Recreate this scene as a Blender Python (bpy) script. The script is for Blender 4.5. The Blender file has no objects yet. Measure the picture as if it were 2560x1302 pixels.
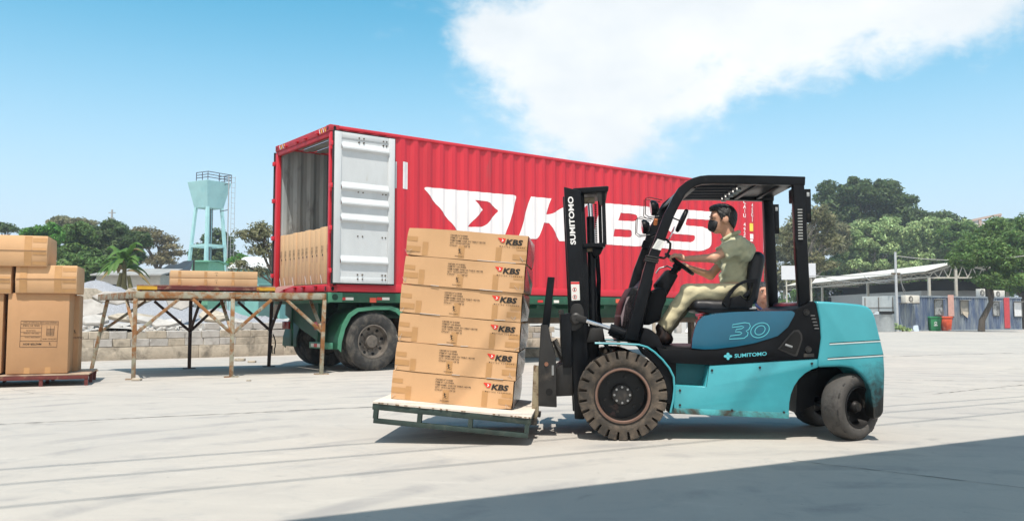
import bpy, bmesh, math, random
import numpy as np
from mathutils import Vector, Matrix
random.seed(7); RNG = np.random.default_rng(7)
S = bpy.context.scene
COL = S.collection
R = math.radians

# ------------------------------------------------------------------ camera, sky, sun
CH, CF, YH = 0.99, 2100.0, 786.0            # eye height (m), focal length and horizon row on a 2560 x 1302 frame
PITCH = math.atan((YH - 651) / CF)
cam = bpy.data.cameras.new('camera'); cam_o = bpy.data.objects.new('camera', cam); COL.objects.link(cam_o)
cam.sensor_width = 36; cam.lens = 36 * CF / 2560; cam.clip_start = .05; cam.clip_end = 3000
cam_o.location = (0, 0, CH); cam_o.rotation_euler = (math.pi / 2 + PITCH, 0, 0)
S.camera = cam_o

SUNV = Vector((-.015, -.42, 1)).normalized()     # towards the sun
ELEV = math.asin(SUNV.z)
sun = bpy.data.lights.new('sun', 'SUN'); sun.energy = 4.6; sun.angle = R(.53); sun.color = (1, .935, .845)
sun_o = bpy.data.objects.new('sun', sun); COL.objects.link(sun_o)
sun_o.rotation_euler = SUNV.to_track_quat('Z', 'Y').to_euler(); sun_o.location = (0, 0, 30)
S.view_settings.view_transform = 'Standard'; S.view_settings.look = 'None'
S.view_settings.exposure = .26; S.view_settings.gamma = 1; S.view_settings.use_curve_mapping = False
S.cycles.max_bounces = 8; S.cycles.transparent_max_bounces = 8; S.cycles.use_denoising = True
S.cycles.diffuse_bounces = 3; S.cycles.glossy_bounces = 3

W = bpy.data.worlds.new('World'); S.world = W; W.use_nodes = True
def build_world():
    nt = W.node_tree; N = nt.nodes; L = nt.links; N.clear()
    def n(t, **k):
        x = N.new(t)
        for a, b in k.items(): setattr(x, a, b)
        return x
    def math_(op, a, b=None, c=None, clamp=False):
        m = n('ShaderNodeMath', operation=op); m.use_clamp = clamp
        for i, v in enumerate((a, b, c)):
            if v is None: continue
            if isinstance(v, (int, float)): m.inputs[i].default_value = v
            else: L.new(v, m.inputs[i])
        return m.outputs[0]
    sky = n('ShaderNodeTexSky', sky_type='NISHITA'); sky.sun_disc = False
    sky.sun_elevation = ELEV; sky.sun_rotation = math.atan2(SUNV.x, SUNV.y)
    sky.air_density = 1.0; sky.dust_density = .6; sky.ozone_density = 2.2
    tc = n('ShaderNodeTexCoord'); sep = n('ShaderNodeSeparateXYZ'); dirv = n('ShaderNodeVectorMath', operation='NORMALIZE')
    L.new(tc.outputs['Generated'], dirv.inputs[0]); L.new(dirv.outputs[0], sep.inputs[0]); x, y, z = sep.outputs
    def noise(scale, detail, rough, off=(0, 0, 0), dist=0., squash=1.6):
        mp = n('ShaderNodeMapping'); mp.inputs['Location'].default_value = off; mp.inputs['Scale'].default_value = (1, 1, squash); L.new(dirv.outputs[0], mp.inputs[0])
        t = n('ShaderNodeTexNoise'); t.inputs['Scale'].default_value = scale; t.inputs['Detail'].default_value = detail
        t.inputs['Roughness'].default_value = rough; t.inputs['Distortion'].default_value = dist
        L.new(mp.outputs[0], t.inputs['Vector']); return t.outputs[0]
    big = noise(2.2, 2, .5, (3.1, 1.7, 0)); fine = noise(7.5, 10, .60, (2.4, .9, 5), .25); wisp = noise(22, 7, .62, (7, 2, 0), .5)
    # a bank of cumulus ahead to the right, others scattered by the noise over the rest of the sky
    def blob(c, rh, rv):
        s1 = n('ShaderNodeVectorMath', operation='SUBTRACT'); L.new(dirv.outputs[0], s1.inputs[0]); s1.inputs[1].default_value = c
        s2 = n('ShaderNodeVectorMath', operation='MULTIPLY'); L.new(s1.outputs[0], s2.inputs[0]); s2.inputs[1].default_value = (1 / rh, 1 / rh, 1 / rv)
        s3 = n('ShaderNodeVectorMath', operation='LENGTH'); L.new(s2.outputs[0], s3.inputs[0]); return math_('SUBTRACT', 1.0, s3.outputs['Value'])
    b1 = None
    for c, rh, rv in CL:
        q = blob(c, rh, rv); b1 = q if b1 is None else math_('SMOOTH_MAX', b1, q, .3)
    b1 = math_('MAXIMUM', b1, -.9)
    far = math_('SUBTRACT', math_('MULTIPLY', math_('SUBTRACT', big, .52), 5.0), math_('MULTIPLY', math_('ADD', y, .1), 2.2))
    shape = math_('MAXIMUM', math_('MULTIPLY', b1, 1.25), far)
    dens = math_('ADD', shape, math_('MULTIPLY', math_('SUBTRACT', fine, .50), 2.3))
    dens = math_('ADD', dens, math_('MULTIPLY', math_('SUBTRACT', wisp, .5), .55))
    mr = n('ShaderNodeMapRange', interpolation_type='SMOOTHERSTEP'); L.new(dens, mr.inputs[0])
    mr.inputs[1].default_value = -.28; mr.inputs[2].default_value = .66
    cloud = mr.outputs[0]
    # thin bright veil towards the horizon
    hz = n('ShaderNodeMapRange', interpolation_type='SMOOTHSTEP'); L.new(z, hz.inputs[0])
    hz.inputs[1].default_value = .40; hz.inputs[2].default_value = -.02; hz.inputs[3].default_value = 0; hz.inputs[4].default_value = .90
    veil = n('ShaderNodeMix', data_type='RGBA'); L.new(hz.outputs[0], veil.inputs[0])
    hs = n('ShaderNodeHueSaturation'); L.new(sky.outputs[0], hs.inputs['Color'])
    hs.inputs['Hue'].default_value = SKYH; hs.inputs['Saturation'].default_value = SKYS; hs.inputs['Value'].default_value = SKYV
    L.new(hs.outputs[0], veil.inputs[6]); veil.inputs[7].default_value = VEIL
    shade = n('ShaderNodeMapRange'); L.new(noise(5, 5, .55, (4, 4, 0)), shade.inputs[0])
    shade.inputs[1].default_value = .35; shade.inputs[2].default_value = .7
    cc = n('ShaderNodeMix', data_type='RGBA'); L.new(shade.outputs[0], cc.inputs[0])
    cc.inputs[6].default_value = CLA; cc.inputs[7].default_value = CLB
    mix = n('ShaderNodeMix', data_type='RGBA'); L.new(math_('MULTIPLY', cloud, .95), mix.inputs[0])
    L.new(veil.outputs[2], mix.inputs[6]); L.new(cc.outputs[2], mix.inputs[7])
    bg = n('ShaderNodeBackground'); bg.inputs['Strength'].default_value = .15; L.new(mix.outputs[2], bg.inputs[0])
    out = n('ShaderNodeOutputWorld'); L.new(bg.outputs[0], out.inputs[0])
SKYH, SKYS, SKYV = .465, 1.34, 1.08
VEIL = (4.1, 4.75, 5.7, 1)
CLA, CLB = (6.2, 6.25, 6.25, 1), (5.0, 5.3, 5.5, 1)
def _dir(px, py):
    v = Matrix.Rotation(PITCH, 3, 'X') @ Vector(((px - 1280) / CF, 1, (651 - py) / CF)); return tuple(v.normalized())
CL = [(_dir(1620, 70), .25, .085), (_dir(1560, 190), .16, .085), (_dir(1950, 60), .25, .075), (_dir(1490, 300), .085, .07), (_dir(2280, 20), .14, .05), (_dir(1230, 85), .06, .05), (_dir(1380, 110), .13, .085), (_dir(1750, -80), .24, .07)]
build_world()

# ------------------------------------------------------------------ pixel rays and frames
CR = Matrix.Rotation(PITCH, 3, 'X')
CAMP = Vector((0, 0, CH))
def ray(px, py):
    return CR @ Vector(((px - 1280) / CF, 1.0, (651 - py) / CF))
def at(px, py, Y):
    d = ray(px, py); return CAMP + d * (Y / d.y)
def gnd(px, py, z=0.):
    d = ray(px, py); return CAMP + d * ((z - CH) / d.z)
class Frame:
    """a thing's own axes: local x, y, z; pix() finds where a sight line meets the plane local y = v"""
    def __init__(s, o, yaw=0, tilt=0, roll=0):
        s.m = Matrix.Translation(Vector(o)) @ Matrix.Rotation(yaw, 4, 'Z') @ Matrix.Rotation(tilt, 4, 'Y') @ Matrix.Rotation(roll, 4, 'X')
        s.i = s.m.inverted()
    def pix(s, px, py, v=0.):
        o = s.i @ CAMP; d = s.i.to_3x3() @ ray(px, py); t = (v - o.y) / d.y
        p = o + d * t; return (p.x, p.z)
    def p3(s, px, py, v=0.):
        a = s.pix(px, py, v); return Vector((a[0], v, a[1]))
    def poly(s, pts, v=0.): return [s.pix(a, b, v) for a, b in pts]

# ------------------------------------------------------------------ objects
def tag(o, label=None, cat=None, group=None, kind=None):
    if label: o['label'] = label
    if cat: o['category'] = cat
    if group: o['group'] = group
    if kind: o['kind'] = kind
    return o
def thing(name, label, cat, mtx=None, group=None):
    o = bpy.data.objects.new(name, None); COL.objects.link(o); o.empty_display_size = .1
    if mtx is not None: o.matrix_world = mtx if isinstance(mtx, Matrix) else Matrix.Translation(Vector(mtx))
    return tag(o, label, cat, group)
def link(name, me, mat=None, parent=None):
    o = bpy.data.objects.new(name, me); COL.objects.link(o)
    if mat is not None:
        me.materials.clear(); me.materials.append(mat)
    if parent is not None: o.parent = parent
    return o
def clone(o, parent=None, loc=None, rotz=None):
    c = o.copy(); COL.objects.link(c); c.parent = parent
    if loc is not None: c.location = loc
    if rotz is not None: c.rotation_euler = (0, 0, rotz)
    for ch in o.children: clone(ch, c)
    return c

class MB:
    """collects faces; build() links them as one mesh object"""
    def __init__(s): s.v = []; s.f = []
    def add(s, vs, fs):
        b = len(s.v); s.v += [tuple(q) for q in vs]; s.f += [tuple(b + i for i in q) for q in fs]; return s
    def box(s, a, b, jit=0):
        x0, y0, z0 = a; x1, y1, z1 = b
        vs = [(x0, y0, z0), (x1, y0, z0), (x1, y1, z0), (x0, y1, z0), (x0, y0, z1), (x1, y0, z1), (x1, y1, z1), (x0, y1, z1)]
        if jit: vs = [tuple(c + random.uniform(-jit, jit) for c in q) for q in vs]
        return s.add(vs, [(0, 3, 2, 1), (4, 5, 6, 7), (0, 1, 5, 4), (1, 2, 6, 5), (2, 3, 7, 6), (3, 0, 4, 7)])
    def cbox(s, c, d, m=None):
        vs = []
        for sz in (-1, 1):
            for sx, sy in ((-1, -1), (1, -1), (1, 1), (-1, 1)):
                q = Vector((sx * d[0] / 2, sy * d[1] / 2, sz * d[2] / 2))
                if m is not None: q = m @ q
                vs.append(Vector(c) + q)
        return s.add(vs, [(0, 3, 2, 1), (4, 5, 6, 7), (0, 1, 5, 4), (1, 2, 6, 5), (2, 3, 7, 6), (3, 0, 4, 7)])
    def prism(s, poly, y0, y1, inset=0):
        """poly of (x, z) extruded along y"""
        n = len(poly); a = sum(poly[i][0] * poly[(i + 1) % n][1] - poly[(i + 1) % n][0] * poly[i][1] for i in range(n))
        if a < 0: poly = poly[::-1]
        vs = [(p[0], y0, p[1]) for p in poly] + [(p[0], y1, p[1]) for p in poly]
        fs = [tuple(range(n)), tuple(range(2 * n - 1, n - 1, -1))]
        fs += [(i, i + n, (i + 1) % n + n, (i + 1) % n) for i in range(n)]
        return s.add(vs, fs)
    def prismz(s, poly, z0, z1):
        n = len(poly); a = sum(poly[i][0] * poly[(i + 1) % n][1] - poly[(i + 1) % n][0] * poly[i][1] for i in range(n))
        if a < 0: poly = poly[::-1]
        vs = [(p[0], p[1], z0) for p in poly] + [(p[0], p[1], z1) for p in poly]
        fs = [tuple(range(n - 1, -1, -1)), tuple(range(n, 2 * n))]
        fs += [(i, (i + 1) % n, (i + 1) % n + n, i + n) for i in range(n)]
        return s.add(vs, fs)
    def tube(s, pts, r, n=8, closed=False, cap=True):
        pts = [Vector(p) for p in pts]; m = len(pts)
        rs = r if isinstance(r, (list, tuple)) else [r] * m
        up = None; base = len(s.v); ring = []
        for i, p in enumerate(pts):
            if closed: d = pts[(i + 1) % m] - pts[i - 1]
            else: d = pts[min(i + 1, m - 1)] - pts[max(i - 1, 0)]
            d.normalize()
            if up is None: up = Vector((0, 0, 1)) if abs(d.z) < .9 else Vector((1, 0, 0))
            a = d.cross(up)
            if a.length < 1e-4: a = d.cross(Vector((0, 1, 0)))
            a.normalize(); b = a.cross(d).normalized(); up = b
            ring.append([p + (a * math.cos(2 * math.pi * k / n) + b * math.sin(2 * math.pi * k / n)) * rs[i] for k in range(n)])
        vs = [q for rr in ring for q in rr]; fs = []
        for i in range(m if closed else m - 1):
            j = (i + 1) % m
            for k in range(n): fs.append((i * n + k, i * n + (k + 1) % n, j * n + (k + 1) % n, j * n + k))
        if cap and not closed:
            fs.append(tuple(range(n - 1, -1, -1))); fs.append(tuple((m - 1) * n + k for k in range(n)))
        return s.add(vs, fs)
    def bar(s, a, b, w, h, up=(0, 0, 1)):
        """rectangular bar from a to b, w across, h along up"""
        a = Vector(a); b = Vector(b); d = (b - a).normalized(); u = Vector(up); x = d.cross(u)
        if x.length < 1e-4: u = Vector((0, 1, 0)); x = d.cross(u)
        x.normalize(); u = x.cross(d).normalized(); vs = []
        for p in (a, b):
            for sx, su in ((-1, -1), (1, -1), (1, 1), (-1, 1)): vs.append(p + x * (sx * w / 2) + u * (su * h / 2))
        return s.add(vs, [(0, 1, 2, 3), (7, 6, 5, 4), (0, 4, 5, 1), (1, 5, 6, 2), (2, 6, 7, 3), (3, 7, 4, 0)])
    def lathe(s, prof, c, axis='y', n=32, closed=True):
        """prof of (r, t): radius and distance along the axis"""
        vs = []; fs = []; m = len(prof)
        for k in range(n):
            a = 2 * math.pi * k / n; ca, sa = math.cos(a), math.sin(a)
            for r_, t in prof:
                if axis == 'y': q = (c[0] + r_ * ca, c[1] + t, c[2] + r_ * sa)
                elif axis == 'z': q = (c[0] + r_ * ca, c[1] + r_ * sa, c[2] + t)
                else: q = (c[0] + t, c[1] + r_ * ca, c[2] + r_ * sa)
                vs.append(q)
        for k in range(n):
            j = (k + 1) % n
            for i in range(m if closed else m - 1):
                i2 = (i + 1) % m
                fs.append((k * m + i, k * m + i2, j * m + i2, j * m + i))
        return s.add(vs, fs)
    def xf(s, m, start=0):
        s.v = s.v[:start] + [tuple(m @ Vector(q)) for q in s.v[start:]]; return s
    def mesh(s, name='m', bevel=0, seg=2, smooth=35, fix=True):
        me = bpy.data.meshes.new(name); me.from_pydata(s.v, [], s.f); me.update()
        if bevel or fix:
            bm = bmesh.new(); bm.from_mesh(me)
            if fix: bmesh.ops.recalc_face_normals(bm, faces=bm.faces)
            if bevel:
                ed = [e for e in bm.edges if len(e.link_faces) == 2 and e.calc_face_angle(0) > R(25)]
                bmesh.ops.bevel(bm, geom=ed, offset=bevel, segments=seg, affect='EDGES', profile=.5, clamp_overlap=True)
            bm.to_mesh(me); bm.free()
        if smooth:
            me.shade_smooth(); me.set_sharp_from_angle(angle=R(smooth))
        return me
    def build(s, name, mat, parent=None, bevel=0, seg=2, smooth=35, fix=True):
        return link(name, s.mesh(name, bevel, seg, smooth, fix), mat, parent)

def grid_mesh(V, F, smooth=True):
    """fast mesh from numpy verts (n,3) and faces (m,k)"""
    me = bpy.data.meshes.new('g'); n, m, k = len(V), len(F), F.shape[1]
    me.vertices.add(n); me.vertices.foreach_set('co', np.asarray(V, np.float32).ravel())
    me.loops.add(m * k); me.loops.foreach_set('vertex_index', F.astype(np.int32).ravel())
    me.polygons.add(m); me.polygons.foreach_set('loop_start', np.arange(0, m * k, k, dtype=np.int32))
    me.update(calc_edges=True)
    if smooth: me.shade_smooth()
    return me

def fill_poly(loops, hollow=True):
    """flat triangulated faces from outline loops of (x, z): (verts2d, tris); inner loops cut holes"""
    from mathutils.geometry import delaunay_2d_cdt
    vs = []; es = []
    for lp in loops:
        b = len(vs); vs += [Vector((p[0], p[1])) for p in lp]; es += [(b + i, b + (i + 1) % len(lp)) for i in range(len(lp))]
    rv, re, rf, *_ = delaunay_2d_cdt(vs, es, [], 0, 1e-6)
    def inside(p):
        c = False
        for lp in loops:
            n = len(lp)
            for i in range(n):
                (x0, y0), (x1, y1) = lp[i], lp[(i + 1) % n]
                if (y0 > p[1]) != (y1 > p[1]) and p[0] < (x1 - x0) * (p[1] - y0) / (y1 - y0) + x0: c = not c
        return c
    out = []
    for f in rf:
        cxy = (sum(rv[i].x for i in f) / len(f), sum(rv[i].y for i in f) / len(f))
        if inside(cxy): out.append(tuple(f))
    return [(q.x, q.y) for q in rv], out

def text_flat(body, size=1, bold=0., sx=1., align='LEFT', shear=0., space=1.):
    """letters as flat faces: verts (x, y), faces"""
    cu = bpy.data.curves.new('t', 'FONT'); cu.body = body; cu.size = size; cu.align_x = align; cu.offset = bold * size
    cu.fill_mode = 'FRONT'; cu.resolution_u = 3; cu.shear = shear; cu.space_character = space
    o = bpy.data.objects.new('t', cu); COL.objects.link(o)
    dg = bpy.context.evaluated_depsgraph_get(); dg.update()
    me = o.evaluated_get(dg).to_mesh()
    vs = [(v.co.x * sx, v.co.y) for v in me.vertices]; fs = [tuple(p.vertices) for p in me.polygons]
    bpy.data.objects.remove(o); bpy.data.curves.remove(cu)
    return vs, fs

# ------------------------------------------------------------------ materials
MATS = {}
def M(name, col, rough=.6, metal=0., var=.12, scale=5., col2=None, r2=(.52, .66), scale2=3., det2=6., bump=0., bscale=60., spec=.5, stretch=(1, 1, 1), coat=0., col3=None, r3=(.6, .7), scale3=12., island=0., trans=0., dist2=.4, sheen=0., world=False, zone=None):
    if name in MATS: return MATS[name]
    m = bpy.data.materials.new(name); MATS[name] = m; m.use_nodes = True
    nt = m.node_tree; N = nt.nodes; L = nt.links; N.clear()
    out = N.new('ShaderNodeOutputMaterial'); b = N.new('ShaderNodeBsdfPrincipled')
    b.inputs['Roughness'].default_value = rough; b.inputs['Metallic'].default_value = metal
    b.inputs['Specular IOR Level'].default_value = spec; b.inputs['Coat Weight'].default_value = coat
    b.inputs['Coat Roughness'].default_value = .12
    if sheen: b.inputs['Sheen Weight'].default_value = sheen
    tc = N.new('ShaderNodeTexCoord'); mp = N.new('ShaderNodeMapping'); mp.inputs['Scale'].default_value = stretch
    if world:
        ge = N.new('ShaderNodeNewGeometry'); L.new(ge.outputs['Position'], mp.inputs[0])
    else: L.new(tc.outputs['Object'], mp.inputs[0])
    def noise(sc, det=5., rough_=.6, dist=0.):
        t = N.new('ShaderNodeTexNoise'); t.inputs['Scale'].default_value = sc; t.inputs['Detail'].default_value = det
        t.inputs['Roughness'].default_value = rough_; t.inputs['Distortion'].default_value = dist
        L.new(mp.outputs[0], t.inputs['Vector']); return t.outputs[0]
    def ramp(src, lo, hi, a=0., c=1.):
        r_ = N.new('ShaderNodeMapRange'); L.new(src, r_.inputs[0]); r_.inputs[1].default_value = lo; r_.inputs[2].default_value = hi
        r_.inputs[3].default_value = a; r_.inputs[4].default_value = c; return r_.outputs[0]
    def mixc(f, a, c):
        x = N.new('ShaderNodeMix'); x.data_type = 'RGBA'; L.new(f, x.inputs[0])
        for i, q in ((6, a), (7, c)):
            if isinstance(q, tuple): x.inputs[i].default_value = (q + (1,))[:4]
            else: L.new(q, x.inputs[i])
        return x.outputs[2]
    c = tuple(col)
    if col2 is not None: c = mixc(ramp(noise(scale2, det2, .65, dist2), *r2), c, tuple(col2))
    if col3 is not None: c = mixc(ramp(noise(scale3, 7, .7, .5), *r3), c, tuple(col3))
    if zone is not None:                                  # grime gathered along one direction, broken up by noise
        (zx, zy, zz, lo, hi, zc, amp) = zone; dp = N.new('ShaderNodeVectorMath'); dp.operation = 'DOT_PRODUCT'; L.new(tc.outputs['Object'], dp.inputs[0]); dp.inputs[1].default_value = (zx, zy, zz)
        ma = N.new('ShaderNodeMath'); ma.operation = 'MULTIPLY_ADD'; L.new(noise(9, 8, .7, .6), ma.inputs[0]); ma.inputs[1].default_value = amp; L.new(dp.outputs['Value'], ma.inputs[2])
        c = mixc(ramp(ma.outputs[0], lo + amp * .5, hi + amp * .5), c, tuple(zc))
    if var or island:
        hsv = N.new('ShaderNodeHueSaturation')
        if isinstance(c, tuple): hsv.inputs['Color'].default_value = c + (1,)
        else: L.new(c, hsv.inputs['Color'])
        val = ramp(noise(scale, 6, .6), .28, .72, 1 - var, 1 + var)
        if island:
            g = N.new('ShaderNodeNewGeometry'); v2 = ramp(g.outputs['Random Per Island'], 0, 1, 1 - island, 1 + island)
            mm = N.new('ShaderNodeMath'); mm.operation = 'MULTIPLY'; L.new(val, mm.inputs[0]); L.new(v2, mm.inputs[1]); val = mm.outputs[0]
            w = N.new('ShaderNodeMath'); w.operation = 'FRACT'; w2 = N.new('ShaderNodeMath'); w2.operation = 'MULTIPLY'; w2.inputs[1].default_value = 7.31
            L.new(g.outputs['Random Per Island'], w2.inputs[0]); L.new(w2.outputs[0], w.inputs[0])
            L.new(ramp(w.outputs[0], 0, 1, .5 - island * .05, .5 + island * .035), hsv.inputs['Hue'])
        L.new(val, hsv.inputs['Value']); c = hsv.outputs[0]
    if isinstance(c, tuple): b.inputs['Base Color'].default_value = c + (1,)
    else: L.new(c, b.inputs['Base Color'])
    if bump:
        bp = N.new('ShaderNodeBump'); bp.inputs['Strength'].default_value = bump; bp.inputs['Distance'].default_value = .02
        L.new(noise(bscale, 4, .6), bp.inputs['Height']); L.new(bp.outputs[0], b.inputs['Normal'])
    if trans:
        t = N.new('ShaderNodeBsdfTranslucent'); mx = N.new('ShaderNodeMixShader'); mx.inputs[0].default_value = trans
        if isinstance(c, tuple): t.inputs[0].default_value = c + (1,)
        else: L.new(c, t.inputs[0])
        L.new(b.outputs[0], mx.inputs[1]); L.new(t.outputs[0], mx.inputs[2]); L.new(mx.outputs[0], out.inputs[0])
    else: L.new(b.outputs[0], out.inputs[0])
    return m
# ------------------------------------------------------------------ shared paints
RED = M('container_red', (.57, .018, .036), .5, var=.10, scale=1.2, col2=(.48, .015, .029), r2=(.50, .8), scale2=.9, coat=.1, bump=.05, bscale=8, world=True, stretch=(1.3, 1.3, .22), col3=(.40, .05, .055), r3=(.60, .78), scale3=5)
REDOLD = M('container_red_worn', (.40, .018, .03), .6, var=.2, scale=4, col2=(.30, .10, .09), r2=(.62, .75), scale2=9)
BONE = M('decal_white', (.84, .80, .80), .5, var=.05, scale=2)
WHITE = M('white_paint', (.82, .82, .80), .5, var=.05)
INNER = M('container_inside', (.33, .37, .385), .6, var=.2, scale=2, col2=(.15, .16, .16), r2=(.55, .72), scale2=3.5, stretch=(1, 1, .35))
DOORW = M('door_white', (.55, .575, .585), .5, var=.08, scale=3, col2=(.42, .41, .36), r2=(.63, .82), scale2=7, stretch=(1, 1, .4))
BLACK = M('black_rubber', (.012, .012, .013), .7, var=.2)
DARK = M('black_void', (.004, .004, .004), .9, var=0)
STEEL = M('bare_steel', (.42, .42, .41), .35, .9, var=.15)
GREEN = M('trailer_green', (.012, .085, .044), .5, var=.25, scale=3, col2=(.08, .10, .07), r2=(.60, .75), scale2=6)
GREENL = M('trailer_green_light', (.055, .22, .13), .45, var=.2, scale=4, col2=(.25, .28, .22), r2=(.66, .78), scale2=11)
BROWN = M('rusty_beam', (.07, .05, .03), .8, var=.3, scale=6, col2=(.14, .08, .04), r2=(.5, .7))
TYRE = M('tyre_rubber', (.030, .029, .028), .85, var=.3, scale=9, col2=(.13, .115, .095), r2=(.46, .72), scale2=5, bump=.3, bscale=120)
TYRE2 = M('tyre_rubber_dusty', (.046, .039, .032), .85, var=.25, scale=14, col2=(.17, .13, .095), r2=(.42, .75), scale2=9, bump=.35, bscale=140)
RIM = M('dirty_rim', (.15, .13, .11), .6, .3, var=.3, scale=8, col2=(.05, .045, .04), r2=(.5, .7), scale2=6)
REFR = M('reflector_red', (.62, .02, .02), .3, var=.1); REFW = M('reflector_white', (.75, .73, .66), .4, var=.1)
YELLOW = M('stripe_yellow', (.80, .62, .08), .5, var=.1)
def card(name, c=(.53, .335, .165), v=.07): return M(name, c, .8, var=v, scale=2.2, bump=.06, bscale=160, spec=.2, col2=tuple(x * .88 for x in c), r2=(.5, .8), scale2=1.5)
KRAFT = card('kraft_carton', (.60, .365, .195)); KRAFT2 = card('kraft_carton_pale', (.60, .40, .23)); KRAFT3 = card('kraft_carton_brown', (.45, .26, .135))
TAPE = M('brown_tape', (.48, .265, .11), .3, var=.08, scale=9, spec=.5)
INK = M('black_ink', (.018, .016, .014), .7, var=0); INKR = M('red_ink', (.72, .035, .02), .6, var=0); INKW = M('white_ink', (.8, .78, .74), .6, var=0)
FILM = M('clear_wrap', (.60, .58, .55), .15, var=.1)

# ------------------------------------------------------------------ the ground
def build_ground():
    m = bpy.data.materials.new('concrete_yard'); m.use_nodes = True; nt = m.node_tree; N = nt.nodes; L = nt.links; N.clear()
    out = N.new('ShaderNodeOutputMaterial'); b = N.new('ShaderNodeBsdfPrincipled'); b.inputs['Roughness'].default_value = .9
    b.inputs['Specular IOR Level'].default_value = .15
    ge = N.new('ShaderNodeNewGeometry')
    def mp(scale, rot=0):
        q = N.new('ShaderNodeMapping'); q.inputs['Scale'].default_value = scale; q.inputs['Rotation'].default_value = (0, 0, rot)
        L.new(ge.outputs['Position'], q.inputs[0]); return q.outputs[0]
    def noise(v, s, d=6, r_=.6, dist=0):
        t = N.new('ShaderNodeTexNoise'); t.inputs['Scale'].default_value = s; t.inputs['Detail'].default_value = d
        t.inputs['Roughness'].default_value = r_; t.inputs['Distortion'].default_value = dist; L.new(v, t.inputs['Vector']); return t.outputs[0]
    def ramp(src, lo, hi, a=0., c=1.):
        q = N.new('ShaderNodeMapRange'); L.new(src, q.inputs[0])
        for i, v in enumerate((lo, hi, a, c)): q.inputs[i + 1].default_value = v
        return q.outputs[0]
    def mix(f, a, c, mode='MIX'):
        q = N.new('ShaderNodeMix'); q.data_type = 'RGBA'; q.blend_type = mode
        if isinstance(f, float): q.inputs[0].default_value = f
        else: L.new(f, q.inputs[0])
        for i, v in ((6, a), (7, c)):
            if isinstance(v, tuple): q.inputs[i].default_value = v + (1,)
            else: L.new(v, q.inputs[i])
        return q.outputs[2]
    base = mp((1, 1, 1)); along = mp((.28, 1.3, 1), R(-26)); cross = mp((.5, 1.2, 1), R(20))
    c = mix(ramp(noise(base, .35, 4), .35, .7), (.465, .43, .38), (.395, .37, .34))
    c = mix(ramp(noise(along, 1.4, 8, .65, .4), .48, .82, 0, .42), c, (.33, .31, .285))         # long drag marks
    c = mix(ramp(noise(cross, 2.6, 9, .7, 1.2), .54, .74, 0, .55), c, (.54, .505, .45))           # pale worn skin
    c = mix(ramp(noise(base, 3.2, 9, .72, .8), .52, .70, 0, .55), c, (.33, .32, .305))
    c = mix(ramp(noise(base, 16, 9, .75), .62, .70, 0, .75), c, (.17, .16, .15))                   # small spots
    c = mix(ramp(noise(base, 1.1, 6, .6, 1.5), .63, .72, 0, .6), c, (.24, .23, .215))            # oil stains
    c = mix(ramp(noise(base, 60, 3, .6), .3, .7, 0, .25), c, (.36, .35, .34))
    # curved tyre scuffs
    wv = N.new('ShaderNodeTexWave'); wv.wave_type = 'RINGS'; wv.rings_direction = 'Z'; wv.inputs['Scale'].default_value = .55
    wv.inputs['Distortion'].default_value = 2.2; wv.inputs['Detail'].default_value = 3; wv.inputs['Detail Scale'].default_value = .5
    q = N.new('ShaderNodeMapping'); q.inputs['Location'].default_value = (-2.2, -2.4, 0); L.new(ge.outputs['Position'], q.inputs[0]); L.new(q.outputs[0], wv.inputs[0])
    sc = N.new('ShaderNodeMath'); sc.operation = 'MULTIPLY'; L.new(ramp(wv.outputs['Fac'], .60, .92, 0, .55), sc.inputs[0]); L.new(ramp(noise(base, .9, 6, .65, .8), .46, .64), sc.inputs[1])
    c = mix(sc.outputs[0], c, (.24, .235, .235))
    # hairline cracks
    vo = N.new('ShaderNodeTexVoronoi'); vo.feature = 'DISTANCE_TO_EDGE'; vo.inputs['Scale'].default_value = .30
    w = N.new('ShaderNodeMix'); w.data_type = 'RGBA'; w.inputs[0].default_value = .2; L.new(base, w.inputs[6])
    t = N.new('ShaderNodeTexNoise'); t.inputs['Scale'].default_value = 1.7; t.inputs['Detail'].default_value = 6; L.new(base, t.inputs['Vector'])
    L.new(t.outputs['Color'], w.inputs[7]); L.new(w.outputs[2], vo.inputs['Vector'])
    cr = N.new('ShaderNodeMath'); cr.operation = 'MULTIPLY'; L.new(ramp(vo.outputs['Distance'], .0, .0035, .7, 0), cr.inputs[0]); L.new(ramp(noise(base, .25, 3), .5, .62), cr.inputs[1])
    c = mix(cr.outputs[0], c, (.10, .095, .09))
    L.new(c, b.inputs['Base Color'])
    bp = N.new('ShaderNodeBump'); bp.inputs['Strength'].default_value = .25; bp.inputs['Distance'].default_value = .01
    L.new(noise(base, 45, 6, .7), bp.inputs['Height']); L.new(bp.outputs[0], b.inputs['Normal'])
    L.new(b.outputs[0], out.inputs[0])
    g = MB().add([(-900, -300, 0), (900, -300, 0), (900, 1500, 0), (-900, 1500, 0)], [(0, 1, 2, 3)]).build('ground', m, smooth=0)
    tag(g, 'pale sunlit concrete yard with stains and cracks', None, None, 'structure')
    # a broken expansion joint and a few long cracks
    jm = M('joint_dirt', (.10, .095, .085), .95, var=.3, scale=30)
    def crack(a, b_, w0, wob, seed):
        rr = random.Random(seed); a = gnd(*a); b_ = gnd(*b_); d = (b_ - a); n_ = int(d.length / .06); s = Vector((-d.y, d.x, 0)).normalized(); mb = MB(); off = 0; L_ = []; Rr = []
        for i in range(n_ + 1):
            off += rr.uniform(-wob, wob); off *= .97; ww = w0 * rr.uniform(.15, 1.4); p = a + d * (i / n_) + s * off
            L_.append(p + s * ww + Vector((0, 0, .004))); Rr.append(p - s * ww + Vector((0, 0, .004)))
        mb.add(L_ + Rr, [(i, i + 1, n_ + 2 + i, n_ + 1 + i) for i in range(n_)])
        mb.build('crack', jm, g, smooth=0)
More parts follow.
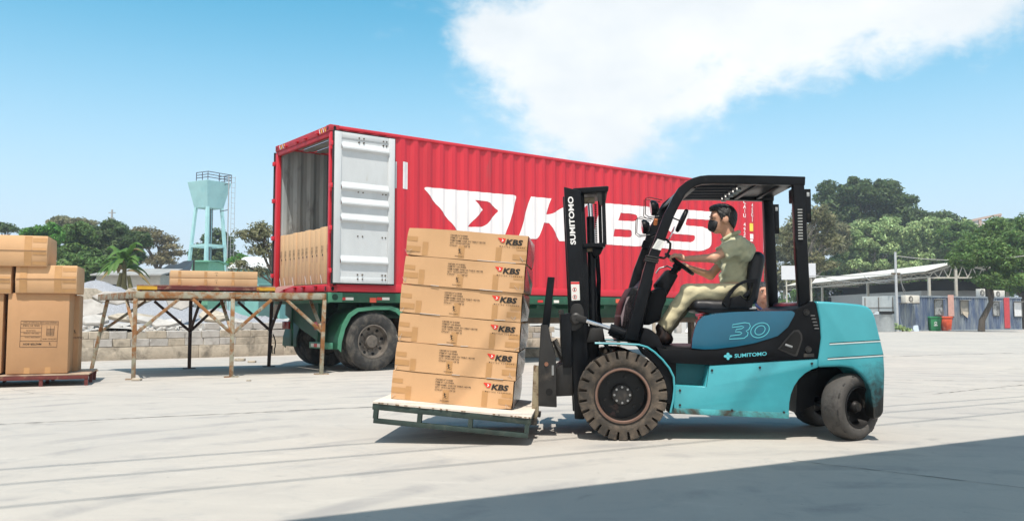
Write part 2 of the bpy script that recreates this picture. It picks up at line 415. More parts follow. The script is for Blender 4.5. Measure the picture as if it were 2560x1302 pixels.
    crack((-60, 1063), (1010, 1014), .011, .010, 1); crack((2180, 893), (2600, 880), .02, .02, 2); crack((2180, 950), (2600, 952), .010, .012, 5)
    crack((1980, 1150), (2600, 1226), .005, .007, 3); crack((2330, 985), (2600, 958), .008, .008, 4)
    return g
GROUND = build_ground()

# ------------------------------------------------------------------ container
TY = R(37.5)
TO = Vector((-3.14, 14.318, 0))
TF = Frame(TO, TY)                        # the trailer's axes, on the ground
CZ = 1.3735
BF = Frame(TO + Vector((0, 0, CZ)), TY)   # the container's axes, on its underside
CL_, CW_, CHH = 12.19, 2.438, 2.896
PIT, DEP = .278, .030
def corr(x):
    """depth of the corrugation at distance x"""
    t = ((x - .30) % PIT)
    if t < .072: return 0.
    if t < .140: return DEP * (t - .072) / .068
    if t < .210: return DEP
    return DEP * (1 - (t - .210) / .068)
def corr_breaks(a, b):
    out = [a]; k = math.floor((a - .30) / PIT) - 1
    while True:
        for s_ in (0, .072, .140, .210):
            x = .30 + k * PIT + s_
            if a + 1e-4 < x < b - 1e-4: out.append(x)
            if x >= b: return out + [b]
        k += 1
def corr_panel(x0, x1, z0, z1, ysurf):
    xs = corr_breaks(x0, x1); mb = MB(); n = len(xs)
    vs = [(x, ysurf(corr(x)), z0) for x in xs] + [(x, ysurf(corr(x)), z1) for x in xs]
    return mb.add(vs, [(i, i + 1, n + i + 1, n + i) for i in range(n - 1)])
def decal_on_side(loops, off=.004):
    """a painted shape that follows the corrugated wall"""
    v2, fs = fill_poly(loops)
    bm = bmesh.new(); vv = [bm.verts.new((a, 0, b)) for a, b in v2]
    for f in fs:
        try: bm.faces.new([vv[i] for i in f])
        except ValueError: pass
    xs = [a for a, _ in v2]
    for x in corr_breaks(min(xs), max(xs))[1:-1]:
        bmesh.ops.bisect_plane(bm, geom=bm.verts[:] + bm.edges[:] + bm.faces[:], dist=1e-6, plane_co=(x, 0, 0), plane_no=(1, 0, 0))
    for v in bm.verts: v.co.y = .008 + corr(v.co.x) - off
    for f in bm.faces:
        f.normal_update()
        if f.normal.y > 0: f.normal_flip()
    me = bpy.data.meshes.new('decal'); bm.to_mesh(me); bm.free(); return me
def rounded(pts, spec, n=6):
    """replace the corners listed in spec {index: radius} by arcs (quadratic)"""
    out = []; m = len(pts)
    for i, p in enumerate(pts):
        if i in spec:
            p = Vector(p); a = Vector(pts[i - 1]) - p; b = Vector(pts[(i + 1) % m]) - p; r_ = spec[i]
            a = p + a.normalized() * min(r_, a.length * .49); b = p + b.normalized() * min(r_, b.length * .49)
            for k in range(n + 1):
                t = k / n; out.append(tuple(a * (1 - t) ** 2 + p * 2 * t * (1 - t) + b * t * t))
        else: out.append(tuple(p))
    return out

def build_container():
    t = thing('shipping_container', 'red corrugated forty-foot shipping container with white lettering and open rear doors', 'container', BF.m)
    L_, W_, H_ = CL_, CW_, CHH
    # near wall, far wall, front wall
    corr_panel(.10, L_ - .10, .155, H_ - .062, lambda d: .008 + d).build('side_wall', RED, t, smooth=0)
    corr_panel(.10, L_ - .10, .155, H_ - .062, lambda d: .016 + d).build('inner_wall', INNER, t, smooth=0)
    corr_panel(.10, L_ - .10, .155, H_ - .062, lambda d: W_ - .008 - d).build('side_wall', RED, t, smooth=0)
    corr_panel(.10, L_ - .10, .155, H_ - .062, lambda d: W_ - .016 - d).build('inner_wall', INNER, t, smooth=0)
    MB().box((L_ - .06, .1, .155), (L_ - .02, W_ - .1, H_ - .06)).build('front_wall', RED, t)
    MB().box((L_ - .075, .05, .155), (L_ - .062, W_ - .05, H_ - .06)).build('inner_wall', INNER, t)
    # rails
    for y0 in (0, W_ - .06):
        MB().box((.16, y0, H_ - .062), (L_ - .16, y0 + .06, H_ - .006)).build('top_rail', RED, t, bevel=.005)
        MB().box((.16, y0 + .002, .012), (L_ - .16, y0 + .062, .155)).build('bottom_rail', RED, t, bevel=.004)
        for x in (L_ - .16,):
            MB().box((x, y0, .118), (x + .155, y0 + .1, H_ - .118)).build('corner_post', RED, t, bevel=.006)
    # roof and floor
    mb = MB(); n = 88
    for i in range(n):
        x0 = .10 + i * (L_ - .2) / n; x1 = .10 + (i + 1) * (L_ - .2) / n; d0 = .018 if i % 2 else 0
        mb.add([(x0, .06, H_ - .02 - d0), (x1, .06, H_ - .02 - d0), (x1, W_ - .06, H_ - .02 - d0), (x0, W_ - .06, H_ - .02 - d0)], [(0, 1, 2, 3)])
    mb.build('roof', RED, t, smooth=0)
    mb2 = MB(); mb2.v = [(a, b, c - .012) for a, b, c in mb.v]; mb2.f = mb.f
    mb2.build('ceiling_lining', INNER, t, smooth=0)
    MB().box((.06, .064, .13), (L_ - .08, W_ - .064, .158)).build('floor_boards', M('floor_ply', (.16, .10, .055), .8), t)
    # corner castings with their oval holes
    for x0 in (0, L_ - .178):
        for y0 in (0, W_ - .162):
            for z0 in (0, H_ - .118):
                c = MB().box((x0 - .003, y0 - .003, z0), (x0 + .181, y0 + .165, z0 + .118)).build('corner_casting', REDOLD, t, bevel=.012)
                def oval(cx, cz): return [(cx + .026 * math.cos(a * .5236), cz + .038 * math.sin(a * .5236)) for a in range(12)]
                if y0 == 0:
                    MB().prism(oval(x0 + .089, z0 + .059), -.006, .0).build('hole', DARK, c)
                if x0 == 0:
                    h_ = MB().prism(oval(0, 0), 0, .004)
                    h_.xf(Matrix.Translation((-.0035, y0 + .081, z0 + .059)) @ Matrix.Rotation(R(-90), 4, 'Z')).build('hole', DARK, c)
    # rear frame
    for y0 in (0, W_ - .075):
        MB().box((.012, y0 + .004, .118), (.10, y0 + .072, H_ - .118)).build('corner_post', RED, t, bevel=.008)
    hd = MB().box((.010, .162, H_ - .122), (.10, W_ - .162, H_ - .004)).box((.02, .075, H_ - .20), (.09, W_ - .075, H_ - .122)).build('rear_header', REDOLD, t, bevel=.006)
    sl = MB().box((.010, .162, .012), (.10, W_ - .162, .135)).build('rear_sill', RED, t, bevel=.006)
    for y in (.50, 1.02, 1.40, 1.92):
        MB().cbox((-.012, y, H_ - .085), (.05, .10, .018)).cbox((-.005, y, H_ - .10), (.03, .05, .03)).build('lock_cam', RED, hd, bevel=.004)
        MB().cbox((-.014, y, .115), (.06, .12, .016)).cbox((-.005, y, .075), (.03, .06, .07)).build('lock_cam', RED, sl, bevel=.004)
    for y0 in (.18, 1.98):
        for k in range(4):
            y = y0 + .075 * k
            MB().add([(.0065, y, H_ - .10), (.0065, y + .026, H_ - .10), (.0065, y + .062, H_ - .02), (.0065, y + .036, H_ - .02)], [(0, 1, 2, 3)]).build('hazard_stripe', YELLOW if k % 2 == 0 else WHITE, hd, smooth=0)
    # open doors: inside faces outwards; profile of the pressed panel (z, depth)
    def door(name, ypl, sgn, lab):
        d = thing(name, lab, None); d.parent = t; del_cat(d)
        z0, z1 = .155, H_ - .135; x0, x1 = .035, 1.205; fw = .125
        ribs = [.95, .665, .555, .44, .145]
        prof = [(z1 - .10, 0)]; Hh = z1 - z0
        for f_ in ribs:
            zc = z0 + .06 + (Hh - .16) * f_
            prof += [(zc + .06, 0), (zc - .035, -.048), (zc - .06, -.048), (zc - .10, 0)]
        prof += [(z0 + .10, 0)]
        mb = MB(); n = len(prof)
        vs = [(x0 + fw, ypl + sgn * (p[1] + .014), p[0]) for p in prof] + [(x1 - fw, ypl + sgn * (p[1] + .014), p[0]) for p in prof]
        mb.add(vs, [(i, i + 1, n + i + 1, n + i) for i in range(n - 1)]).build('pressed_panel', DOORW, d, smooth=0)
        th = .05
        def bx(xa, xb, za, zb, dy=0.): return MB().box((xa, min(ypl + sgn * dy, ypl + sgn * th), za), (xb, max(ypl + sgn * dy, ypl + sgn * th), zb))
        bx(x0, x0 + fw, z0, z1, -.012).build('door_stile', DOORW, d, bevel=.006); bx(x1 - fw, x1, z0, z1, -.012).build('door_stile', DOORW, d, bevel=.006)
        bx(x0 + fw, x1 - fw, z1 - .10, z1, .002).build('door_rail', DOORW, d, bevel=.006); bx(x0 + fw, x1 - fw, z0, z0 + .10, .002).build('door_rail', DOORW, d, bevel=.006)
        for a in ((x0 - .022, x0 - .001, z0 - .02, z1 + .02), (x1 + .001, x1 + .022, z0 - .02, z1 + .02), (x0, x1, z1 + .001, z1 + .022), (x0, x1, z0 - .022, z0 - .001)):
            bx(*a, .012).build('gasket', BLACK, d)
        MB().box((x0, min(ypl + sgn * (th + .002), ypl + sgn * (th + .03)), z0), (x1, max(ypl + sgn * (th + .002), ypl + sgn * (th + .03)), z1)).build('door_skin', RED, d)
        for f_ in (.08, .36, .64, .92):
            zc = z0 + Hh * f_
            MB().box((-.02, min(ypl + sgn * .02, ypl + sgn * .09), zc - .04), (.06, max(ypl + sgn * .02, ypl + sgn * .09), zc + .04)).build('hinge', RED, d, bevel=.005)
        # rivets in pairs
        for f_ in (.04, .955, .325, .62):
            zc = z0 + Hh * f_
            for xx in (.50, .60, 1.02, 1.09):
                for dz in ((0, .075) if f_ in (.04, .955) else (0,)):
                    MB().lathe([(0, -.012 * sgn), (.013, -.010 * sgn), (.014, .01 * sgn), (0, .01 * sgn)], (x0 + xx * .92, ypl + sgn * (.0 if f_ in (.04, .955) else .014), zc + dz - .03), n=8, closed=False).build('rivet', BROWN, d)
        return d
    def del_cat(o):
        for k in ('category',):
            if k in o: del o[k]
    door('door', -.125, 1, 'white inside of the near rear door folded against the wall')
    door('door', CW_ + .125, -1, None)
    # painted mark and letters
    Z5 = lambda x, y: BF.pix(980 + x * .20735, 330 + y * .20735)
    Z6 = lambda x, y: BF.pix(1340 + x * .1997, 380 + y * .1997)
    ZB = lambda x, y: BF.pix(1480 + x * .19973, 460 + y * .19973)
    def paint(name, loops, mat=BONE): link(name, decal_on_side(loops), mat, t)
    flag = rounded([Z5(376, 660), Z5(1518, 764), Z5(1372, 1262), Z5(838, 1243)], {0: .10, 1: .07, 2: .1, 3: .1})
    chev = rounded([Z5(1002, 820), Z5(1168, 832), Z5(1290, 950), Z5(1118, 1146), Z5(918, 1142), Z5(1108, 935)], {1: .12, 3: .12, 2: .04})
    paint('painted_flag_mark', [flag, chev])
    K = rounded([Z5(1680, 778), Z5(1928, 800), Z5(1870, 994), Z5(1945, 985), Z6(355, 685), Z6(480, 606), Z6(700, 626), Z6(430, 838), Z6(530, 1130), Z6(305, 1113), Z6(178, 888), Z6(103, 884), Z6(42, 1090), Z5(1528, 1283)], {3: .25, 12: .1})
    paint('painted_letter_k', [K])
    Bo = rounded([Z6(835, 636), Z6(1480, 690), Z6(1568, 745), Z6(1535, 880), Z6(1415, 925), Z6(1490, 985), Z6(1455, 1120), Z6(1330, 1185), Z6(690, 1143)], {1: .25, 2: .25, 3: .2, 5: .2, 6: .25, 7: .25})
    Bi1 = rounded([Z6(1062, 760), Z6(1272, 776), Z6(1268, 868), Z6(1035, 856)], {1: .14, 2: .14}); Bi2 = rounded([Z6(1000, 962), Z6(1213, 975), Z6(1208, 1070), Z6(975, 1055)], {1: .14, 2: .14})
    paint('painted_letter_b', [Bo, Bi1, Bi2])
    So = rounded([ZB(1085, 313), ZB(1575, 352), ZB(1545, 452), ZB(1190, 430), ZB(1172, 516), ZB(1420, 536), ZB(1515, 600), ZB(1500, 790), ZB(1380, 842), ZB(860, 800), ZB(890, 704), ZB(1275, 730), ZB(1300, 640), ZB(1010, 620), ZB(945, 560), ZB(965, 350)], {0: .22, 3: .06, 4: .06, 5: .2, 6: .3, 7: .3, 8: .25, 11: .12, 12: .12, 13: .2, 14: .25, 15: .25})
    paint('painted_letter_s', [So])
    def rect(a, b, c, d): return [BF.pix(a, b), BF.pix(c, b), BF.pix(c, d), BF.pix(a, d)]
    a0 = BF.pix(1008, 404); a1 = BF.pix(1021, 473)
    paint('painted_white_bar', [[(a0[0], a0[1]), (a1[0], a0[1]), (a1[0], a1[1]), (a0[0], a1[1])]], M('bar_white', (.74, .74, .76), .5))
    a0 = BF.pix(994.5, 404); paint('painted_white_bar', [[(a0[0] - .05, a0[1]), (a0[0], a0[1]), (a0[0], a1[1]), (a0[0] - .05, a1[1])]], MATS['bar_white'])
    # the vertical number columns near the front end
    def column(chars, px, y0, dy, hgt):
        for i, ch in enumerate(chars):
            if ch == ' ': continue
            c = BF.pix(px, y0 + i * dy); v, f = text_flat(ch, 1, .02, align='CENTER'); zs = [q[1] for q in v]; xs = [q[0] for q in v]
            s_ = hgt / (max(zs) - min(zs)); xm = (max(xs) + min(xs)) / 2
            mb = MB().add([(c[0] + (q[0] - xm) * s_, .008 + corr(c[0]) - .006 - (.0 if True else 0), c[1] + (q[1] - min(zs)) * s_ - hgt / 2) for q in v], f)
            mb.v = [(x, .008 + corr(x) - .006, z) for x, y, z in mb.v]
            mb.build('painted_character', BONE, t, smooth=0)
    column('CAIU 493712', 1862, 505, 11.3, .10); column('45G1', 1881, 513, 12, .11)
    def patch(name, px, py, w, h, mat): 
        c = BF.pix(px, py); paint(name, [[(c[0] - w / 2, c[1] - h / 2), (c[0] + w / 2, c[1] - h / 2), (c[0] + w / 2, c[1] + h / 2), (c[0] - w / 2, c[1] + h / 2)]], mat)
    patch('painted_label', 1880, 568, .13, .20, YELLOW); patch('painted_label', 1880.5, 591, .12, .13, BONE); patch('painted_label', 1880, 601, .09, .05, BONE)
    c = BF.pix(1881, 622); paint('warning_triangle', [[(c[0] - .12, c[1] - .12), (c[0] + .12, c[1] - .12), (c[0], c[1] + .13)]], YELLOW)
    return t
build_container()

# ------------------------------------------------------------------ cartons standing inside the container
def build_inside_cartons():
    ws = [.17, .19, .24, .155, .215, .155, .205, .22, .22, .235, .205]
    y = CW_ - .09; sc = (CW_ - .19) / sum(ws); top = BF.pix(735, 575, 1.2)[1]
    for i, w in enumerate(ws):
        w *= sc; h = .985 + random.uniform(-.012, .012); x0 = .09 + random.uniform(0, .02)
        r = thing('carton', ['leftmost', 'second', 'third', 'fourth', 'fifth', 'middle', 'seventh', 'eighth', 'ninth', 'tenth', 'rightmost'][i] + ' upright flat carton from the left inside the container doorway', 'carton', BF.m @ Matrix.Translation((x0, y - w / 2, .16)), 'cartons stood on edge inside the container')
        MB().box((0, -w / 2 + .003, 0), (1.7, w / 2 - .003, h)).build('box', KRAFT2, r, bevel=.008)
        for k, zz in enumerate((.05, .40 + random.uniform(-.03, .03))):
            MB().add([(-.002, -.03, zz), (-.002, .03, zz), (-.002, .03, zz + (.12 if k == 0 else .10)), (-.002, -.03, zz + (.12 if k == 0 else .10))], [(0, 1, 2, 3)]).build('tape', M('pale_tape', (.50, .29, .15), .4), r, smooth=0)
        v, f = text_flat('ITEM NO', .075, .01, align='CENTER')
        for dy in (-.022, .012, .04):
            MB().add([(-.003, dy + q[1] * .35, .60 + q[0] * .45) for q in v], f).build('print', INK, r, smooth=0)
        MB().lathe([(0, 0), (.022, 0)], (-.003, .0, .50), axis='x', n=8, closed=False).build('print', INK, r)
        if i in (0, 1, 3, 6, 7, 9):
            MB().add([(-.02, -.04, .0), (-.02, -.015, .0), (-.028, .03, .15), (-.028, .012, .15)], [(0, 1, 2, 3)]).build('loose_strap', WHITE, r, smooth=0)
        y -= w
build_inside_cartons()

# ------------------------------------------------------------------ trailer
def lathe_wheel(parent, c, rad, wid, name='wheel', face=-1):
    """truck tyre and rim about local y; face -1 shows its outside towards -y"""
    w = thing(name, None, None, Matrix.Translation(c)); w.parent = parent
    R_ = rad; h = wid / 2; rr = R_ * .56
    prof = [(rr, -h * .82), (R_ * .64, -h * .98), (R_ * .80, -h * 1.04), (R_ * .91, -h * .98), (R_ * .965, -h * .86), (R_, -h * .74)]
    for g in (-.42, -.05, .32):
        prof += [(R_, h * g), (R_ - .014, h * (g + .02)), (R_ - .014, h * (g + .08)), (R_, h * (g + .10))]
    prof += [(R_, h * .74), (R_ * .965, h * .86), (R_ * .91, h * .98), (R_ * .80, h * 1.04), (R_ * .64, h * .98), (rr, h * .82)]
    MB().lathe(prof, (0, 0, 0), n=56).build('tyre', TYRE, w, smooth=30)
    f = face
    rim = MB().lathe([(rr + .012, f * h * .80), (rr + .014, f * h * .92), (rr - .006, f * h * .93), (rr - .02, f * h * .70), (rr * .90, f * h * .30), (rr * .66, f * h * .12), (rr * .50, f * h * .16), (rr * .42, f * h * .45), (rr * .36, f * h * .62), (0, f * h * .64), (0, 0), (rr, 0)], (0, 0, 0), n=48, closed=False).build('rim', RIM, w, smooth=40)
    for k in range(8):
        a = k * math.pi / 4 + .2; q = (rr * .78 * math.cos(a), f * h * .19, rr * .78 * math.sin(a))
        MB().lathe([(0, f * .012), (.028, f * .012), (.03, -f * .02)], q, n=10, closed=False).build('hole', DARK, w)
    for k in range(10):
        a = k * math.pi / 5; q = (rr * .55 * math.cos(a), f * h * .2, rr * .55 * math.sin(a))
        MB().lathe([(0, f * .03), (.013, f * .03), (.014, -f * .01)], q, n=6, closed=False).build('nut', RIM, w)
    return w
def build_trailer():
    t = thing('semi_trailer', 'green flatbed semi-trailer with dual wheels under the red container', 'trailer', TF.m)
    # twist-lock bolsters and side rails right under the box
    for y0 in (.01, CW_ - .13): MB().box((.04, y0, CZ - .175), (CL_ - .05, y0 + .12, CZ - .004)).build('side_rail', GREEN, t, bevel=.006)
    MB().box((.0, .0, CZ - .19), (.038, CW_, CZ - .004)).build('end_beam', GREEN, t, bevel=.005)
    pl = MB().box((.0, -.014, CZ - .172), (.27, -.001, CZ - .008)).build('end_plate', GREENL, t, bevel=.003)
    MB().lathe([(0, -.004), (.055, -.004), (.055, .0)], (.13, -.0145, CZ - .085), n=20, closed=False).build('hole', M('hole_green', (.01, .05, .03), .8), pl)
    for y0 in (.62, 1.62):
        MB().box((.5, y0, .92), (CL_ - .1, y0 + .02, CZ - .18)).box((.5, y0 - .08, .93), (CL_ - .1, y0 + .1, .955)).build('main_beam', GREEN, t)
        MB().box((3.6, y0 - .09, .80), (CL_ - .1, y0 + .11, .925)).build('lower_flange', BROWN, t, bevel=.005)
    for x in np.arange(.9, 11.9, .95):
        MB().box((x, .13, 1.12), (x + .06, CW_ - .14, CZ - .185)).build('cross_member', GREEN, t)
    # reflective strips and lamps on the near rail
    def strip(px0, px1, py0, py1, mat, nm='reflector'):
        a = TF.pix(px0, py0, .0); b = TF.pix(px1, py1, .0)
        MB().box((a[0], .004, min(a[1], b[1])), (b[0], .0095, max(a[1], b[1]))).build(nm, mat, t)
    strip(845, 864, 743, 750, REFR); strip(864.5, 884, 743, 750, REFW); strip(943, 955, 743, 750, REFR); strip(956, 974, 743, 750, REFW)
    strip(925, 941, 744, 756, M('lamp_orange', (.75, .10, .05), .3), 'side_lamp'); strip(1345, 1358, 750, 756, REFR); strip(1385, 1398, 750, 757, REFW); strip(1540, 1554, 747, 757, MATS['lamp_orange'], 'side_lamp')
    # wheels
    c = TF.pix(928, 857.5, .12); wr = .515
    ax = c[0]
    for k, x in enumerate((ax, ax + 1.31)):
        for y, f in ((.17, -1), (.50, -1), (CW_ - .50, 1), (CW_ - .17, 1)):
            lathe_wheel(t, (x, y, wr), wr, .285, face=f)
        MB().tube([(x, .2, wr), (x, CW_ - .2, wr)], .06, 12).box((x - .05, 1.0, wr - .15), (x + .05, 1.4, wr + .15)).build('axle', BROWN, t)
        for y in (.78, 1.62): MB().box((x - .55, y - .04, .66), (x + .55, y + .04, .74)).box((x - .06, y - .06, .5), (x + .06, y + .06, .95)).build('leaf_spring', BROWN, t)
        # mudguards
        for y0, y1 in ((.02, .66), (CW_ - .66, CW_ - .02)):
            pr = [(-.70, .40), (-.69, .56), (-.62, .80), (-.50, 1.00), (-.34, 1.095), (0, 1.13), (.34, 1.13), (.48, 1.09), (.60, 1.0)] if k == 0 else [(-.60, 1.0), (-.48, 1.09), (-.34, 1.13), (0, 1.13), (.34, 1.095), (.50, 1.0), (.62, .80), (.69, .56)]
            mb = MB(); n = len(pr)
            vs = []
            for q, (a, b) in enumerate(pr):
                vs += [(x + a, y0, b), (x + a, y1, b), (x + a * .985, y0, b - .012), (x + a * .985, y1, b - .012)]
            fs = []
            for i in range(n - 1):
                p = 4 * i; fs += [(p, p + 1, p + 5, p + 4), (p + 2, p + 6, p + 7, p + 3), (p, p + 4, p + 6, p + 2), (p + 1, p + 3, p + 7, p + 5)]
            fs += [(0, 2, 3, 1), (4 * n - 4, 4 * n - 3, 4 * n - 1, 4 * n - 2)]
            g = mb.add(vs, fs).build('mudguard', GREEN, t, smooth=0)
            yb = y0 if y0 < 1 else y1; dy = -.004 if y0 < 1 else .004
            lip = MB(); vs = []
            for a, b in pr: vs += [(x + a, yb + dy, b + .01), (x + a * .90, yb + dy, b - .055), (x + a, yb - dy, b + .01), (x + a * .90, yb - dy, b - .055)]
            fs = []
            for i in range(n - 1):
                p = 4 * i; fs += [(p, p + 4, p + 5, p + 1), (p + 2, p + 3, p + 7, p + 6), (p, p + 2, p + 6, p + 4), (p + 1, p + 5, p + 7, p + 3)]
            lip.add(vs, fs).build('lip', GREENL, g, smooth=0)
    # rear underrun frame
    MB().add([(.16, .45, 1.19), (.16, 2.2, 1.19), (.16, 2.2, .98), (.16, 1.45, .72), (.16, .45, .45), (.185, .45, 1.19), (.185, 2.2, 1.19), (.185, 2.2, .98), (.185, 1.45, .72), (.185, .45, .45)],
             [(0, 1, 2, 3, 4), (9, 8, 7, 6, 5), (0, 5, 6, 1), (1, 6, 7, 2), (2, 7, 8, 3), (3, 8, 9, 4), (4, 9, 5, 0)]).build('rear_panel', GREEN, t)
    MB().box((.10, .60, .40), (.14, .68, 1.19)).box((.10, 1.76, .40), (.14, 1.84, 1.19)).build('bumper_bracket', GREEN, t)
    bb = MB().box((.03, .02, .40), (.12, .80, .51)).build('bumper', GREENL, t, bevel=.01)
    for k in range(2):
        MB().box((.026, .2 + k * .26, .425), (.0295, .2 + k * .26 + .13, .485)).build('stripe', REFR, bb); MB().box((.026, .2 + k * .26 + .131, .425), (.0295, .2 + k * .26 + .255, .485)).build('stripe', REFW, bb)
    for y0 in (.35, CW_ - .65): MB().box((.05, y0, .72), (.09, y0 + .3, .86)).build('tail_lamp', M('tail_red', (.30, .015, .015), .25), t, bevel=.01)
    for y in (.75, 1.5): MB().box((10.2, y, .05), (10.32, y + .12, 1.1)).box((10.1, y - .08, .0), (10.42, y + .2, .05)).build('landing_leg', BROWN, t)
    return t
build_trailer()
# ------------------------------------------------------------------ forklift
CYAN = M('forklift_turquoise', (.048, .34, .395), .34, var=.09, scale=3, coat=.35, col2=(.038, .28, .34), r2=(.5, .8), scale2=1.5, col3=(.13, .16, .14), r3=(.66, .74), scale3=9)
CYANGRIME = M('forklift_turquoise_grimy', (.06, .33, .36), .5, var=.15, scale=5, col2=(.045, .045, .035), r2=(.45, .62), scale2=4)
BLUE = M('forklift_hood_blue', (.004, .095, .165), .16, var=.12, scale=3, coat=.35, col2=(.012, .14, .21), r2=(.5, .8), scale2=2)
FBLK = M('forklift_black', (.006, .007, .009), .34, var=.3, scale=6, col2=(.022, .022, .022), r2=(.62, .76), scale2=10, spec=.2)
FBLK2 = M('forklift_plastic', (.006, .0065, .008), .42, var=.25, scale=8, bump=.08, bscale=200, spec=.16)
FGREY = M('forklift_grime', (.022, .021, .020), .5, .1, var=.3, scale=9, col2=(.075, .062, .05), r2=(.55, .74), scale2=8)
RUSTY = M('worn_fork', (.33, .28, .19), .6, .3, var=.25, scale=8, col2=(.12, .06, .03), r2=(.5, .62), scale2=12)
CHROME = M('chrome_rod', (.75, .75, .76), .12, 1., var=.03)
SEATM = M('seat_vinyl', (.011, .011, .015), .42, var=.2, scale=6)
GLASSM = M('mirror_glass', (.30, .32, .34), .05, 1., var=.02)
LENS = M('lamp_lens', (.55, .58, .62), .1, .6, var=.05)
STICK = M('sticker_white', (.74, .74, .70), .5, var=.06)
MARK = M('mark_turquoise', (.10, .50, .58), .45, var=0); LETW = M('letter_white', (.80, .80, .79), .5, var=.04)

FY = R(-2.5)
FO = Vector(((1555 - 1280) / CF * 6.67, 6.67, 0))
FK = Frame(FO, FY)
def FP(pts, v): return FK.poly(pts, v)

# --- signed distance helpers for soft shapes (people, seat)
def surface_nets(fn, lo, hi, h):
    lo = np.array(lo, float); hi = np.array(hi, float); n = np.ceil((hi - lo) / h).astype(int) + 1
    ax = [lo[i] + h * np.arange(n[i]) for i in range(3)]
    P = np.stack(np.meshgrid(*ax, indexing='ij'), -1).reshape(-1, 3)
    V = np.concatenate([fn(P[i:i + 400000]) for i in range(0, len(P), 400000)]).reshape(n)
    ins = V < 0; c = np.zeros(n - 1, int)
    offs = [(i, j, k) for i in (0, 1) for j in (0, 1) for k in (0, 1)]
    sl = lambda o: tuple(slice(o[d], n[d] - 1 + o[d]) for d in range(3))
    for o in offs: c += ins[sl(o)]
    act = (c > 0) & (c < 8); idx = -np.ones(n - 1, int); idx[act] = np.arange(act.sum())
    acc = np.zeros((act.sum(), 3)); cnt = np.zeros(act.sum())
    base = np.argwhere(act)
    for a in range(8):
        for b in range(a + 1, 8):
            A, B = offs[a], offs[b]
            if sum(abs(A[d] - B[d]) for d in range(3)) != 1: continue
            va = V[sl(A)][act]; vb = V[sl(B)][act]; m = (va < 0) != (vb < 0)
            t = va[m] / (va[m] - vb[m])
            acc[m] += np.array(A) + t[:, None] * (np.array(B) - np.array(A)); cnt[m] += 1
    verts = lo + h * (base + acc / cnt[:, None]); quads = []
    for d in range(3):
        e, f = (d + 1) % 3, (d + 2) % 3
        s0 = [slice(None)] * 3; s1 = [slice(None)] * 3; s0[d] = slice(0, n[d] - 1); s1[d] = slice(1, n[d])
        ch = ins[tuple(s0)] != ins[tuple(s1)]; pts = np.argwhere(ch)
        pts = pts[(pts[:, e] > 0) & (pts[:, f] > 0) & (pts[:, e] < n[e] - 1) & (pts[:, f] < n[f] - 1)]
        if not len(pts): continue
        def g(de, df):
            q = pts.copy(); q[:, e] -= de; q[:, f] -= df; return idx[q[:, 0], q[:, 1], q[:, 2]]
        Q = np.stack([g(1, 1), g(0, 1), g(0, 0), g(1, 0)], 1)
        flip = ~ins[pts[:, 0], pts[:, 1], pts[:, 2]]; Q[flip] = Q[flip][:, ::-1]
        quads.append(Q)
    return verts, np.concatenate(quads)
def smin(a, b, k): 
    h = np.clip(.5 + .5 * (b - a) / k, 0, 1); return b + (a - b) * h - k * h * (1 - h)
def cone(P, a, b, ra, rb):
    a = np.array(a, float); b = np.array(b, float); d = b - a; t = np.clip(((P - a) @ d) / max(d @ d, 1e-9), 0, 1)
    return np.linalg.norm(P - a - t[:, None] * d, axis=1) - (ra + (rb - ra) * t)
def ell(P, c, r, rot=None):
    q = P - np.array(c, float)
    if rot is not None: q = q @ np.array(rot)
    r = np.array(r, float); k0 = np.linalg.norm(q / r, axis=1); k1 = np.linalg.norm(q / (r * r), axis=1)
    return k0 * (k0 - 1) / np.maximum(k1, 1e-9)
def rbox(P, c, d, rad, rot=None):
    q = P - np.array(c, float)
    if rot is not None: q = q @ np.array(rot)
    q = np.abs(q) - (np.array(d) / 2 - rad)
    return np.linalg.norm(np.maximum(q, 0), axis=1) + np.minimum(q.max(1), 0) - rad
def soft(fn, lo, hi, h, name, mat, parent):
    v, q = surface_nets(fn, lo, hi, h); return link(name, grid_mesh(v, q), mat, parent)

def letters_on(parent, name, body, mat, p0, ex, ez, height, width=None, bold=0., shear=0., space=1., out=(0, -1, 0)):
    """flat letters from p0 along ex with upright ez, cap height and run length in metres"""
    v, f = text_flat(body, 1, bold, shear=shear, space=space); xs = [q[0] for q in v]; zs = [q[1] for q in v]
    s = height / (max(zs) - min(zs)); sx = s if width is None else width / (max(xs) - min(xs))
    ex = Vector(ex).normalized(); ez = Vector(ez).normalized(); p0 = Vector(p0)
    mb = MB().add([p0 + ex * ((q[0] - min(xs)) * sx) + ez * ((q[1] - min(zs)) * s) for q in v], f)
    return mb.build(name, mat, parent, smooth=0, fix=False)

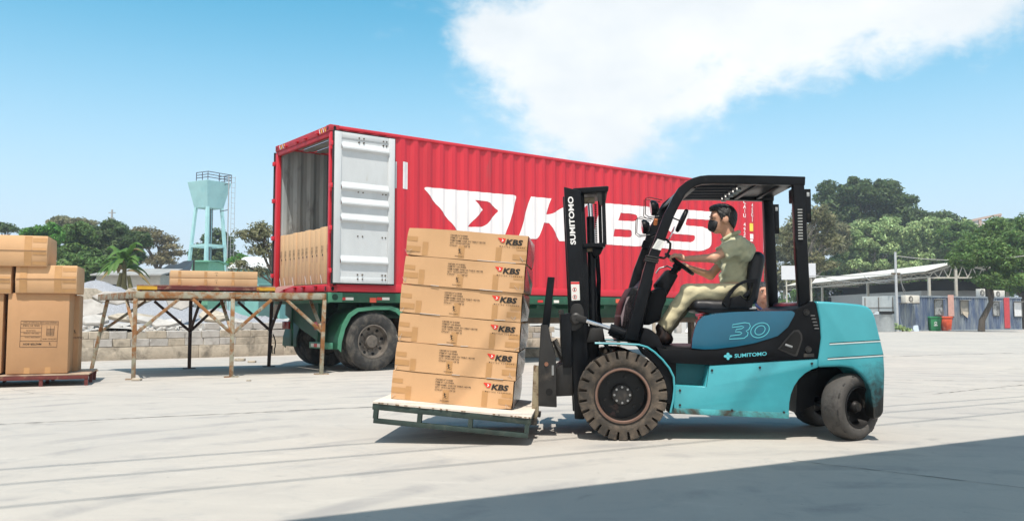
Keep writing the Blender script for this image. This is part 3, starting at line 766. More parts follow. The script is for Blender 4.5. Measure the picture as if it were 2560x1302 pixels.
def build_forklift():
    t = thing('forklift', 'turquoise and black diesel forklift carrying the carton stack', 'forklift', FK.m)
    p = FK.pix; P3 = FK.p3
    W0, W1 = .07, 1.18                                  # body sides (local depth)
    # ---- cyan lower frame with the step recess
    side = [(1676, 1032), (1684, 1016), (1688, 962), (1762, 966), (1773, 913), (2045, 896), (2046, 918), (2030, 923), (2013, 933), (1998, 947), (1986, 965), (1978, 985), (1974, 1006), (1972, 1045)]
    mb = MB(); mb.prism(FP(side, W0), W0, W1); mb.build('side_frame', CYAN, t, bevel=.008)
    CYANGRIME
    sk = MB().prism(FP([(1676, 1033), (1683.5, 1019), (1973, 1031), (1972, 1046)], W0 - .004), W0 - .006, W0 + .01); sk.build('sill', CYANGRIME, t, bevel=.002)
    MB().prism(FP([(1686, 900), (1764, 906), (1764, 966), (1686, 962)], W0 + .14), W0 + .16, W1 - .16).build('step_well', M('step_cyan_shaded', (.03, .20, .23), .6, var=.2, scale=5), t)  # darker copy of the turquoise paints the shade inside the step
    MB().prism(FP([(1664, 868), (1772, 868), (1772, 905), (1664, 905)], W0 + .05), W0 + .05, W1 - .05).build('floor_box', FBLK2, t, bevel=.01)
    for x, y in ((1700, 975), (1780, 925), (1900, 918), (2030, 908), (1960, 1030), (1830, 1025), (1700, 1012)):
        a = P3(x, y, W0 - .003); MB().lathe([(0, -.006), (.007, -.006), (.010, -.001), (.010, .006)], tuple(a), n=8, closed=False).build('bolt', FGREY, t)
    for (x0, y0, x1, y1) in ((1773, 914, 1766, 966),):
        MB().bar(P3(x0, y0, W0 - .0005), P3(x1, y1, W0 - .0005), .003, .003, (1, 0, 0)).build('panel_gap', FBLK, t)
    # hoses running down behind the mast
    for k in range(3):
        v = .52 + k * .08; MB().tube([P3(1490 + k * 3, 640, v), P3(1494 + k * 3, 700, v), P3(1490 + k * 4, 780, v), P3(1500 + k * 5, 850, v), P3(1530, 880, v)], .010, 6).build('hose', FBLK2, t, smooth=60)
    # ---- black waist panel, with the curve under the hood
    waist = [(1640, 866), (1660, 873), (1757, 873), (1790, 870), (1840, 862), (1888, 851), (1930, 835), (1960, 814), (1982, 785), (1990, 772), (2033, 752), (2040, 757), (2047, 792), (2054, 832), (2051, 880), (2046, 895), (1773, 912), (1757, 911), (1660, 906)]
    wp = MB().prism(FP(waist, W0 - .004), W0 - .006, W1 + .006).build('waist_panel', FBLK2, t, bevel=.007)
    # louvres, two fasteners, the pocket
    for k in range(5):
        a = P3(2032 + k * 2.4, 789 + k * 8, W0 - .008); MB().cbox((a.x, a.y, a.z), (.036, .012, .012)).build('louvre', M('louvre_grey', (.10, .10, .10), .5), t, bevel=.004)
    for x, y in ((2016, 780), (2021, 873)):
        a = P3(x, y, W0 - .008); MB().lathe([(0, -.012), (.012, -.012), (.014, -.006), (.024, -.008), (.026, .004)], (a.x, a.y, a.z), n=16, closed=False).build('fastener', FGREY, t)
    pk = FP([(1944, 872), (1960, 852), (1975, 835), (1985, 824), (1997, 824), (2005, 834), (2006, 848), (2000, 868), (1992, 890), (1985, 890)], W0 - .008)
    MB().prism(rounded(pk, {3: .02, 5: .02, 7: .02}), W0 - .0105, W0 - .008).build('pocket_rim', FGREY, t)
    MB().prism([( (x - 1.0 * 0) , z) for x, z in FP([(1950, 871), (1962, 856), (1976, 839), (1986, 829), (1995, 829), (2001, 837), (2002, 848), (1996, 866), (1989, 884), (1985, 885)], W0 - .01)], W0 - .0135, W0 - .011).build('pocket', DARK, t)
    a = P3(1972, 864, W0 - .014); MB().cbox(a, (.06, .006, .018), Matrix.Rotation(R(20), 3, 'Y')).build('latch', STEEL, t, bevel=.003)
    a = P3(2009, 883, W0 - .008); b_ = P3(2035, 892, W0 - .008); MB().box((a.x, W0 - .0105, b_.z), (b_.x, W0 - .0085, a.z)).build('data_plate', FGREY, t)
    # ---- hood
    hood = [(1729, 870), (1731, 845), (1737, 820), (1745, 802), (1758, 791), (1790, 784), (1838, 779.5), (1900, 777.5), (1980, 777), (1987, 781), (1986, 788), (1970, 817), (1944, 840), (1888, 857), (1840, 866), (1790, 872), (1760, 873)]
    def taper(mb):
        mb.v = [(x + .25 * max(0, (y - .2)) * min(1, max(0, (xh - x) / .25)), y, z) for x, y, z in mb.v]; return mb
    xh = p(1800, 800, W0)[0]
    hd = taper(MB().prism(FP(hood, W0 - .012), W0 - .012, W1 + .012)).build('hood', BLUE, t, bevel=.05, seg=5, smooth=60)
    taper(MB().prism(FP([(1728, 871), (1730, 845), (1735, 825), (1744, 804), (1757, 792), (1762, 792), (1752, 820), (1748, 871)], W0 - .02), W0 + .02, W1 - .02)).build('hood_front', M('hood_front_reflect', (.012, .012, .03), .18, var=.3, coat=.5, col2=(.055, .004, .010), r2=(.45, .6), stretch=(1, 1, .3)), t, bevel=.012, seg=3)  # dark navy and maroon put the hood's reflections into its colour
    # number on the hood: outlined digits
    def outline(loops, w, v, mat, nm):
        for lp in loops:
            pts = [P3(x, y, v) for x, y in lp]; mb = MB(); n = len(pts); out = []; inn = []
            for i in range(n):
                d = (pts[(i + 1) % n] - pts[i - 1]).normalized(); nn = Vector((-d.z, 0, d.x)); out.append(pts[i] + nn * w); inn.append(pts[i] - nn * w)
            mb.add(out + inn, [(i, (i + 1) % n, n + (i + 1) % n, n + i) for i in range(n)]).build(nm, mat, t, smooth=0)
    q3 = [(1832, 811), (1862, 806), (1873, 808), (1876, 815), (1872, 823), (1865, 827), (1870, 831), (1869, 838), (1860, 845), (1845, 846), (1823, 847), (1826, 839), (1850, 836), (1855, 832), (1850, 829), (1838, 829), (1841, 823), (1855, 821), (1860, 817), (1855, 815), (1830, 818)]
    cx0, cy0 = 1900, 825
    q0 = [(cx0 + 23 * math.cos(a) - 3.5 * math.sin(a) * -1, cy0 - 18.5 * math.sin(a) - 1.5 * math.cos(a)) for a in [k * math.pi / 14 for k in range(28)]]
    q00 = [(cx0 + 12.5 * math.cos(a) + 2.5 * math.sin(a), cy0 - 11.5 * math.sin(a) - 1 * math.cos(a)) for a in [k * math.pi / 12 for k in range(24)]]
    outline([q3, q0, q00], .0030, W0 - .0155, MARK, 'hood_number')
    # maker's name on the waist panel with its four-petal mark
    a = P3(1836.5, 894, W0 - .008); b_ = P3(1917, 888, W0 - .008)
    letters_on(t, 'maker_lettering', 'SUMITOMO', MARK, a, b_ - a, (0, 0, 1), .030, (b_ - a).length, .02)
    c = P3(1820, 890, W0 - .008)
    for dx, dz, rx, rz in ((-.017, 0, .016, .011), (.017, 0, .016, .011), (0, .016, .012, .013), (0, -.016, .012, .013)):
        MB().add([(c.x + dx + rx * math.cos(k * math.pi / 6), c.y - .0005, c.z + dz + rz * math.sin(k * math.pi / 6)) for k in range(12)], [tuple(range(12))]).build('maker_mark', MARK, t, smooth=0)
    # ---- counterweight
    cw = [(2046, 898), (2053, 845), (2050, 800), (2042, 762), (2038, 752.5), (2069, 754), (2110, 757), (2150, 761), (2170, 766), (2181, 776), (2189, 795), (2198, 832), (2210, 882), (2213, 931), (2210, 1030), (2202, 1043), (2184, 1049), (2183, 1014), (2176, 976), (2165, 950), (2150, 932), (2130, 919), (2100, 916), (2046, 918)]
    CWM = M('counterweight_paint', (.048, .34, .395), .34, var=.09, scale=3, coat=.35, col2=(.038, .285, .345), r2=(.5, .8), scale2=1.5, zone=(.62, 0, -.78, .72, .98, (.022, .022, .02), .5))
    cwt = MB().prism(FP(cw, W0 - .02), W0 - .02, W1 + .02).build('counterweight', CWM, t, bevel=.035, seg=4, smooth=50)
    for (x0, y0, x1, y1) in ((2074, 860, 2201, 852.5), (2069, 897.5, 2209, 888.5)):
        a = P3(x0, y0, W0 - .0215); b_ = P3(x1, y1, W0 - .0215); MB().bar(a, b_, .003, .010).build('painted_groove', M('groove_lit_edge', (.55, .66, .66), .5), cwt); MB().bar(a + Vector((0, 0, .008)), b_ + Vector((0, 0, .008)), .003, .006).build('painted_groove', FBLK, cwt)  # pale and dark strips paint the lit and shaded edges of the seams
    # rear lid, tail lamp
    a = p(2050, 753, .3); b_ = p(1932, 768, 1.0)
    MB().box((b_[0], .16, b_[1] - .05), (a[0] + .02, W1 - .16, a[1] - .004)).build('rear_lid', M('lid_purple', (.03, .022, .06), .3, var=.2, coat=.4), t, bevel=.02)
    # ---- overhead guard: near and far frames, roof
    fo = [(1561, 848), (1588, 754), (1614, 660), (1637, 600), (1659.7, 538), (1671, 517), (1682.6, 492), (1697, 469), (1714, 454.6), (1732, 445), (1751, 439.5), (1771, 437.5), (1850, 437.6), (1930, 439), (2014, 441.5)]
    fi = [(2013, 463.5), (1930, 461), (1853, 459.5), (1785, 458.5), (1755, 460), (1740, 465), (1727, 473), (1714, 486), (1699, 512), (1685, 541), (1663, 600), (1640, 660), (1618, 754), (1592, 852)]
    prof = FP(fo + fi, .10); H_ = []
    for y0 in (.10, 1.04): MB().prism(prof, y0, y0 + .075).build('guard_frame', FBLK, t, bevel=.006)
    # rear posts
    rp = FP([(1984, 462), (2011, 463), (2019, 600), (2026.5, 752), (1999, 766), (1989.5, 604)], .10)
    for y0 in (.10, 1.04):
        po = MB().prism(rp, y0, y0 + .075).build('guard_post', FBLK, t, bevel=.006)
        if y0 < .5:
            a = p(1992, 521, .097); b_ = p(2008, 601, .097)
            MB().box((a[0], .094, b_[1]), (b_[0], .0985, a[1])).build('vent', DARK, po)
            for k in range(11):
                z = b_[1] + (a[1] - b_[1]) * (k + .5) / 11; MB().cbox(((a[0] + b_[0]) / 2, .090, z), (b_[0] - a[0] - .008, .008, .011)).build('vent_slat', M('slat_grey', (.34, .35, .34), .5), po, bevel=.002)
        a = p(2012, 472, .1); b_ = p(2030, 556, .1)
        MB().box((a[0], y0 + .01, b_[1]), (b_[0], y0 + .03, a[1])).build('bracket', FBLK, po, bevel=.004)
        c = p(2021, 486, .1); MB().cbox((c[0], y0 + .008, c[1]), (.022, .006, .035)).build('slot', M('slot_pale', (.35, .37, .38), .5), po, bevel=.003)
        c = p(2022, 541, .1); MB().cbox((c[0], y0 + .008, c[1]), (.02, .006, .045)).build('slot', DARK, po, bevel=.003)
    zt = p(1900, 450, .10)[1]; xa = p(1826, 450, .55)[0]; xb = p(2008, 450, .1)[0]; xf = p(1745, 450, .1)[0]
    MB().box((xa, .176, zt - .012), (xb, 1.069, zt + .01)).build('roof_plate', FBLK, t, bevel=.004)
    for k in range(2): MB().cbox((xa + .15 + k * .20, .62, zt - .022), (.035, .89, .018)).build('roof_rib', FBLK, t, bevel=.004)
    for k in range(5):
        y = .33 + k * .165; MB().bar((xf - .05, y, zt - .012), (xa, y, zt - .012), .012, .034).build('roof_bar', FBLK, t)
    for k in range(5): MB().tube([(xa - .01, .30 + k * .15, zt - .05), (xa + .03, .30 + k * .15, zt - .05)], .02, 8).build('bolt', STEEL, t)
    MB().cbox((xf - .03, .62, zt - .02), (.06, .89, .07)).build('cross_beam', FBLK, t, bevel=.008)
    a = p(1690, 486, .1); b_ = p(1716, 455, .1)
    MB().add([(a[0], .176, a[1]), (b_[0], .176, b_[1]), (b_[0], 1.069, b_[1]), (a[0], 1.069, a[1]), (a[0] + .02, .176, a[1]), (b_[0] + .02, .176, b_[1]), (b_[0] + .02, 1.069, b_[1]), (a[0] + .02, 1.069, a[1])], [(0, 1, 2, 3), (7, 6, 5, 4), (0, 4, 5, 1), (1, 5, 6, 2), (2, 6, 7, 3), (3, 7, 4, 0)]).build('front_header', FBLK, t)
    c = p(1990, 455, .55); MB().cbox((c[0], .55, zt - .07), (.10, .12, .12)).build('rear_lamp', FBLK2, t, bevel=.01)
    # sticker, tape, grab handle on the near front post
    MB().prism(FP([(1644, 597), (1662, 603), (1652, 626), (1630, 620)], .097), .0965, .0985).build('sticker', STICK, t)
    for k in range(7):
        a = P3(1646 - k * 1.9, 601 + k * 3.0, .0960); b_ = P3(1657 - k * 1.9, 604 + k * 3.0, .0960); MB().bar(a, b_, .0008, .003).build('sticker_print', M('print_grey', (.35, .36, .4), .6), t)
    for k, dy in enumerate((0, 6, 11)):
        a = P3(1614.5 - k * 2, 640 + dy, .13); b_ = P3(1648 - k * 2, 646 + dy, .13); MB().bar(a, b_, .085, .012).build('tape_band', FGREY, t, bevel=.003)
    MB().tube([P3(x, y, .14) for x, y in ((1654, 595), (1668, 600), (1676, 609), (1675, 622), (1667, 640), (1660, 645), (1645, 643))], .010, 8).build('grab_handle', FBLK2, t)
    # mirrors
    c = P3(1703.5, 551, .20); rot = Matrix.Rotation(R(25), 3, 'Y')
    mb = MB(); mb.lathe([(0, -.012), (.10, -.012), (.112, -.004), (.112, .012), (.10, .02), (0, .02)], (0, 0, 0), axis='x', n=24, closed=False)
    mb.v = [tuple(c + rot @ Vector((x, y * .55, z * .92))) for x, y, z in mb.v]; mb.build('mirror', FBLK2, t, smooth=50)
    MB().tube([P3(1683, 545, .14), P3(1690, 548, .17), P3(1700, 552, .2)], .006, 6).build('mirror_arm', FBLK, t)
    c2 = P3(1677, 587, .95); mb = MB().lathe([(0, -.004), (.085, -.004), (.085, .006), (0, .006)], (0, 0, 0), axis='x', n=20, closed=False)
    mb.v = [tuple(c2 + rot @ Vector((x, y * .5, z))) for x, y, z in mb.v]; mb.build('mirror', LENS, t, smooth=50)
    # head lamps with wire guards
    for (cx, cy, v, hw, hh) in ((1634, 520, .30, 13, 21), (1612, 567, .95, 12, 19)):
        c = P3(cx, cy, v); s = .0031 if v < .5 else .0035
        mb = MB().lathe([(0, -hw * s * .6), (hh * s * .92, -hw * s * .6), (hh * s, -hw * s * .2), (hh * s * .95, hw * s * .3), (hh * s * .55, hw * s * 1.0), (0, hw * s * 1.05)], (0, 0, 0), axis='x', n=20, closed=False)
        ro = Matrix.Rotation(R(-6), 3, 'Y'); mb.v = [tuple(c + ro @ Vector(q)) for q in mb.v]; lp = mb.build('head_lamp', FBLK2, t, smooth=50)
        mb = MB().lathe([(0, 0), (hh * s * .86, 0)], (-hw * s * .62, 0, 0), axis='x', n=20, closed=False); mb.v = [tuple(c + ro @ Vector(q)) for q in mb.v]; mb.build('lens', LENS, lp)
        d = hh * s * 1.25
        for yy in (-.06, .06):
            MB().tube([c + Vector((hw * s * 1.6, yy, d * .7)), c + Vector((-hw * s * 1.0, yy, d)), c + Vector((-hw * s * 1.75, yy, d * .9)), c + Vector((-hw * s * 1.9, yy, -d * .75)), c + Vector((-hw * s * 1.2, yy, -d)), c + Vector((hw * s * .9, yy, -d * .95))], .004, 6).build('wire_guard', FBLK, lp)
        MB().tube([c + Vector((hw * s * .3, 0, -hh * s * .9)), c + Vector((hw * s * 1.2, 0, -hh * s * 1.3)), c + Vector((hw * s * 2.4, -.02, -hh * s * 1.0))], .012, 6).build('lamp_arm', FBLK, lp)
    MB().cbox(P3(1615, 612, 1.0), (.07, .06, .07), Matrix.Rotation(R(20), 3, 'Y')).build('indicator', FBLK2, t, bevel=.008)
    MB().tube([P3(1638, 562, .12), P3(1640, 548, .10)], .016, 8).build('indicator', M('indicator_orange', (.55, .16, .04), .3), t)
    # ---- cowl, dash, steering column and wheel
    MB().prism(FP([(1542, 850), (1556, 760), (1580, 715), (1592, 722), (1620, 690), (1632, 700), (1612, 790), (1600, 852)], .35), .30, .95).build('dashboard', FBLK2, t, bevel=.02)
    MB().prism(FP([(1557, 790), (1572, 742), (1592, 733), (1578, 800), (1560, 836)], .12), .30, .96).build('front_plate', M('plate_mauve', (.20, .15, .16), .4, var=.15), t, bevel=.004)
    MB().prism(rounded(FP([(1622, 730), (1650, 716), (1667, 728), (1664, 752), (1655, 772), (1650, 800), (1622, 812), (1606, 812), (1608, 770)], .40), {1: .04, 2: .03, 4: .05}), .36, .52).build('pedal_cover', FBLK2, t, bevel=.02, seg=3)
    MB().prism(FP([(1636, 712), (1668, 673), (1694, 688), (1664, 742), (1650, 738)], .58), .52, .72).build('steering_column', FBLK2, t, bevel=.015)
    MB().tube([P3(1640, 683, .70), P3(1648, 671, .70), P3(1668, 665, .70), P3(1684, 672, .68)], .008, 6).build('lever', STEEL, t)
    MB().prism(rounded(FP([(1597, 868), (1603, 838), (1612, 818), (1630, 824), (1645, 838), (1654, 858), (1660, 874)], .12), {3: .03}), .12, 1.13).build('toe_board', FBLK2, t, bevel=.015)
    MB().tube([P3(1650, 735, .62), P3(1682, 683, .62), P3(1695, 664, .62)], .032, 10).build('column_tube', FBLK2, t)
    c = P3(1698.5, 660, .62); nrm = Vector((.60, -.10, .79)).normalized(); ax = nrm.cross(Vector((0, 1, 0))).normalized(); ay = nrm.cross(ax)
    rw = .142
    wl = MB().tube([c + ax * rw * math.cos(k * math.pi / 16) + ay * rw * math.sin(k * math.pi / 16) for k in range(32)], .014, 8, closed=True).build('steering_wheel', FBLK2, t, smooth=60)
    for k in (0, 2.1, 4.2): MB().bar(c - nrm * .02, c + (ax * math.cos(k + .5) + ay * math.sin(k + .5)) * rw, .022, .010, nrm).build('spoke', FBLK2, wl)
    MB().tube([c - nrm * .05, c + nrm * .004], .04, 12).build('wheel_hub', FBLK2, wl)
    kb = c + ax * rw * .75 - ay * rw * .62 ; 
    # ---- seat
    s0 = P3(1772, 765, .62)
    def seatc(P):
        d = rbox(P, (s0.x + .00, .62, s0.z + .00), (.34, .46, .10), .045)
        d = smin(d, rbox(P, (s0.x + .13, .62, s0.z - .015), (.34, .46, .07), .03), .03)
        return smin(d, ell(P, (s0.x - .12, .62, s0.z - .0), (.06, .2, .05)), .04)
    soft(seatc, (s0.x - .3, .3, s0.z - .15), (s0.x + .36, .95, s0.z + .14), .014, 'seat', SEATM, t)
    bt = P3(1884, 650, .62); bm_ = P3(1868, 745, .62)
    def seatb(P):
        d = cone(P, (bm_.x - .0, .50, bm_.z), (bt.x, .50, bt.z), .060, .066); d = smin(d, cone(P, (bm_.x, .74, bm_.z), (bt.x, .74, bt.z), .060, .066), .10)
        return np.maximum(d, -(P[:, 0] - (bt.x - .085)))
    soft(seatb, (bt.x - .25, .33, bm_.z - .15), (bt.x + .2, .92, bt.z + .15), .014, 'backrest', SEATM, t)
    arm = FP([(1806, 757), (1822, 728), (1842, 709), (1866, 698), (1892, 697), (1892, 706), (1886, 740), (1878, 770), (1815, 768)], .36)
    ai = FP([(1822, 745), (1836, 724), (1850, 712), (1868, 706), (1882, 706), (1878, 735), (1870, 752), (1862, 748), (1850, 738), (1834, 742)], .36)
    for v0 in (.34, .84):
        v2, fs = fill_poly([rounded(arm, {2: .05, 3: .05}), rounded(ai, {1: .03, 2: .03})])
        mb = MB(); n = len(v2); mb.add([(x, v0, z) for x, z in v2] + [(x, v0 + .055, z) for x, z in v2], [tuple(f) for f in fs] + [tuple(n + i for i in f[::-1]) for f in fs])
        for lp in (rounded(arm, {2: .05, 3: .05}), rounded(ai, {1: .03, 2: .03})):
            k = len(lp); mb.add([(x, v0, z) for x, z in lp] + [(x, v0 + .055, z) for x, z in lp], [(i, (i + 1) % k, (i + 1) % k + k, i + k) for i in range(k)])
        mb.build('hip_restraint', FBLK2, t)
    MB().prism(FP([(1828, 745), (1848, 738), (1866, 756), (1866, 770), (1822, 770)], .345), .325, .345).build('seat_box', FBLK2, t, bevel=.006)
    a = P3(1860, 742, .33); b_ = P3(1874, 727, .33); MB().bar(a, b_, .03, .03).build('belt_buckle', FBLK2, t, bevel=.005)
    MB().prism(FP([(1732, 774), (1890, 772), (1880, 781), (1770, 783)], .45), .38, .88).build('seat_rail', FBLK, t)
    # ---- mast (leans a little forward), near and far channels
    ml = [(1410, 467), (1422, 721), (1437, 1047), (1461, 1048), (1470, 900), (1462, 743), (1456, 600), (1452, 477)]
    prof = FP(ml, .30)
    for y0 in (.30, .87): MB().prism(prof, y0, y0 + .085).build('mast_channel', FBLK, t, bevel=.006)
    inner = FP([(1425, 480), (1436, 721), (1448, 1000), (1470, 1000), (1472, 721), (1460, 480)], .39)
    for y0 in (.395, .785): MB().prism(inner, y0, y0 + .07).build('inner_channel', FBLK, t, bevel=.004)
    # maker's name reads upwards on the near channel
    a = P3(1431, 611, .2985); b_ = P3(1424, 491, .2985)
    letters_on(t, 'maker_lettering', 'SUMITOMO', LETW, P3(1440.0, 611, .2985), b_ - a, (-1, 0, -.05), .046, (b_ - a).length, .03)
    MB().prism(FP([(1427, 704), (1448, 704), (1450, 750), (1429, 751)], .2985), .2965, .2985).build('warning_sticker', STICK, t)
    MB().prism(FP([(1427, 704.5), (1448, 704.5), (1448.3, 710), (1427.3, 710)], .2963), .2955, .2964).build('sticker_red', REFR, t)
    for cx, cy in ((1436.5, 723.5), (1437, 742)):
        c = P3(cx, cy, .2955); MB().lathe([(.014, 0), (.018, 0), (.018, .001), (.014, .001)], (c.x, c.y, c.z), n=16).build('sticker_sign', REFR, t); MB().cbox(c, (.008, .001, .022)).build('sticker_figure', INK, t)
    # top yoke, cylinders, chains, hose guide
    za = p(1436, 468, .3)[1]
    MB().prism(FP([(1432, 471), (1518, 465), (1522, 467), (1520, 479), (1500, 480), (1434, 484)], .34), .33, .93).build('top_yoke', FBLK, t, bevel=.006)
    MB().prism(FP([(1490, 480), (1518, 480), (1512, 515), (1500, 514)], .36), .34, .352).build('yoke_gusset', FGREY, t)
    for v in (.47, .79):
        MB().tube([P3(1474, 497, v), P3(1477, 545, v)], .022, 12).build('piston_rod', CHROME, t)
        MB().tube([P3(1476, 542, v), P3(1485, 900, v)], .034, 12).build('lift_cylinder', FBLK, t)
        MB().cbox(P3(1472, 502, v), (.10, .06, .05)).build('rod_block', RUSTY, t, bevel=.006)
        MB().cbox(P3(1480, 624, v), (.09, .08, .04)).build('cylinder_collar', RUSTY, t, bevel=.006)
        for k in range(22): 
            a = P3(1488.5 + k * .12, 512 + k * 4.6, v - .05); MB().cbox(a, (.018, .014, .011)).build('chain_link', FBLK2, t)
    MB().prism(FP([(1451, 609), (1512, 607), (1514, 617), (1452, 620)], .36), .34, .93).build('cross_tie', FBLK, t, bevel=.004)
    MB().prism(FP([(1480, 622), (1508, 620), (1502, 634), (1492, 646), (1482, 640)], .45), .40, .86).build('chain_anchor', FBLK2, t, bevel=.006)
    for xa_, v in ((1508, .35), (1498, .91)): MB().bar(P3(xa_, 478, v), P3(xa_ + 4, 612, v), .02, .03).build('hose_guide', FBLK, t)
    # lower mast: pivot boss, tilt cylinder, hose box
    MB().prism(rounded(FP([(1424, 826), (1424, 783), (1430, 760), (1452, 758), (1459, 775), (1461, 800), (1455, 815), (1440, 826)], .29), {2: .03, 3: .03}), .26, .30).build('mast_bracket', FGREY, t, bevel=.006)
    c = P3(1440, 797, .25); MB().lathe([(0, -.02), (.035, -.02), (.05, -.008), (.05, .02)], (c.x, c.y, c.z), n=20, closed=False).build('pivot_pin', FGREY, t)
    MB().bar(P3(1440, 792, .25), P3(1466, 801, .25), .05, .055).build('clevis', FGREY, t, bevel=.01)
    MB().tube([P3(1460, 800, .25), P3(1527, 822, .25)], .017, 12).build('tilt_rod', CHROME, t)
    MB().tube([P3(1524, 821, .25), P3(1600, 850, .25)], .043, 16).build('tilt_cylinder', FBLK, t)
    MB().tube([P3(1524, 833, .24), P3(1545, 842, .24)], .018, 10).build('cylinder_port', FBLK, t)
    MB().prism(FP([(1476, 820), (1508, 820), (1508, 852), (1466, 856)], .36), .36, .84).build('hose_box', FGREY, t, bevel=.005)
    MB().prism(FP([(1462, 800), (1498, 850), (1498, 1010), (1462, 1010)], .42), .42, .80).build('axle_case', FBLK2, t, bevel=.02)
    # ---- carriage, load backrest with spring hinge, forks
    up = FP([(1369, 692), (1387, 693), (1380, 760), (1374, 818), (1355, 816), (1362, 755)], .22)
    br = FP([(1352, 811), (1370, 812), (1377, 850), (1390, 890), (1392, 1017), (1346, 1014), (1346, 917), (1349, 870)], .20)
    for y0 in (.20, .93):
        MB().prism(up, y0, y0 + .05).build('backrest_bar', FBLK, t, bevel=.005)
        hb = MB().prism(br, y0 - .02, y0 + .045).build('hinge_bracket', FGREY, t, bevel=.005)
        c = FK.p3(1373, 979, y0 - .022); MB().lathe([(0, -.002), (.028, -.002), (.028, .004)], tuple(c), n=18, closed=False).build('hole', DARK, hb)
        c = FK.p3(1366, 910, y0 - .022); MB().lathe([(0, -.012), (.016, -.012), (.018, .004)], tuple(c), n=12, closed=False).build('pin', M('pin_rust', (.22, .10, .06), .6), hb)
        MB().cbox(FK.p3(1382, 925, y0 - .022), (.018, .012, .08)).build('tab', STEEL, hb)
        MB().prism(FP([(1334, 912), (1347, 914), (1347, 1030), (1340, 1050), (1331, 1052), (1329, 1035)], y0 + .1), y0 + .04, y0 + .14).build('fork_shank', RUSTY, t, bevel=.006)
    for zc in (715, 760, 808): 
        a = FK.p3(1376 - (zc - 700) * .13, zc, .3); MB().cbox((a.x, .595, a.z), (.035, .70, .05)).build('backrest_rail', FBLK, t)
    for k in range(2):
        y = .30 + k * .58; a = FK.p3(1386, 850, y); b_ = FK.p3(1410, 904, y); d = (b_ - a); n_ = 120; sx = d.cross(Vector((0, 1, 0))).normalized(); sy = Vector((0, 1, 0))
        MB().tube([a + d * (i / n_) + (sx * math.cos(i * .9) + sy * math.sin(i * .9)) * .024 for i in range(n_ + 1)], .0045, 5).build('spring', FGREY, t)
    MB().prism(FP([(1401, 786), (1428, 782), (1430, 917), (1408, 917), (1403, 860)], .26), .25, .98).build('carriage_plate', FBLK, t, bevel=.006)
    MB().prism(FP([(1391, 990), (1391, 920), (1412, 905), (1430, 900), (1432, 988)], .30), .28, .95).build('carriage_plate', FGREY, t, bevel=.006)
    a = FK.p3(1404, 779, .3); MB().tube([(a.x, .26, a.z), (a.x, .99, a.z)], .02, 10).build('carriage_shaft', FGREY, t)
    MB().bar(FK.p3(1388, 925, .45), FK.p3(1412, 905, .45), .3, .03).build('tilt_link', FGREY, t)
    # ---- front wheels: lugged solid tyres
    cz = .352; R_ = .350
    for y0, f in ((0.0, -1), (1.02, 1)):
        w = thing('front_wheel', None, None, Matrix.Translation((0, y0 + .115, cz))); w.parent = t; h = .112
        MB().lathe([(.22, -h * .85), (.245, -h * .97), (.268, -h), (.284, -h * .98), (.288, -h * .8), (.288, h * .8), (.284, h * .98), (.268, h), (.245, h * .97), (.22, h * .85)], (0, 0, 0), n=64).build('tyre', TYRE2, w, smooth=40)
        nl = 24; lug = MB()
        for sgn in (-1, 1):
            for k in range(nl):
                a0 = 2 * math.pi * (k + (.25 if sgn > 0 else 0)) / nl; da = 2 * math.pi / nl * .40
                vs = []
                for aa, yy in ((a0 - da, sgn * h), (a0 + da, sgn * h), (a0 + da + .10, sgn * .0), (a0 - da + .10, sgn * .0)):
                    vs.append((aa, yy))
                V = []
                for rr_, tap in ((.268, 1.0), (R_, .93)):
                    for aa, yy in vs:
                        am = a0 + (0 if abs(yy) > .01 else .10); aa2 = am + (aa - am) * tap; V.append((rr_ * math.cos(aa2), yy * (1.0 if rr_ < .3 else .96), rr_ * math.sin(aa2)))
                MB().add(V, [(0, 1, 2, 3), (7, 6, 5, 4), (0, 4, 5, 1), (1, 5, 6, 2), (2, 6, 7, 3), (3, 7, 4, 0)]).build('tread_lug', TYRE2, w, bevel=.004, seg=1)
        MB().lathe([(.222, f * h * .8), (.226, f * h * .96), (.212, f * h * .98), (.200, f * h * .72), (.190, f * h * .1), (.185, -f * h * .3), (0, -f * h * .3), (0, -f * h * .5), (.22, -f * h * .5)], (0, 0, 0), n=48, closed=False).build('rim', M('rim_black', (.006, .006, .006), .5, var=.3, col2=(.10, .05, .04), r2=(.62, .75), scale2=9), w, smooth=40)
        MB().lathe([(.196, f * h * .90), (.204, f * h * 1.0), (.218, f * h * .98), (.214, f * h * .90)], (0, 0, 0), n=48).build('rim_ring', M('rim_ring', (.20, .12, .09), .55, .3, var=.3), w, smooth=60)
        MB().lathe([(.085, -f * h * .3), (.085, f * h * .28), (.076, f * h * .36), (.03, f * h * .38), (0, f * h * .38)], (0, 0, 0), n=28, closed=False).build('hub', FGREY, w, smooth=40)
        for k in range(8):
            a0 = k * math.pi / 4; MB().lathe([(0, f * .012), (.009, f * .012), (.011, -f * .006)], (.062 * math.cos(a0), f * h * .37, .062 * math.sin(a0)), n=6, closed=False).build('bolt', STEEL, w)
        for k in range(6):
            a0 = k * math.pi / 3 + .3; MB().lathe([(0, f * .016), (.012, f * .016), (.013, -f * .006)], (.14 * math.cos(a0), -f * h * .3, .14 * math.sin(a0)), n=6, closed=False).build('nut', FGREY, w)
    # front fender with its thin turquoise edge
    fe = [(1487, 856), (1540, 857), (1597, 860), (1618, 866), (1636, 878), (1656, 897), (1673, 918), (1684, 940), (1686, 968), (1683, 997), (1676, 1029)]
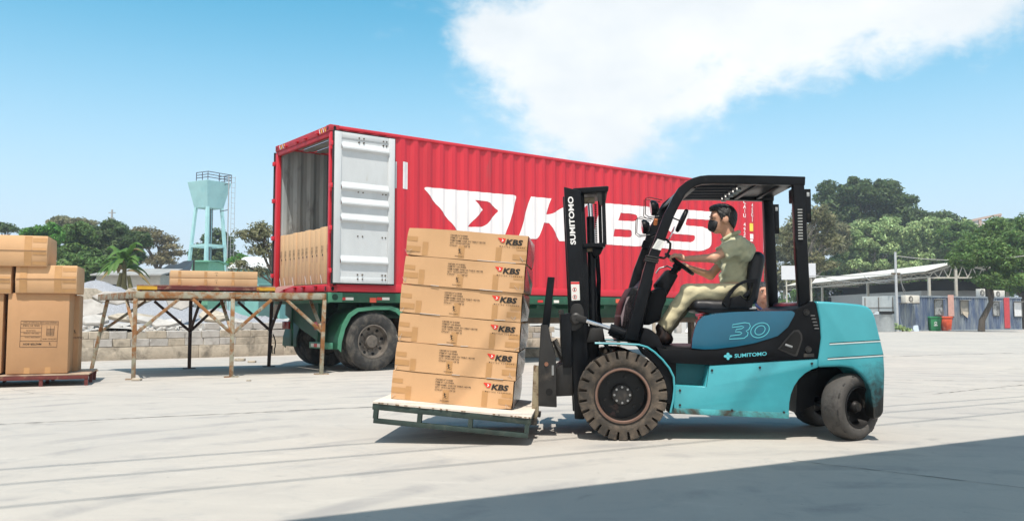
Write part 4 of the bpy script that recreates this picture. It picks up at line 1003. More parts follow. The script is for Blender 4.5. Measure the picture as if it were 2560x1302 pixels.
    for y0, y1 in ((.0, .25), (1.0, 1.25)):
        pts = FP(fe, .0); mb = MB(); n = len(pts); vs = []
        for x, z in pts: vs += [(x, y0, z), (x, y1, z), (x - .004, y0, z - .014), (x - .004, y1, z - .014)]
        fs = []
        for i in range(n - 1):
            q = 4 * i; fs += [(q, q + 1, q + 5, q + 4), (q + 2, q + 6, q + 7, q + 3), (q, q + 4, q + 6, q + 2), (q + 1, q + 3, q + 7, q + 5)]
        fd = mb.add(vs, fs).build('fender', FBLK2, t)
        MB().tube([(x, y0 - .002, z - .004) for x, z in pts], .0085, 6).build('fender_edge', CYAN, fd)
    lin = FP([(1597, 866), (1634, 882), (1655, 902), (1672, 924), (1681, 945), (1683, 968), (1678, 1010), (1664, 1010), (1668, 985), (1660, 945), (1640, 910), (1610, 885)], .02)
    MB().prism(lin, .03, .20).build('fender_liner', FBLK2, t)
    MB().prism(FP([(1655, 870), (1690, 890), (1690, 1010), (1672, 1010), (1680, 960)], .1), .10, 1.15).build('splash_plate', FBLK2, t)
    # ---- rear wheels, steered
    for (px, py, v, ang, nm) in ((2122, 1026, .17, R(33), 0), (1985, 1018, 1.00, R(30), 1)):
        x = FK.p3(2122, 1030, .20).x; f = -1 if nm == 0 else 1
        rr = .262; h = .098
        w = thing('rear_wheel', None, None, Matrix.Translation((x + (.0 if nm == 0 else .0), v, rr)) @ Matrix.Rotation(ang, 4, 'Z')); w.parent = t
        MB().lathe([(.160, -h * .75), (.178, -h * .95), (.210, -h), (.238, -h * .92), (.256, -h * .68), (rr, -h * .3), (rr, h * .3), (.256, h * .68), (.238, h * .92), (.210, h), (.178, h * .95), (.160, h * .75)], (0, 0, 0), n=56).build('tyre', M('worn_tyre', (.065, .060, .055), .8, var=.25, scale=8, col2=(.028, .026, .025), r2=(.55, .66), scale2=9, bump=.25, bscale=60), w, smooth=45)
        MB().lathe([(.162, f * h * .70), (.165, f * h * .88), (.154, f * h * .90), (.142, f * h * .4), (.128, f * h * .05), (.05, f * h * .0), (.05, f * h * .5), (.038, f * h * .72), (0, f * h * .75)], (0, 0, 0), n=40, closed=False).build('rim', M('rear_rim', (.012, .011, .011), .5, .3, var=.3, col2=(.13, .12, .10), r2=(.6, .7), scale2=10), w, smooth=40)
        MB().lathe([(0, f * .012), (.034, f * .010), (.036, -f * .02)], (0, f * h * .74, 0), n=20, closed=False).build('hub_cap', FGREY, w)
        for k in range(14):     # chewed shoulder of the worn tyre
            a0 = k * .449 + random.uniform(-.15, .15); q = (.247 * math.cos(a0), f * h * .80, .247 * math.sin(a0))
            MB().cbox(q, (.012, .012, .05 * random.uniform(.5, 1.2)), Matrix.Rotation(-a0, 3, 'Y')).build('torn_edge', TYRE, w, bevel=.004, seg=1)
    xx = FK.p3(2122, 1030, .20).x
    MB().box((xx - .10, .30, .20), (xx + .06, .98, .34)).box((xx - .2, .5, .3), (xx + .2, .8, .55)).build('steer_axle', FBLK2, t, bevel=.02)
    MB().tube([(xx - .12, .32, .24), (xx - .12, .96, .24)], .02, 8).build('tie_rod', FGREY, t)
    MB().prism(FP([(1990, 930), (2040, 925), (2030, 1010), (1985, 1030)], .4), .35, .9).build('rear_chassis', FBLK2, t)
    return t
FORK = build_forklift()

# ------------------------------------------------------------------ pallet and cartons on the forks
PTILT = R(4.9); PYAW = R(-5.0)
pc = at(1131, 1022, 6.47)
PF = Frame(pc, PYAW, PTILT)              # local z = 0: top of the pallet, y = 0: its near edge
PLYW = M('pallet_ply', (.62, .56, .49), .8, var=.1, scale=3, col2=(.45, .36, .26), r2=(.58, .75), scale2=7)
PGRN = M('pallet_steel', (.022, .040, .034), .55, var=.3, scale=8, col2=(.06, .07, .055), r2=(.55, .7), scale2=12)
def build_pallet():
    t = thing('pallet', 'dark green steel-framed pallet with plywood top on the forklift forks', 'pallet', PF.m)
    a = PF.pix(932, 1003)[0]; b = PF.pix(1328, 1041)[0]; D = 1.12; zb = -.165
    n = 26; top = MB(); rr = random.Random(3)        # ragged edge of the plywood sheet
    e = [(a + (b - a) * i / n, -.004 + rr.uniform(-.006, .006)) for i in range(n + 1)]
    poly = e + [(b, D + .004), (a, D + .004)]
    top.prismz(poly, -.014, .0); top.build('plywood_sheet', PLYW, t, smooth=0)
    chips = MB()
    for k in range(26):
        x = a + (b - a) * rr.random(); s_ = rr.uniform(.006, .02); chips.cbox((x, -.006, -.008), (s_, .008, .006))
    o = chips.build('frayed_edge', M('frayed_ply', (.20, .12, .06), .9), t); o['kind'] = 'stuff'
    def rail(y, nm='side_frame'):
        MB().box((a, y, -.062), (b, y + .05, -.016)).build('top_beam', PGRN, t, bevel=.004)
        MB().box((a + .016, y + .001, zb), (b - .012, y + .045, zb + .036)).build('bottom_beam', PGRN, t, bevel=.004)
        for f_ in (.012, .293, .615, .968):
            x = a + (b - a) * f_; MB().box((x - .004, y + .002, zb + .036), (x + .030, y + .044, -.062)).build('strut', PGRN, t)
    rail(0); rail(D - .05)
    for f_ in (.0, .33, .64, .955):
        x = a + (b - a) * f_; MB().box((x, .052, -.060), (x + .05, D - .052, -.017)).build('cross_beam', PGRN, t)
    for y in (.40, .93): MB().box((a + .06, y - .055, -.108), (b + .03, y + .055, -.066)).build('fork_tine', FGREY, FORK).matrix_parent_inverse = FORK.matrix_world.inverted() @ PF.m
    return a, b
PA, PB = build_pallet()
BY = .27
def mark_flag(parent, x, z, s, y):
    """the red pennant mark, s = its length"""
    fl = [(0, 0), (1, -.03), (.83, -.55), (.48, -.54)]; ch = [(.50, -.12), (.62, -.12), (.76, -.28), (.58, -.44), (.48, -.44), (.60, -.28)]
    MB().add([(x + q[0] * s, y, z + q[1] * s) for q in fl], [(0, 3, 2, 1)]).build('logo_pennant', INKR, parent, smooth=0, fix=False)
    v, f = fill_poly([ch]); MB().add([(x + q[0] * s, y - .0006, z + q[1] * s) for q in v], f).build('logo_chevron', INKW, parent, smooth=0)
def small_mark(parent, x, z, s, y):
    """small dark emblem: a curled figure with four limbs"""
    for (ax, az, bx, bz, r0, r1) in ((-.1, .45, .1, -.35, .22, .16), (-.25, .75, -.1, .45, .14, .2), (-.05, .35, -.42, .1, .12, .05), (.0, .4, .4, .55, .12, .05), (.1, -.3, -.3, -.6, .12, .05), (.1, -.2, .5, -.05, .12, .05), (.1, -.4, .45, -.72, .12, .06), (.45, -.72, .75, -.55, .06, .03), (.75, -.55, .78, -.3, .03, .02)):
        d = Vector((bx - ax, 0, bz - az)).normalized(); n_ = Vector((-d.z, 0, d.x)); a = Vector((ax, 0, az)); b = Vector((bx, 0, bz))
        q = [a + n_ * r0 * .6, a - n_ * r0 * .6, b - n_ * r1 * .6, b + n_ * r1 * .6]
        MB().add([(x + w.x * s, y, z + w.z * s) for w in q], [(0, 1, 2, 3)]).build('emblem', INK, parent, smooth=0)
ORD = ['ORDER N°:518382', 'ITEM N°: UX-9540A', 'ITEM NAME: GAEL EX TABLE 140/190', 'QTY: 1PCS/CARTON', 'CTN.N°:           OF 25']
FLATS = [text_flat(s_, .0178, .012) for s_ in ORD]
KBSV = text_flat('KBS', .060, .040, 1.32, shear=.18); MOVV = text_flat('MOVING FORWARD', .0145, .012, 1.0, space=1.75); BOMV = text_flat('bomo urgero', .0135, .01)
def dented(w, d, h, seed, amp=.0045):
    """a carton with soft dents and crushed corners; it only gives way inwards"""
    rr = random.Random(seed); nx, ny, nz = 12, 6, 4; mb = MB(); idx = {}; ph = [rr.uniform(0, 6.28) for _ in range(8)]
    cor = {(a, b, c): rr.uniform(0, 1) ** 2 * .009 for a in (0, 1) for b in (0, 1) for c in (0, 1)}
    def P(i, j, k):
        if (i, j, k) in idx: return idx[(i, j, k)]
        u, v, t = i / nx, j / ny, k / nz; x, y, z = u * w, v * d, t * h
        e = amp * (.5 + .5 * math.sin(u * 9 + ph[0] + t * 4) * math.sin(t * 5 + ph[1] + v * 6)) * math.sin(math.pi * u) ** .5 * 1.0
        if j == 0: y += e * math.sin(math.pi * t) ** .7 * (1 if 0 < i < nx else 0)
        if j == ny: y -= e
        if i == nx: x -= amp * (.6 + .6 * math.sin(v * 8 + ph[2] + t * 5))
        if i == 0: x += amp * .5 * (1 + math.sin(v * 7 + ph[3]))
        if k == nz: z -= amp * .4 * (1 + math.sin(u * 11 + ph[4])) * (1 if 0 < i < nx else .3)
        for (a, b, c), q in cor.items():
            f = max(0, 1 - math.sqrt((u - a) ** 2 * 60 + (v - b) ** 2 * 30 + (t - c) ** 2 * 9)); x += (1 - 2 * a) * q * f; y += (1 - 2 * b) * q * f; z += (1 - 2 * c) * q * f
        idx[(i, j, k)] = len(mb.v); mb.v.append((x, y, z)); return idx[(i, j, k)]
    for i in range(nx):
        for j in range(ny):
            for k in (0, nz): mb.f.append((P(i, j, k), P(i + 1, j, k), P(i + 1, j + 1, k), P(i, j + 1, k)))
    for i in range(nx):
        for k in range(nz):
            for j in (0, ny): mb.f.append((P(i, j, k), P(i + 1, j, k), P(i + 1, j, k + 1), P(i, j, k + 1)))
    for j in range(ny):
        for k in range(nz):
            for i in (0, nx): mb.f.append((P(i, j, k), P(i, j + 1, k), P(i, j + 1, k + 1), P(i, j, k + 1)))
    return mb
def build_cartons():
    names = ['topmost', 'second', 'third', 'fourth', 'fifth', 'lowest']
    lefts = [1014, 1008, 999, 993, 986, 977]; rows = [(562, 636), (636, 708), (708, 779), (779, 851), (851, 925), (925, 994)]
    z = 0.; hs = []; Dp = .86; H = .2315; wid = .985
    base = PF.pix(976, 995, BY)
    z0 = .002
    for k in range(6):                         # k = 0 lowest
        i = 5 - k; px = (1016.5, 1010, 1001, 995, 988, 978)[i]; py = (600, 672, 744, 815, 888, 960)[i]
        x0 = PF.pix(px, py, BY)[0]; wv = wid + random.uniform(-.004, .004)
        r = thing('carton', ['topmost printed carton of the stack on the forklift pallet', 'second printed carton from the top of the forklift stack', 'third printed carton from the top of the forklift stack', 'fourth printed carton from the top of the forklift stack', 'fifth printed carton down, resting on the lowest of the forklift stack', 'lowest printed carton of the stack, resting on the pallet top'][i], 'carton', PF.m @ Matrix.Translation((x0, BY + random.uniform(-.006, .006), z0 + k * H)) @ Matrix.Rotation(R(random.uniform(-.5, .5)), 4, 'Z'), 'printed cartons stacked on the forklift pallet')
        dented(wv, Dp, H - .003, 10 + k).build('box', KRAFT, r, smooth=50)
        y = -.0012
        def tp(x, z_, w, h, nm='tape'): MB().box((x, y, z_), (x + w, y + .0008, z_ + h)).build(nm, TAPE, r)
        j = lambda s=.012: random.uniform(-s, s)
        tp(.005, .045 + j(), .115, .042); tp(.007, .122 + j(), .085, .035); tp(.125 + j(), .008, .046, .105 + j(.015)); tp(wv - .245 + j(), .008, .046, .115 + j(.01))
        tp(wv - .115, .030 + j(.008), .11, .042); tp(wv - .09, .10 + j(.01), .086, .036); tp(.43 + j(), .008, .05, .10)
        y = -.0024
        for q, (v, f) in enumerate(FLATS):
            MB().add([(.355 + a, y, H - .050 - q * .0205 + b) for a, b in v], f).build('printed_line', INK, r, smooth=0, fix=False)
        small_mark(r, .44, H - .168, .030, y)
        MB().add([(.415 + a - .01, y, H - .212 + b) for a, b in BOMV[0]], BOMV[1]).build('printed_line', INK, r, smooth=0, fix=False)
        mark_flag(r, wv - .246, H - .036, .066, y)
        MB().add([(wv - .182 + a, y, H - .084 + b) for a, b in KBSV[0]], KBSV[1]).build('printed_logo', INK, r, smooth=0, fix=False)
        MB().add([(wv - .226 + a, y, H - .108 + b) for a, b in MOVV[0]], MOVV[1]).build('printed_line', INK, r, smooth=0, fix=False)
        # torn shreds of stretch wrap at the corners
        sh = MB()
        for q in range(5):
            x = random.choice((.01, .02, wv - .03, wv - .05)); z_ = random.uniform(.005, .03); l_ = random.uniform(.015, .045); a_ = random.uniform(-1, 1)
            sh.bar((x, -.003, z_), (x + l_ * math.sin(a_), -.006, z_ + l_ * math.cos(a_)), .002, .0015)
        for q in range(2 if k else 0):
            x = random.uniform(.1, wv - .2); sh.bar((x, -.003, .004), (x + random.uniform(.06, .2), -.004, .004 + random.uniform(-.002, .004)), .002, .004)
        sh.build('wrap_shred', FILM, r)['kind'] = 'stuff'
        # wrap film clinging to the far end
        MB().add([(wv + .0035, 0.01, .006), (wv + .0035, Dp - .01, .006), (wv + .0035 + .012, Dp * .9, .10), (wv + .0035, Dp - .01, H - .01), (wv + .0035, .01, H - .01)], [(0, 1, 2, 3, 4)]).build('wrap_film', M('wrap_grey', (.20, .15, .13), .22, var=.3, scale=14), r, smooth=0)
build_cartons()
# ------------------------------------------------------------------ left: carton stack on a red pallet
REDW = M('red_pallet_paint', (.13, .026, .022), .7, var=.3, scale=9, col2=(.30, .17, .10), r2=(.55, .68), scale2=7)
def bulge_box(w, d, h, mid=.5, b=.012):
    """a carton whose long face folds a little at its middle seam"""
    mb = MB(); zs = [0, h * mid, h]; rings = []
    vs = []
    for z, e in ((.002, 0), (h * mid, b), (h - .002, 0)):
        vs += [(0, -e, z), (w, -e, z), (w, d + e, z), (0, d + e, z)]
    fs = [(0, 3, 2, 1), (8, 9, 10, 11)]
    for r_ in (0, 4):
        for k in range(4): fs.append((r_ + k, r_ + (k + 1) % 4, r_ + 4 + (k + 1) % 4, r_ + 4 + k))
    return mb.add(vs, fs)
def left_stack():
    o = gnd(222, 963); LF = Frame(o, R(21)); p = LF.pix
    t = thing('pallet', 'low red pallet under the left carton stack', 'pallet', LF.m)
    zt = p(224, 933, 0)[1]; xl = -2.5; D = 1.15
    MB().box((xl, 0, zt - .016), (0, D, zt)).build('deck_board', M('deck_worn', (.42, .31, .22), .8, var=.2, scale=5, col2=(.22, .10, .07), r2=(.5, .7)), t)
    for y in (.003, D * .5, D - .053): MB().box((xl + .01, y, zt - .075), (-.01, y + .05, zt - .017)).build('beam', REDW, t, bevel=.004)
    for x in (-.06, -.62, -1.25, -1.9, -2.48):
        for y in (.01, D * .5 + .01, D - .045): MB().box((x, y, 0), (x + .045, y + .04, zt - .075)).build('leg', REDW, t)
    def carton(px0, py0, px1, py1, v, d, label, lean=0, seam=True, mat=KRAFT3, mid=.5, bul=.038, tapes=True, x0=None):
        a = p(px0, py1, v); b = p(px1, py0, v); x_0 = a[0] if x0 is None else x0
        w = b[0] - x_0; h = b[1] - a[1]
        r = thing('carton', label, 'carton', LF.m @ Matrix.Translation((x_0, v, a[1])), 'large cartons on the left pallet')
        if seam: bulge_box(w, d, h, mid, bul).build('box', mat, r, bevel=.008)
        else: MB().box((0, 0, .002), (w, d, h - .002)).build('box', mat, r, bevel=.010)
        if seam:
            MB().bar((.01, -bul - .002, h * mid), (w - .01, -bul - .002, h * mid + .004), .003, .008).build('seam_flap', M('flap_edge', (.26, .15, .08), .8), r)
            def quad(x, z0, z1, ww):
                e = lambda z: -bul * (1 - abs(z - h * mid) / (h * (mid if z < h * mid else 1 - mid))) - .0035
                MB().add([(x, e(z0), z0), (x + ww, e(z0), z0), (x + ww, e(z1), z1), (x, e(z1), z1)], [(0, 1, 2, 3)]).build('tape', TAPE, r, smooth=0)
            for x in ((w - .28, .05) if w > .6 else (w - .28,)):
                if x < 0: continue
                quad(x, h * mid + .008, h - .012, .09); quad(x, .012, h * mid - .008, .09)
            quad(w - .18, h * .78, h * .92, .17); quad(w - .18, h * .52, h * .60, .17); quad(w - .18, h * .38, h * .46, .17); quad(w - .18, h * .05, h * .16, .17)
        return r, w, h
    m, w, h = carton(13, 733, 175, 936, .06, .80, 'tall upside-down printed carton at the front of the left pallet', seam=False)
    # upside-down printed panel
    def U(px, py): q = p(px, py, .058); a = p(13, 936, .06); return Vector((q[0] - a[0], -.0015, q[1] - a[1]))
    c = [U(52.5, 802), U(146, 803), U(142, 867), U(49, 867)]
    def ln(a, b, w_=.0035): MB().bar(a, b, .0008, w_, (0, 0, 1)).build('printed_rule', INK, m)
    for i in range(4): MB().tube([c[i], c[(i + 1) % 4]], .0022, 4).build('printed_rule', INK, m)
    def lerp(s, u): return c[0] * (1 - s) * (1 - u) + c[1] * s * (1 - u) + c[2] * s * u + c[3] * (1 - s) * u
    for u in (.12, .77): MB().tube([lerp(0, u), lerp(1, u)], .0018, 4).build('printed_rule', INK, m)
    MB().tube([lerp(.56, .12), lerp(.56, .77)], .0018, 4).build('printed_rule', INK, m)
    for u in (.26, .43, .58): MB().tube([lerp(0, u), lerp(.56, u)], .0015, 4).build('printed_rule', INK, m)
    ex = (c[0] - c[1]).normalized(); ez = (c[3] - c[0]).normalized(); L_ = (c[1] - c[0]).length; Hh = (c[3] - c[0]).length
    def up(txt, s, u, hh, wd, bold=.0, shear=0.): letters_on(m, 'printed_line', txt, INK, lerp(s, u) + Vector((0, -.0008, 0)), ex, ez, hh * Hh, wd * L_, bold, shear)
    up('MASTER BOX', .58, .85, .075, .50, .02, .15); up('ORDER NO:', .52, .60, .045, .4); up('ITEM NO / MODEL', .50, .45, .045, .42); up('COLOUR', .40, .34, .05, .25); up('GAEL EX TABLE', .50, .15, .06, .45); up('HANDLE WITH CARE THIS SIDE UP ONLY', .97, .03, .05, .92); up('CARTON NO  140/190', .98, .66, .05, .38)
    for k in range(6): MB().tube([lerp(.70, .30 + k * .05), lerp(.90, .30 + k * .05)], .0022, 4).build('printed_rule', INK, m)
    for s in (.70, .80, .90): MB().tube([lerp(s, .18), lerp(s, .56)], .0018, 4).build('printed_rule', INK, m)
    small_mark(m, lerp(.80, .88).x, lerp(.80, .88).z, .028, -.0022)
    for x in (.22, w - .28): MB().box((x, -.0012, .005), (x + .07, -.0004, .09)).build('tape', TAPE, m)
    carton(-160, 733, 10, 937, .07, .80, 'tall carton left of the printed one, cut by the picture edge', seam=False)
    b2, w2, h2 = carton(120, 738, 200, 929, .62, .45, 'tall carton standing behind the printed one on the left pallet', seam=False)
    a2 = p(120, 929, .62); q = p(187, 829, .618); small_mark(b2, q[0] - a2[0], q[1] - a2[1], .04, -.002)
    letters_on(b2, 'printed_line', 'bomo', INK, (q[0] - a2[0] - .05, -.002, q[1] - a2[1] - .10), (1, 0, 0), (0, 0, 1), .04, .17)
    zt2 = None
    r1, w1, h1 = carton(38, 664, 194, 732.5, .02, .86, 'flat carton in the middle layer, right end of the left stack', mid=.5, mat=KRAFT)
    carton(-120, 663, 30, 733, .03, .86, 'flat carton in the middle layer, at the left picture edge', mid=.5, mat=KRAFT)
    carton(-110, 590, 120.5, 662.5, -.04, .84, 'top flat carton of the left stack', mid=.5, mat=KRAFT)
left_stack()

# ------------------------------------------------------------------ rusty loading table
RUST = M('rusty_table_steel', (.31, .30, .23), .75, .1, var=.2, scale=7, col2=(.24, .105, .032), r2=(.42, .56), scale2=5, col3=(.10, .035, .02), r3=(.60, .68), scale3=9)
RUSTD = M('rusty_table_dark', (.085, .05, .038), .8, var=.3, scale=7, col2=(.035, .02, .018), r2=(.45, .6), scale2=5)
def build_table():
    A, Mn, B = gnd(333, 948), gnd(578, 942), gnd(803, 935); D, Mf, C = gnd(228, 927), gnd(473, 921), gnd(672, 916)
    yaw = math.atan2(B.y - A.y, B.x - A.x); fr = Frame(A, yaw)
    t = thing('loading_table', 'rusty steel loading table with braced legs behind the trailer', 'table', fr.m)
    def lc(p): return fr.i @ p
    zt = at(333, 728, A.y).z; bh = .105
    a, m1, b, d, mf, c = [lc(q) for q in (A, Mn, B, D, Mf, C)]
    dt = lc(at(250, 740, D.y)); dt = Vector((dt.x, dt.y, 0))      # far left corner of the top (its leg splays out)
    Z = Vector((0, 0, zt))
    bt = lc(at(811, 739, B.y)); bt = Vector((bt.x, bt.y, 0)); ct = c + (bt - b)
    for nm, p, q in (('near_beam', a, bt), ('end_beam', a, dt), ('far_beam', dt, ct), ('end_beam', bt, ct), ('cross_beam', m1, mf)):
        s = (q - p).normalized() * .0
        MB().bar(p + Z - Vector((0, 0, bh / 2 + (.003 if 'end' in nm or 'cross' in nm else 0))), q + Z - Vector((0, 0, bh / 2 + (.003 if 'end' in nm or 'cross' in nm else 0))), .07, bh).build(nm, RUST, t, bevel=.006)
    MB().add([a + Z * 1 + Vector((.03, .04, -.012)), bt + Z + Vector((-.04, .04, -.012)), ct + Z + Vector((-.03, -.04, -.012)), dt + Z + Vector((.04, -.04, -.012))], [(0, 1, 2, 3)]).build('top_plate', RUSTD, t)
    def leg(foot, top, mat, braces):
        f = foot; tp = top + Vector((0, 0, zt - bh - .002))
        MB().bar(f + Vector((0, 0, .012)), tp, .062, .062, (0, 1, 0)).build('leg', mat, t, bevel=.006)
        MB().box((f.x - .11, f.y - .09, 0), (f.x + .11, f.y + .09, .012)).build('foot_plate', mat, t)
        mid = f.lerp(tp, .55)
        for e in braces:
            MB().bar(mid, e + Vector((0, 0, zt - bh - .01)), .05, .05, (0, 1, 0)).build('brace', mat, t, bevel=.005)
    u = (bt - a).normalized(); v = (d - a).normalized(); vv = (dt - a).normalized()
    leg(a, a, RUST, [a + u * .62, a + vv * .55]); leg(m1, m1, RUST, [m1 + u * .60, m1 - u * .60, m1 + vv * .55]); leg(b, bt, RUST, [bt - u * .62, bt + vv * .55])
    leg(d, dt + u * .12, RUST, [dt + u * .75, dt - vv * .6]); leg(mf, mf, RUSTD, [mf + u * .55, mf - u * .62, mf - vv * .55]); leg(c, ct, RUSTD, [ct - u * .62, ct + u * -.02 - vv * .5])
    # a strap hanging from the far right leg
    st = [c + Vector((.06 + .05 * math.sin(k * .5), -.04, .62 - .06 * k)) for k in range(6)] + [c + Vector((.10, -.04, .24)), c + Vector((.05, -.04, .26)), c + Vector((.05, -.04, .40))]
    MB().tube(st, .012, 5).build('hanging_strap', BLACK, t)
    # shallow red pallet on the table
    pf = Frame(A + Vector((0, 0, zt)), yaw)
    x0 = pf.pix(342, 712, .42)[0]; x1 = pf.pix(688, 735, .42)[0]; hz = .115
    t2 = thing('pallet', 'thin red pallet with yellow ends lying on the rusty table', 'pallet', pf.m @ Matrix.Translation((x0, .42, .001)))
    w = x1 - x0; dep = 1.0
    MB().box((0, 0, hz - .016), (w, dep, hz)).build('deck_board', M('deck_worn2', (.36, .24, .17), .8, var=.25, scale=4, col2=(.20, .05, .04), r2=(.45, .6)), t2)
    for y in (.002, dep * .5, dep - .042):
        MB().box((.0, y, hz - .075), (.30, y + .04, hz - .017)).build('beam_end', M('yellow_worn', (.62, .36, .03), .7, var=.2, col2=(.22, .05, .03), r2=(.55, .65)), t2)
        MB().box((.301, y, hz - .075), (w - .301, y + .04, hz - .017)).build('beam', REDW, t2); MB().box((w - .30, y, hz - .075), (w, y + .04, hz - .017)).build('beam_end', MATS['yellow_worn'], t2)
    for f_ in (.02, .12, .5, .86, .96):
        for y in (.01, dep - .04): MB().box((w * f_, y, 0), (w * f_ + .035, y + .03, hz - .075)).build('leg', REDW, t2)
    # two flat cartons on that pallet
    for k, (lab, yo) in enumerate((('lower of the two flat cartons on the rusty table', (693, 716)), ('upper of the two flat cartons on the rusty table', (674, 692)))):
        xa = pf.pix(425.5, 700, .55)[0]; xb = pf.pix(643.5, 700, .55)[0]; h = .122
        r = thing('carton', lab, 'carton', pf.m @ Matrix.Translation((xa, .55 + k * .0, .001 + hz + k * (h + .002))), 'flat cartons on the rusty table')
        (bulge_box(xb - xa, .78, h, .98, .012) if k == 0 else MB().box((0, -.012, .001), (xb - xa, .79, h))).build('box', KRAFT2, r, bevel=.006)
        for x in (.12, .52, .95): MB().box((x, -.0150, .012), (x + .045, -.0135, h - .012)).build('tape', TAPE, r)
        small_mark(r, (xb - xa) * .52, h * .42, .02, -.016)
        letters_on(r, 'printed_line', 'ORDER', INK, ((xb - xa) * .5, -.016, h * .70), (1, 0, 0), (0, 0, 1), .014, .05)
    # a sheet of pink card leaning over the container's sill
    q = pf.pix(690, 735, .25)
    t3 = thing('bridge_plate', 'small faded pink steel bridge plate at the container sill', 'plate', pf.m @ Matrix.Translation((q[0], .30, .0)))
    MB().prism([(0, .005), (.04, .005), (.12, .06), (.30, .13), (.30, .14), (.10, .12), (.02, .10)], .0, .8).build('plate', M('pink_plate', (.55, .28, .25), .7, var=.2, scale=6), t3)
build_table()

# ------------------------------------------------------------------ low block wall and raised rubble ground
CONC = M('old_concrete', (.47, .41, .325), .9, var=.25, scale=3, col2=(.17, .15, .12), r2=(.46, .68), scale2=3, bump=.4, bscale=40, world=True)
CONC2 = M('pale_concrete', (.44, .42, .39), .9, var=.2, scale=3, col2=(.24, .22, .195), r2=(.52, .75), scale2=4, bump=.4, bscale=30, world=True)
def build_wall():
    a = gnd(200, 903); b = gnd(727, 887); yaw = math.atan2(b.y - a.y, b.x - a.x); fr = Frame(a, yaw)
    t = thing('block_wall', 'low weathered concrete block wall behind the rusty table', 'wall', fr.m)
    rr = random.Random(5); x = -6.
    k = 0
    while x < 13:
        l = rr.uniform(1.5, 2.6); MB().box((x, rr.uniform(-.01, .01), -.02), (x + l - .006, .30, .285 + rr.uniform(-.006, .006))).build('footing', CONC, t, bevel=.012); x += l; k += 1
    for c in range(2):
        x = -6. + (.2 if c else 0)
        while x < 13:
            l = rr.uniform(.36, .44); z = .288 + c * .172
            if c == 1 and rr.random() < .04: x += l; continue
            MB().box((x, .015 + rr.uniform(-.012, .012), z), (x + l - .012, .22, z + .165 + rr.uniform(-.004, .002)), .004).build('block', CONC if rr.random() < .75 else CONC2, t, bevel=.010, seg=1)
            x += l
    MB().box((-6, .035, .28), (13, .2, .60)).build('mortar', M('mortar', (.38, .345, .285), .95, var=.2, scale=6), t)
    x = 2.6
    for i in range(13):                              # loose top course towards the trailer
        l = rr.uniform(.34, .44)
        if i in (1, 8): x += l; continue
        MB().box((x, .03 + rr.uniform(-.02, .03), .64), (x + l - .03, .22, .80 + rr.uniform(-.02, .01)), .012).build('block', CONC2, t, bevel=.012, seg=1); x += l
    # raised ground behind
    n = 60; V = []; F = []
    for i in range(n):
        for j in range(n):
            X = -8 + 23 * i / (n - 1); Yy = .20 + 14 * (j / (n - 1)) ** 1.4; h = .60 + .012 * Yy + .05 * math.sin(X * 1.7 + Yy) + .05 * math.sin(X * 3.1 - Yy * 2.2) + rr.uniform(-.02, .02) * (j > 0)
            V.append((X, Yy, h))
    for i in range(n - 1):
        for j in range(n - 1): F.append((i * n + j, (i + 1) * n + j, (i + 1) * n + j + 1, i * n + j + 1))
    base = len(V)
    g = MB().add(V, F).build('raised_ground', M('rubble_soil', (.44, .42, .39), .95, var=.25, scale=2.5, col2=(.28, .26, .23), r2=(.5, .7), scale2=4, bump=.6, bscale=18, world=True), None)
    g.matrix_world = fr.m; tag(g, 'raised dusty ground behind the block wall', None, None, 'structure')
    # broken slabs, each its own thing
    SL = [(228, 742, .9, .55, 'upright pale slab beside the left carton stack'), (215, 772, 1.0, .5, 'grey slab leaning on the raised ground near the carton stack'), (290, 745, 1.1, .4, 'long pale slab under the left end of the rusty table'), (345, 740, .9, .5, 'square pale slab seen through the table legs'),
          (450, 745, 1.0, .7, 'broad slab propped below the gravel heap'), (235, 800, .8, .3, 'dark cracked slab lying near the wall top'), (330, 795, 1.2, .25, 'flat broken slab lying between the near table legs'), (375, 802, 1.4, .2, 'thin tilted slab lying on the rubble behind the table'),
          (420, 808, .7, .2, 'small flat slab piece on the rubble near the middle leg'), (530, 790, .8, .5, 'square block piece behind the middle table leg'), (600, 805, .7, .4, 'pale block piece behind the right half of the table')]
    for i, (px, py, w, h, lab) in enumerate(SL):
        v = 1.2 + (822 - py) * .055; q = fr.pix(px, py, v); zc = max(q[1], .62)
        s = MB(); rr2 = random.Random(i + 40); k = 7; pts = [(w / 2 * math.cos(6.283 * u / k + .3) * rr2.uniform(.8, 1.15), h / 2 * math.sin(6.283 * u / k + .3) * rr2.uniform(.8, 1.15)) for u in range(k)]
        tilt = R(rr2.uniform(5, 22) if py > 785 else rr2.uniform(60, 85))
        s.prismz(pts if py > 785 else pts, -.05, .05)
        if py > 785: pts = [(a_, b_ * 2.2) for a_, b_ in pts]; s = MB().prismz(pts, -.045, .045)
        s.xf(Matrix.Rotation(tilt, 4, 'X') @ Matrix.Rotation(R(rr2.uniform(-12, 12)), 4, 'Y'))
        o = s.build('concrete_slab', CONC2 if i % 3 else CONC, None, bevel=.012, seg=1); o.matrix_world = fr.m @ Matrix.Translation((q[0], v, zc)) @ Matrix.Rotation(R(rr2.uniform(-15, 15)), 4, 'Z')
        tag(o, lab, 'slab', 'broken slabs on the raised ground')
    # uncountable rubble
    rb = MB()
    for i in range(900):
        X = rr.uniform(-7, 12); Yy = .3 + abs(rr.gauss(0, 2.2)); s_ = rr.uniform(.02, .10) * (1.6 if rr.random() < .12 else 1); h = .61 + .012 * Yy
        rb.cbox((X, Yy, h + s_ * .2), (s_ * rr.uniform(.7, 2.2), s_ * rr.uniform(.7, 1.6), s_ * rr.uniform(.3, .9)), Matrix.Rotation(rr.uniform(0, 6), 3, 'Z') @ Matrix.Rotation(rr.uniform(-.6, .6), 3, 'X'))
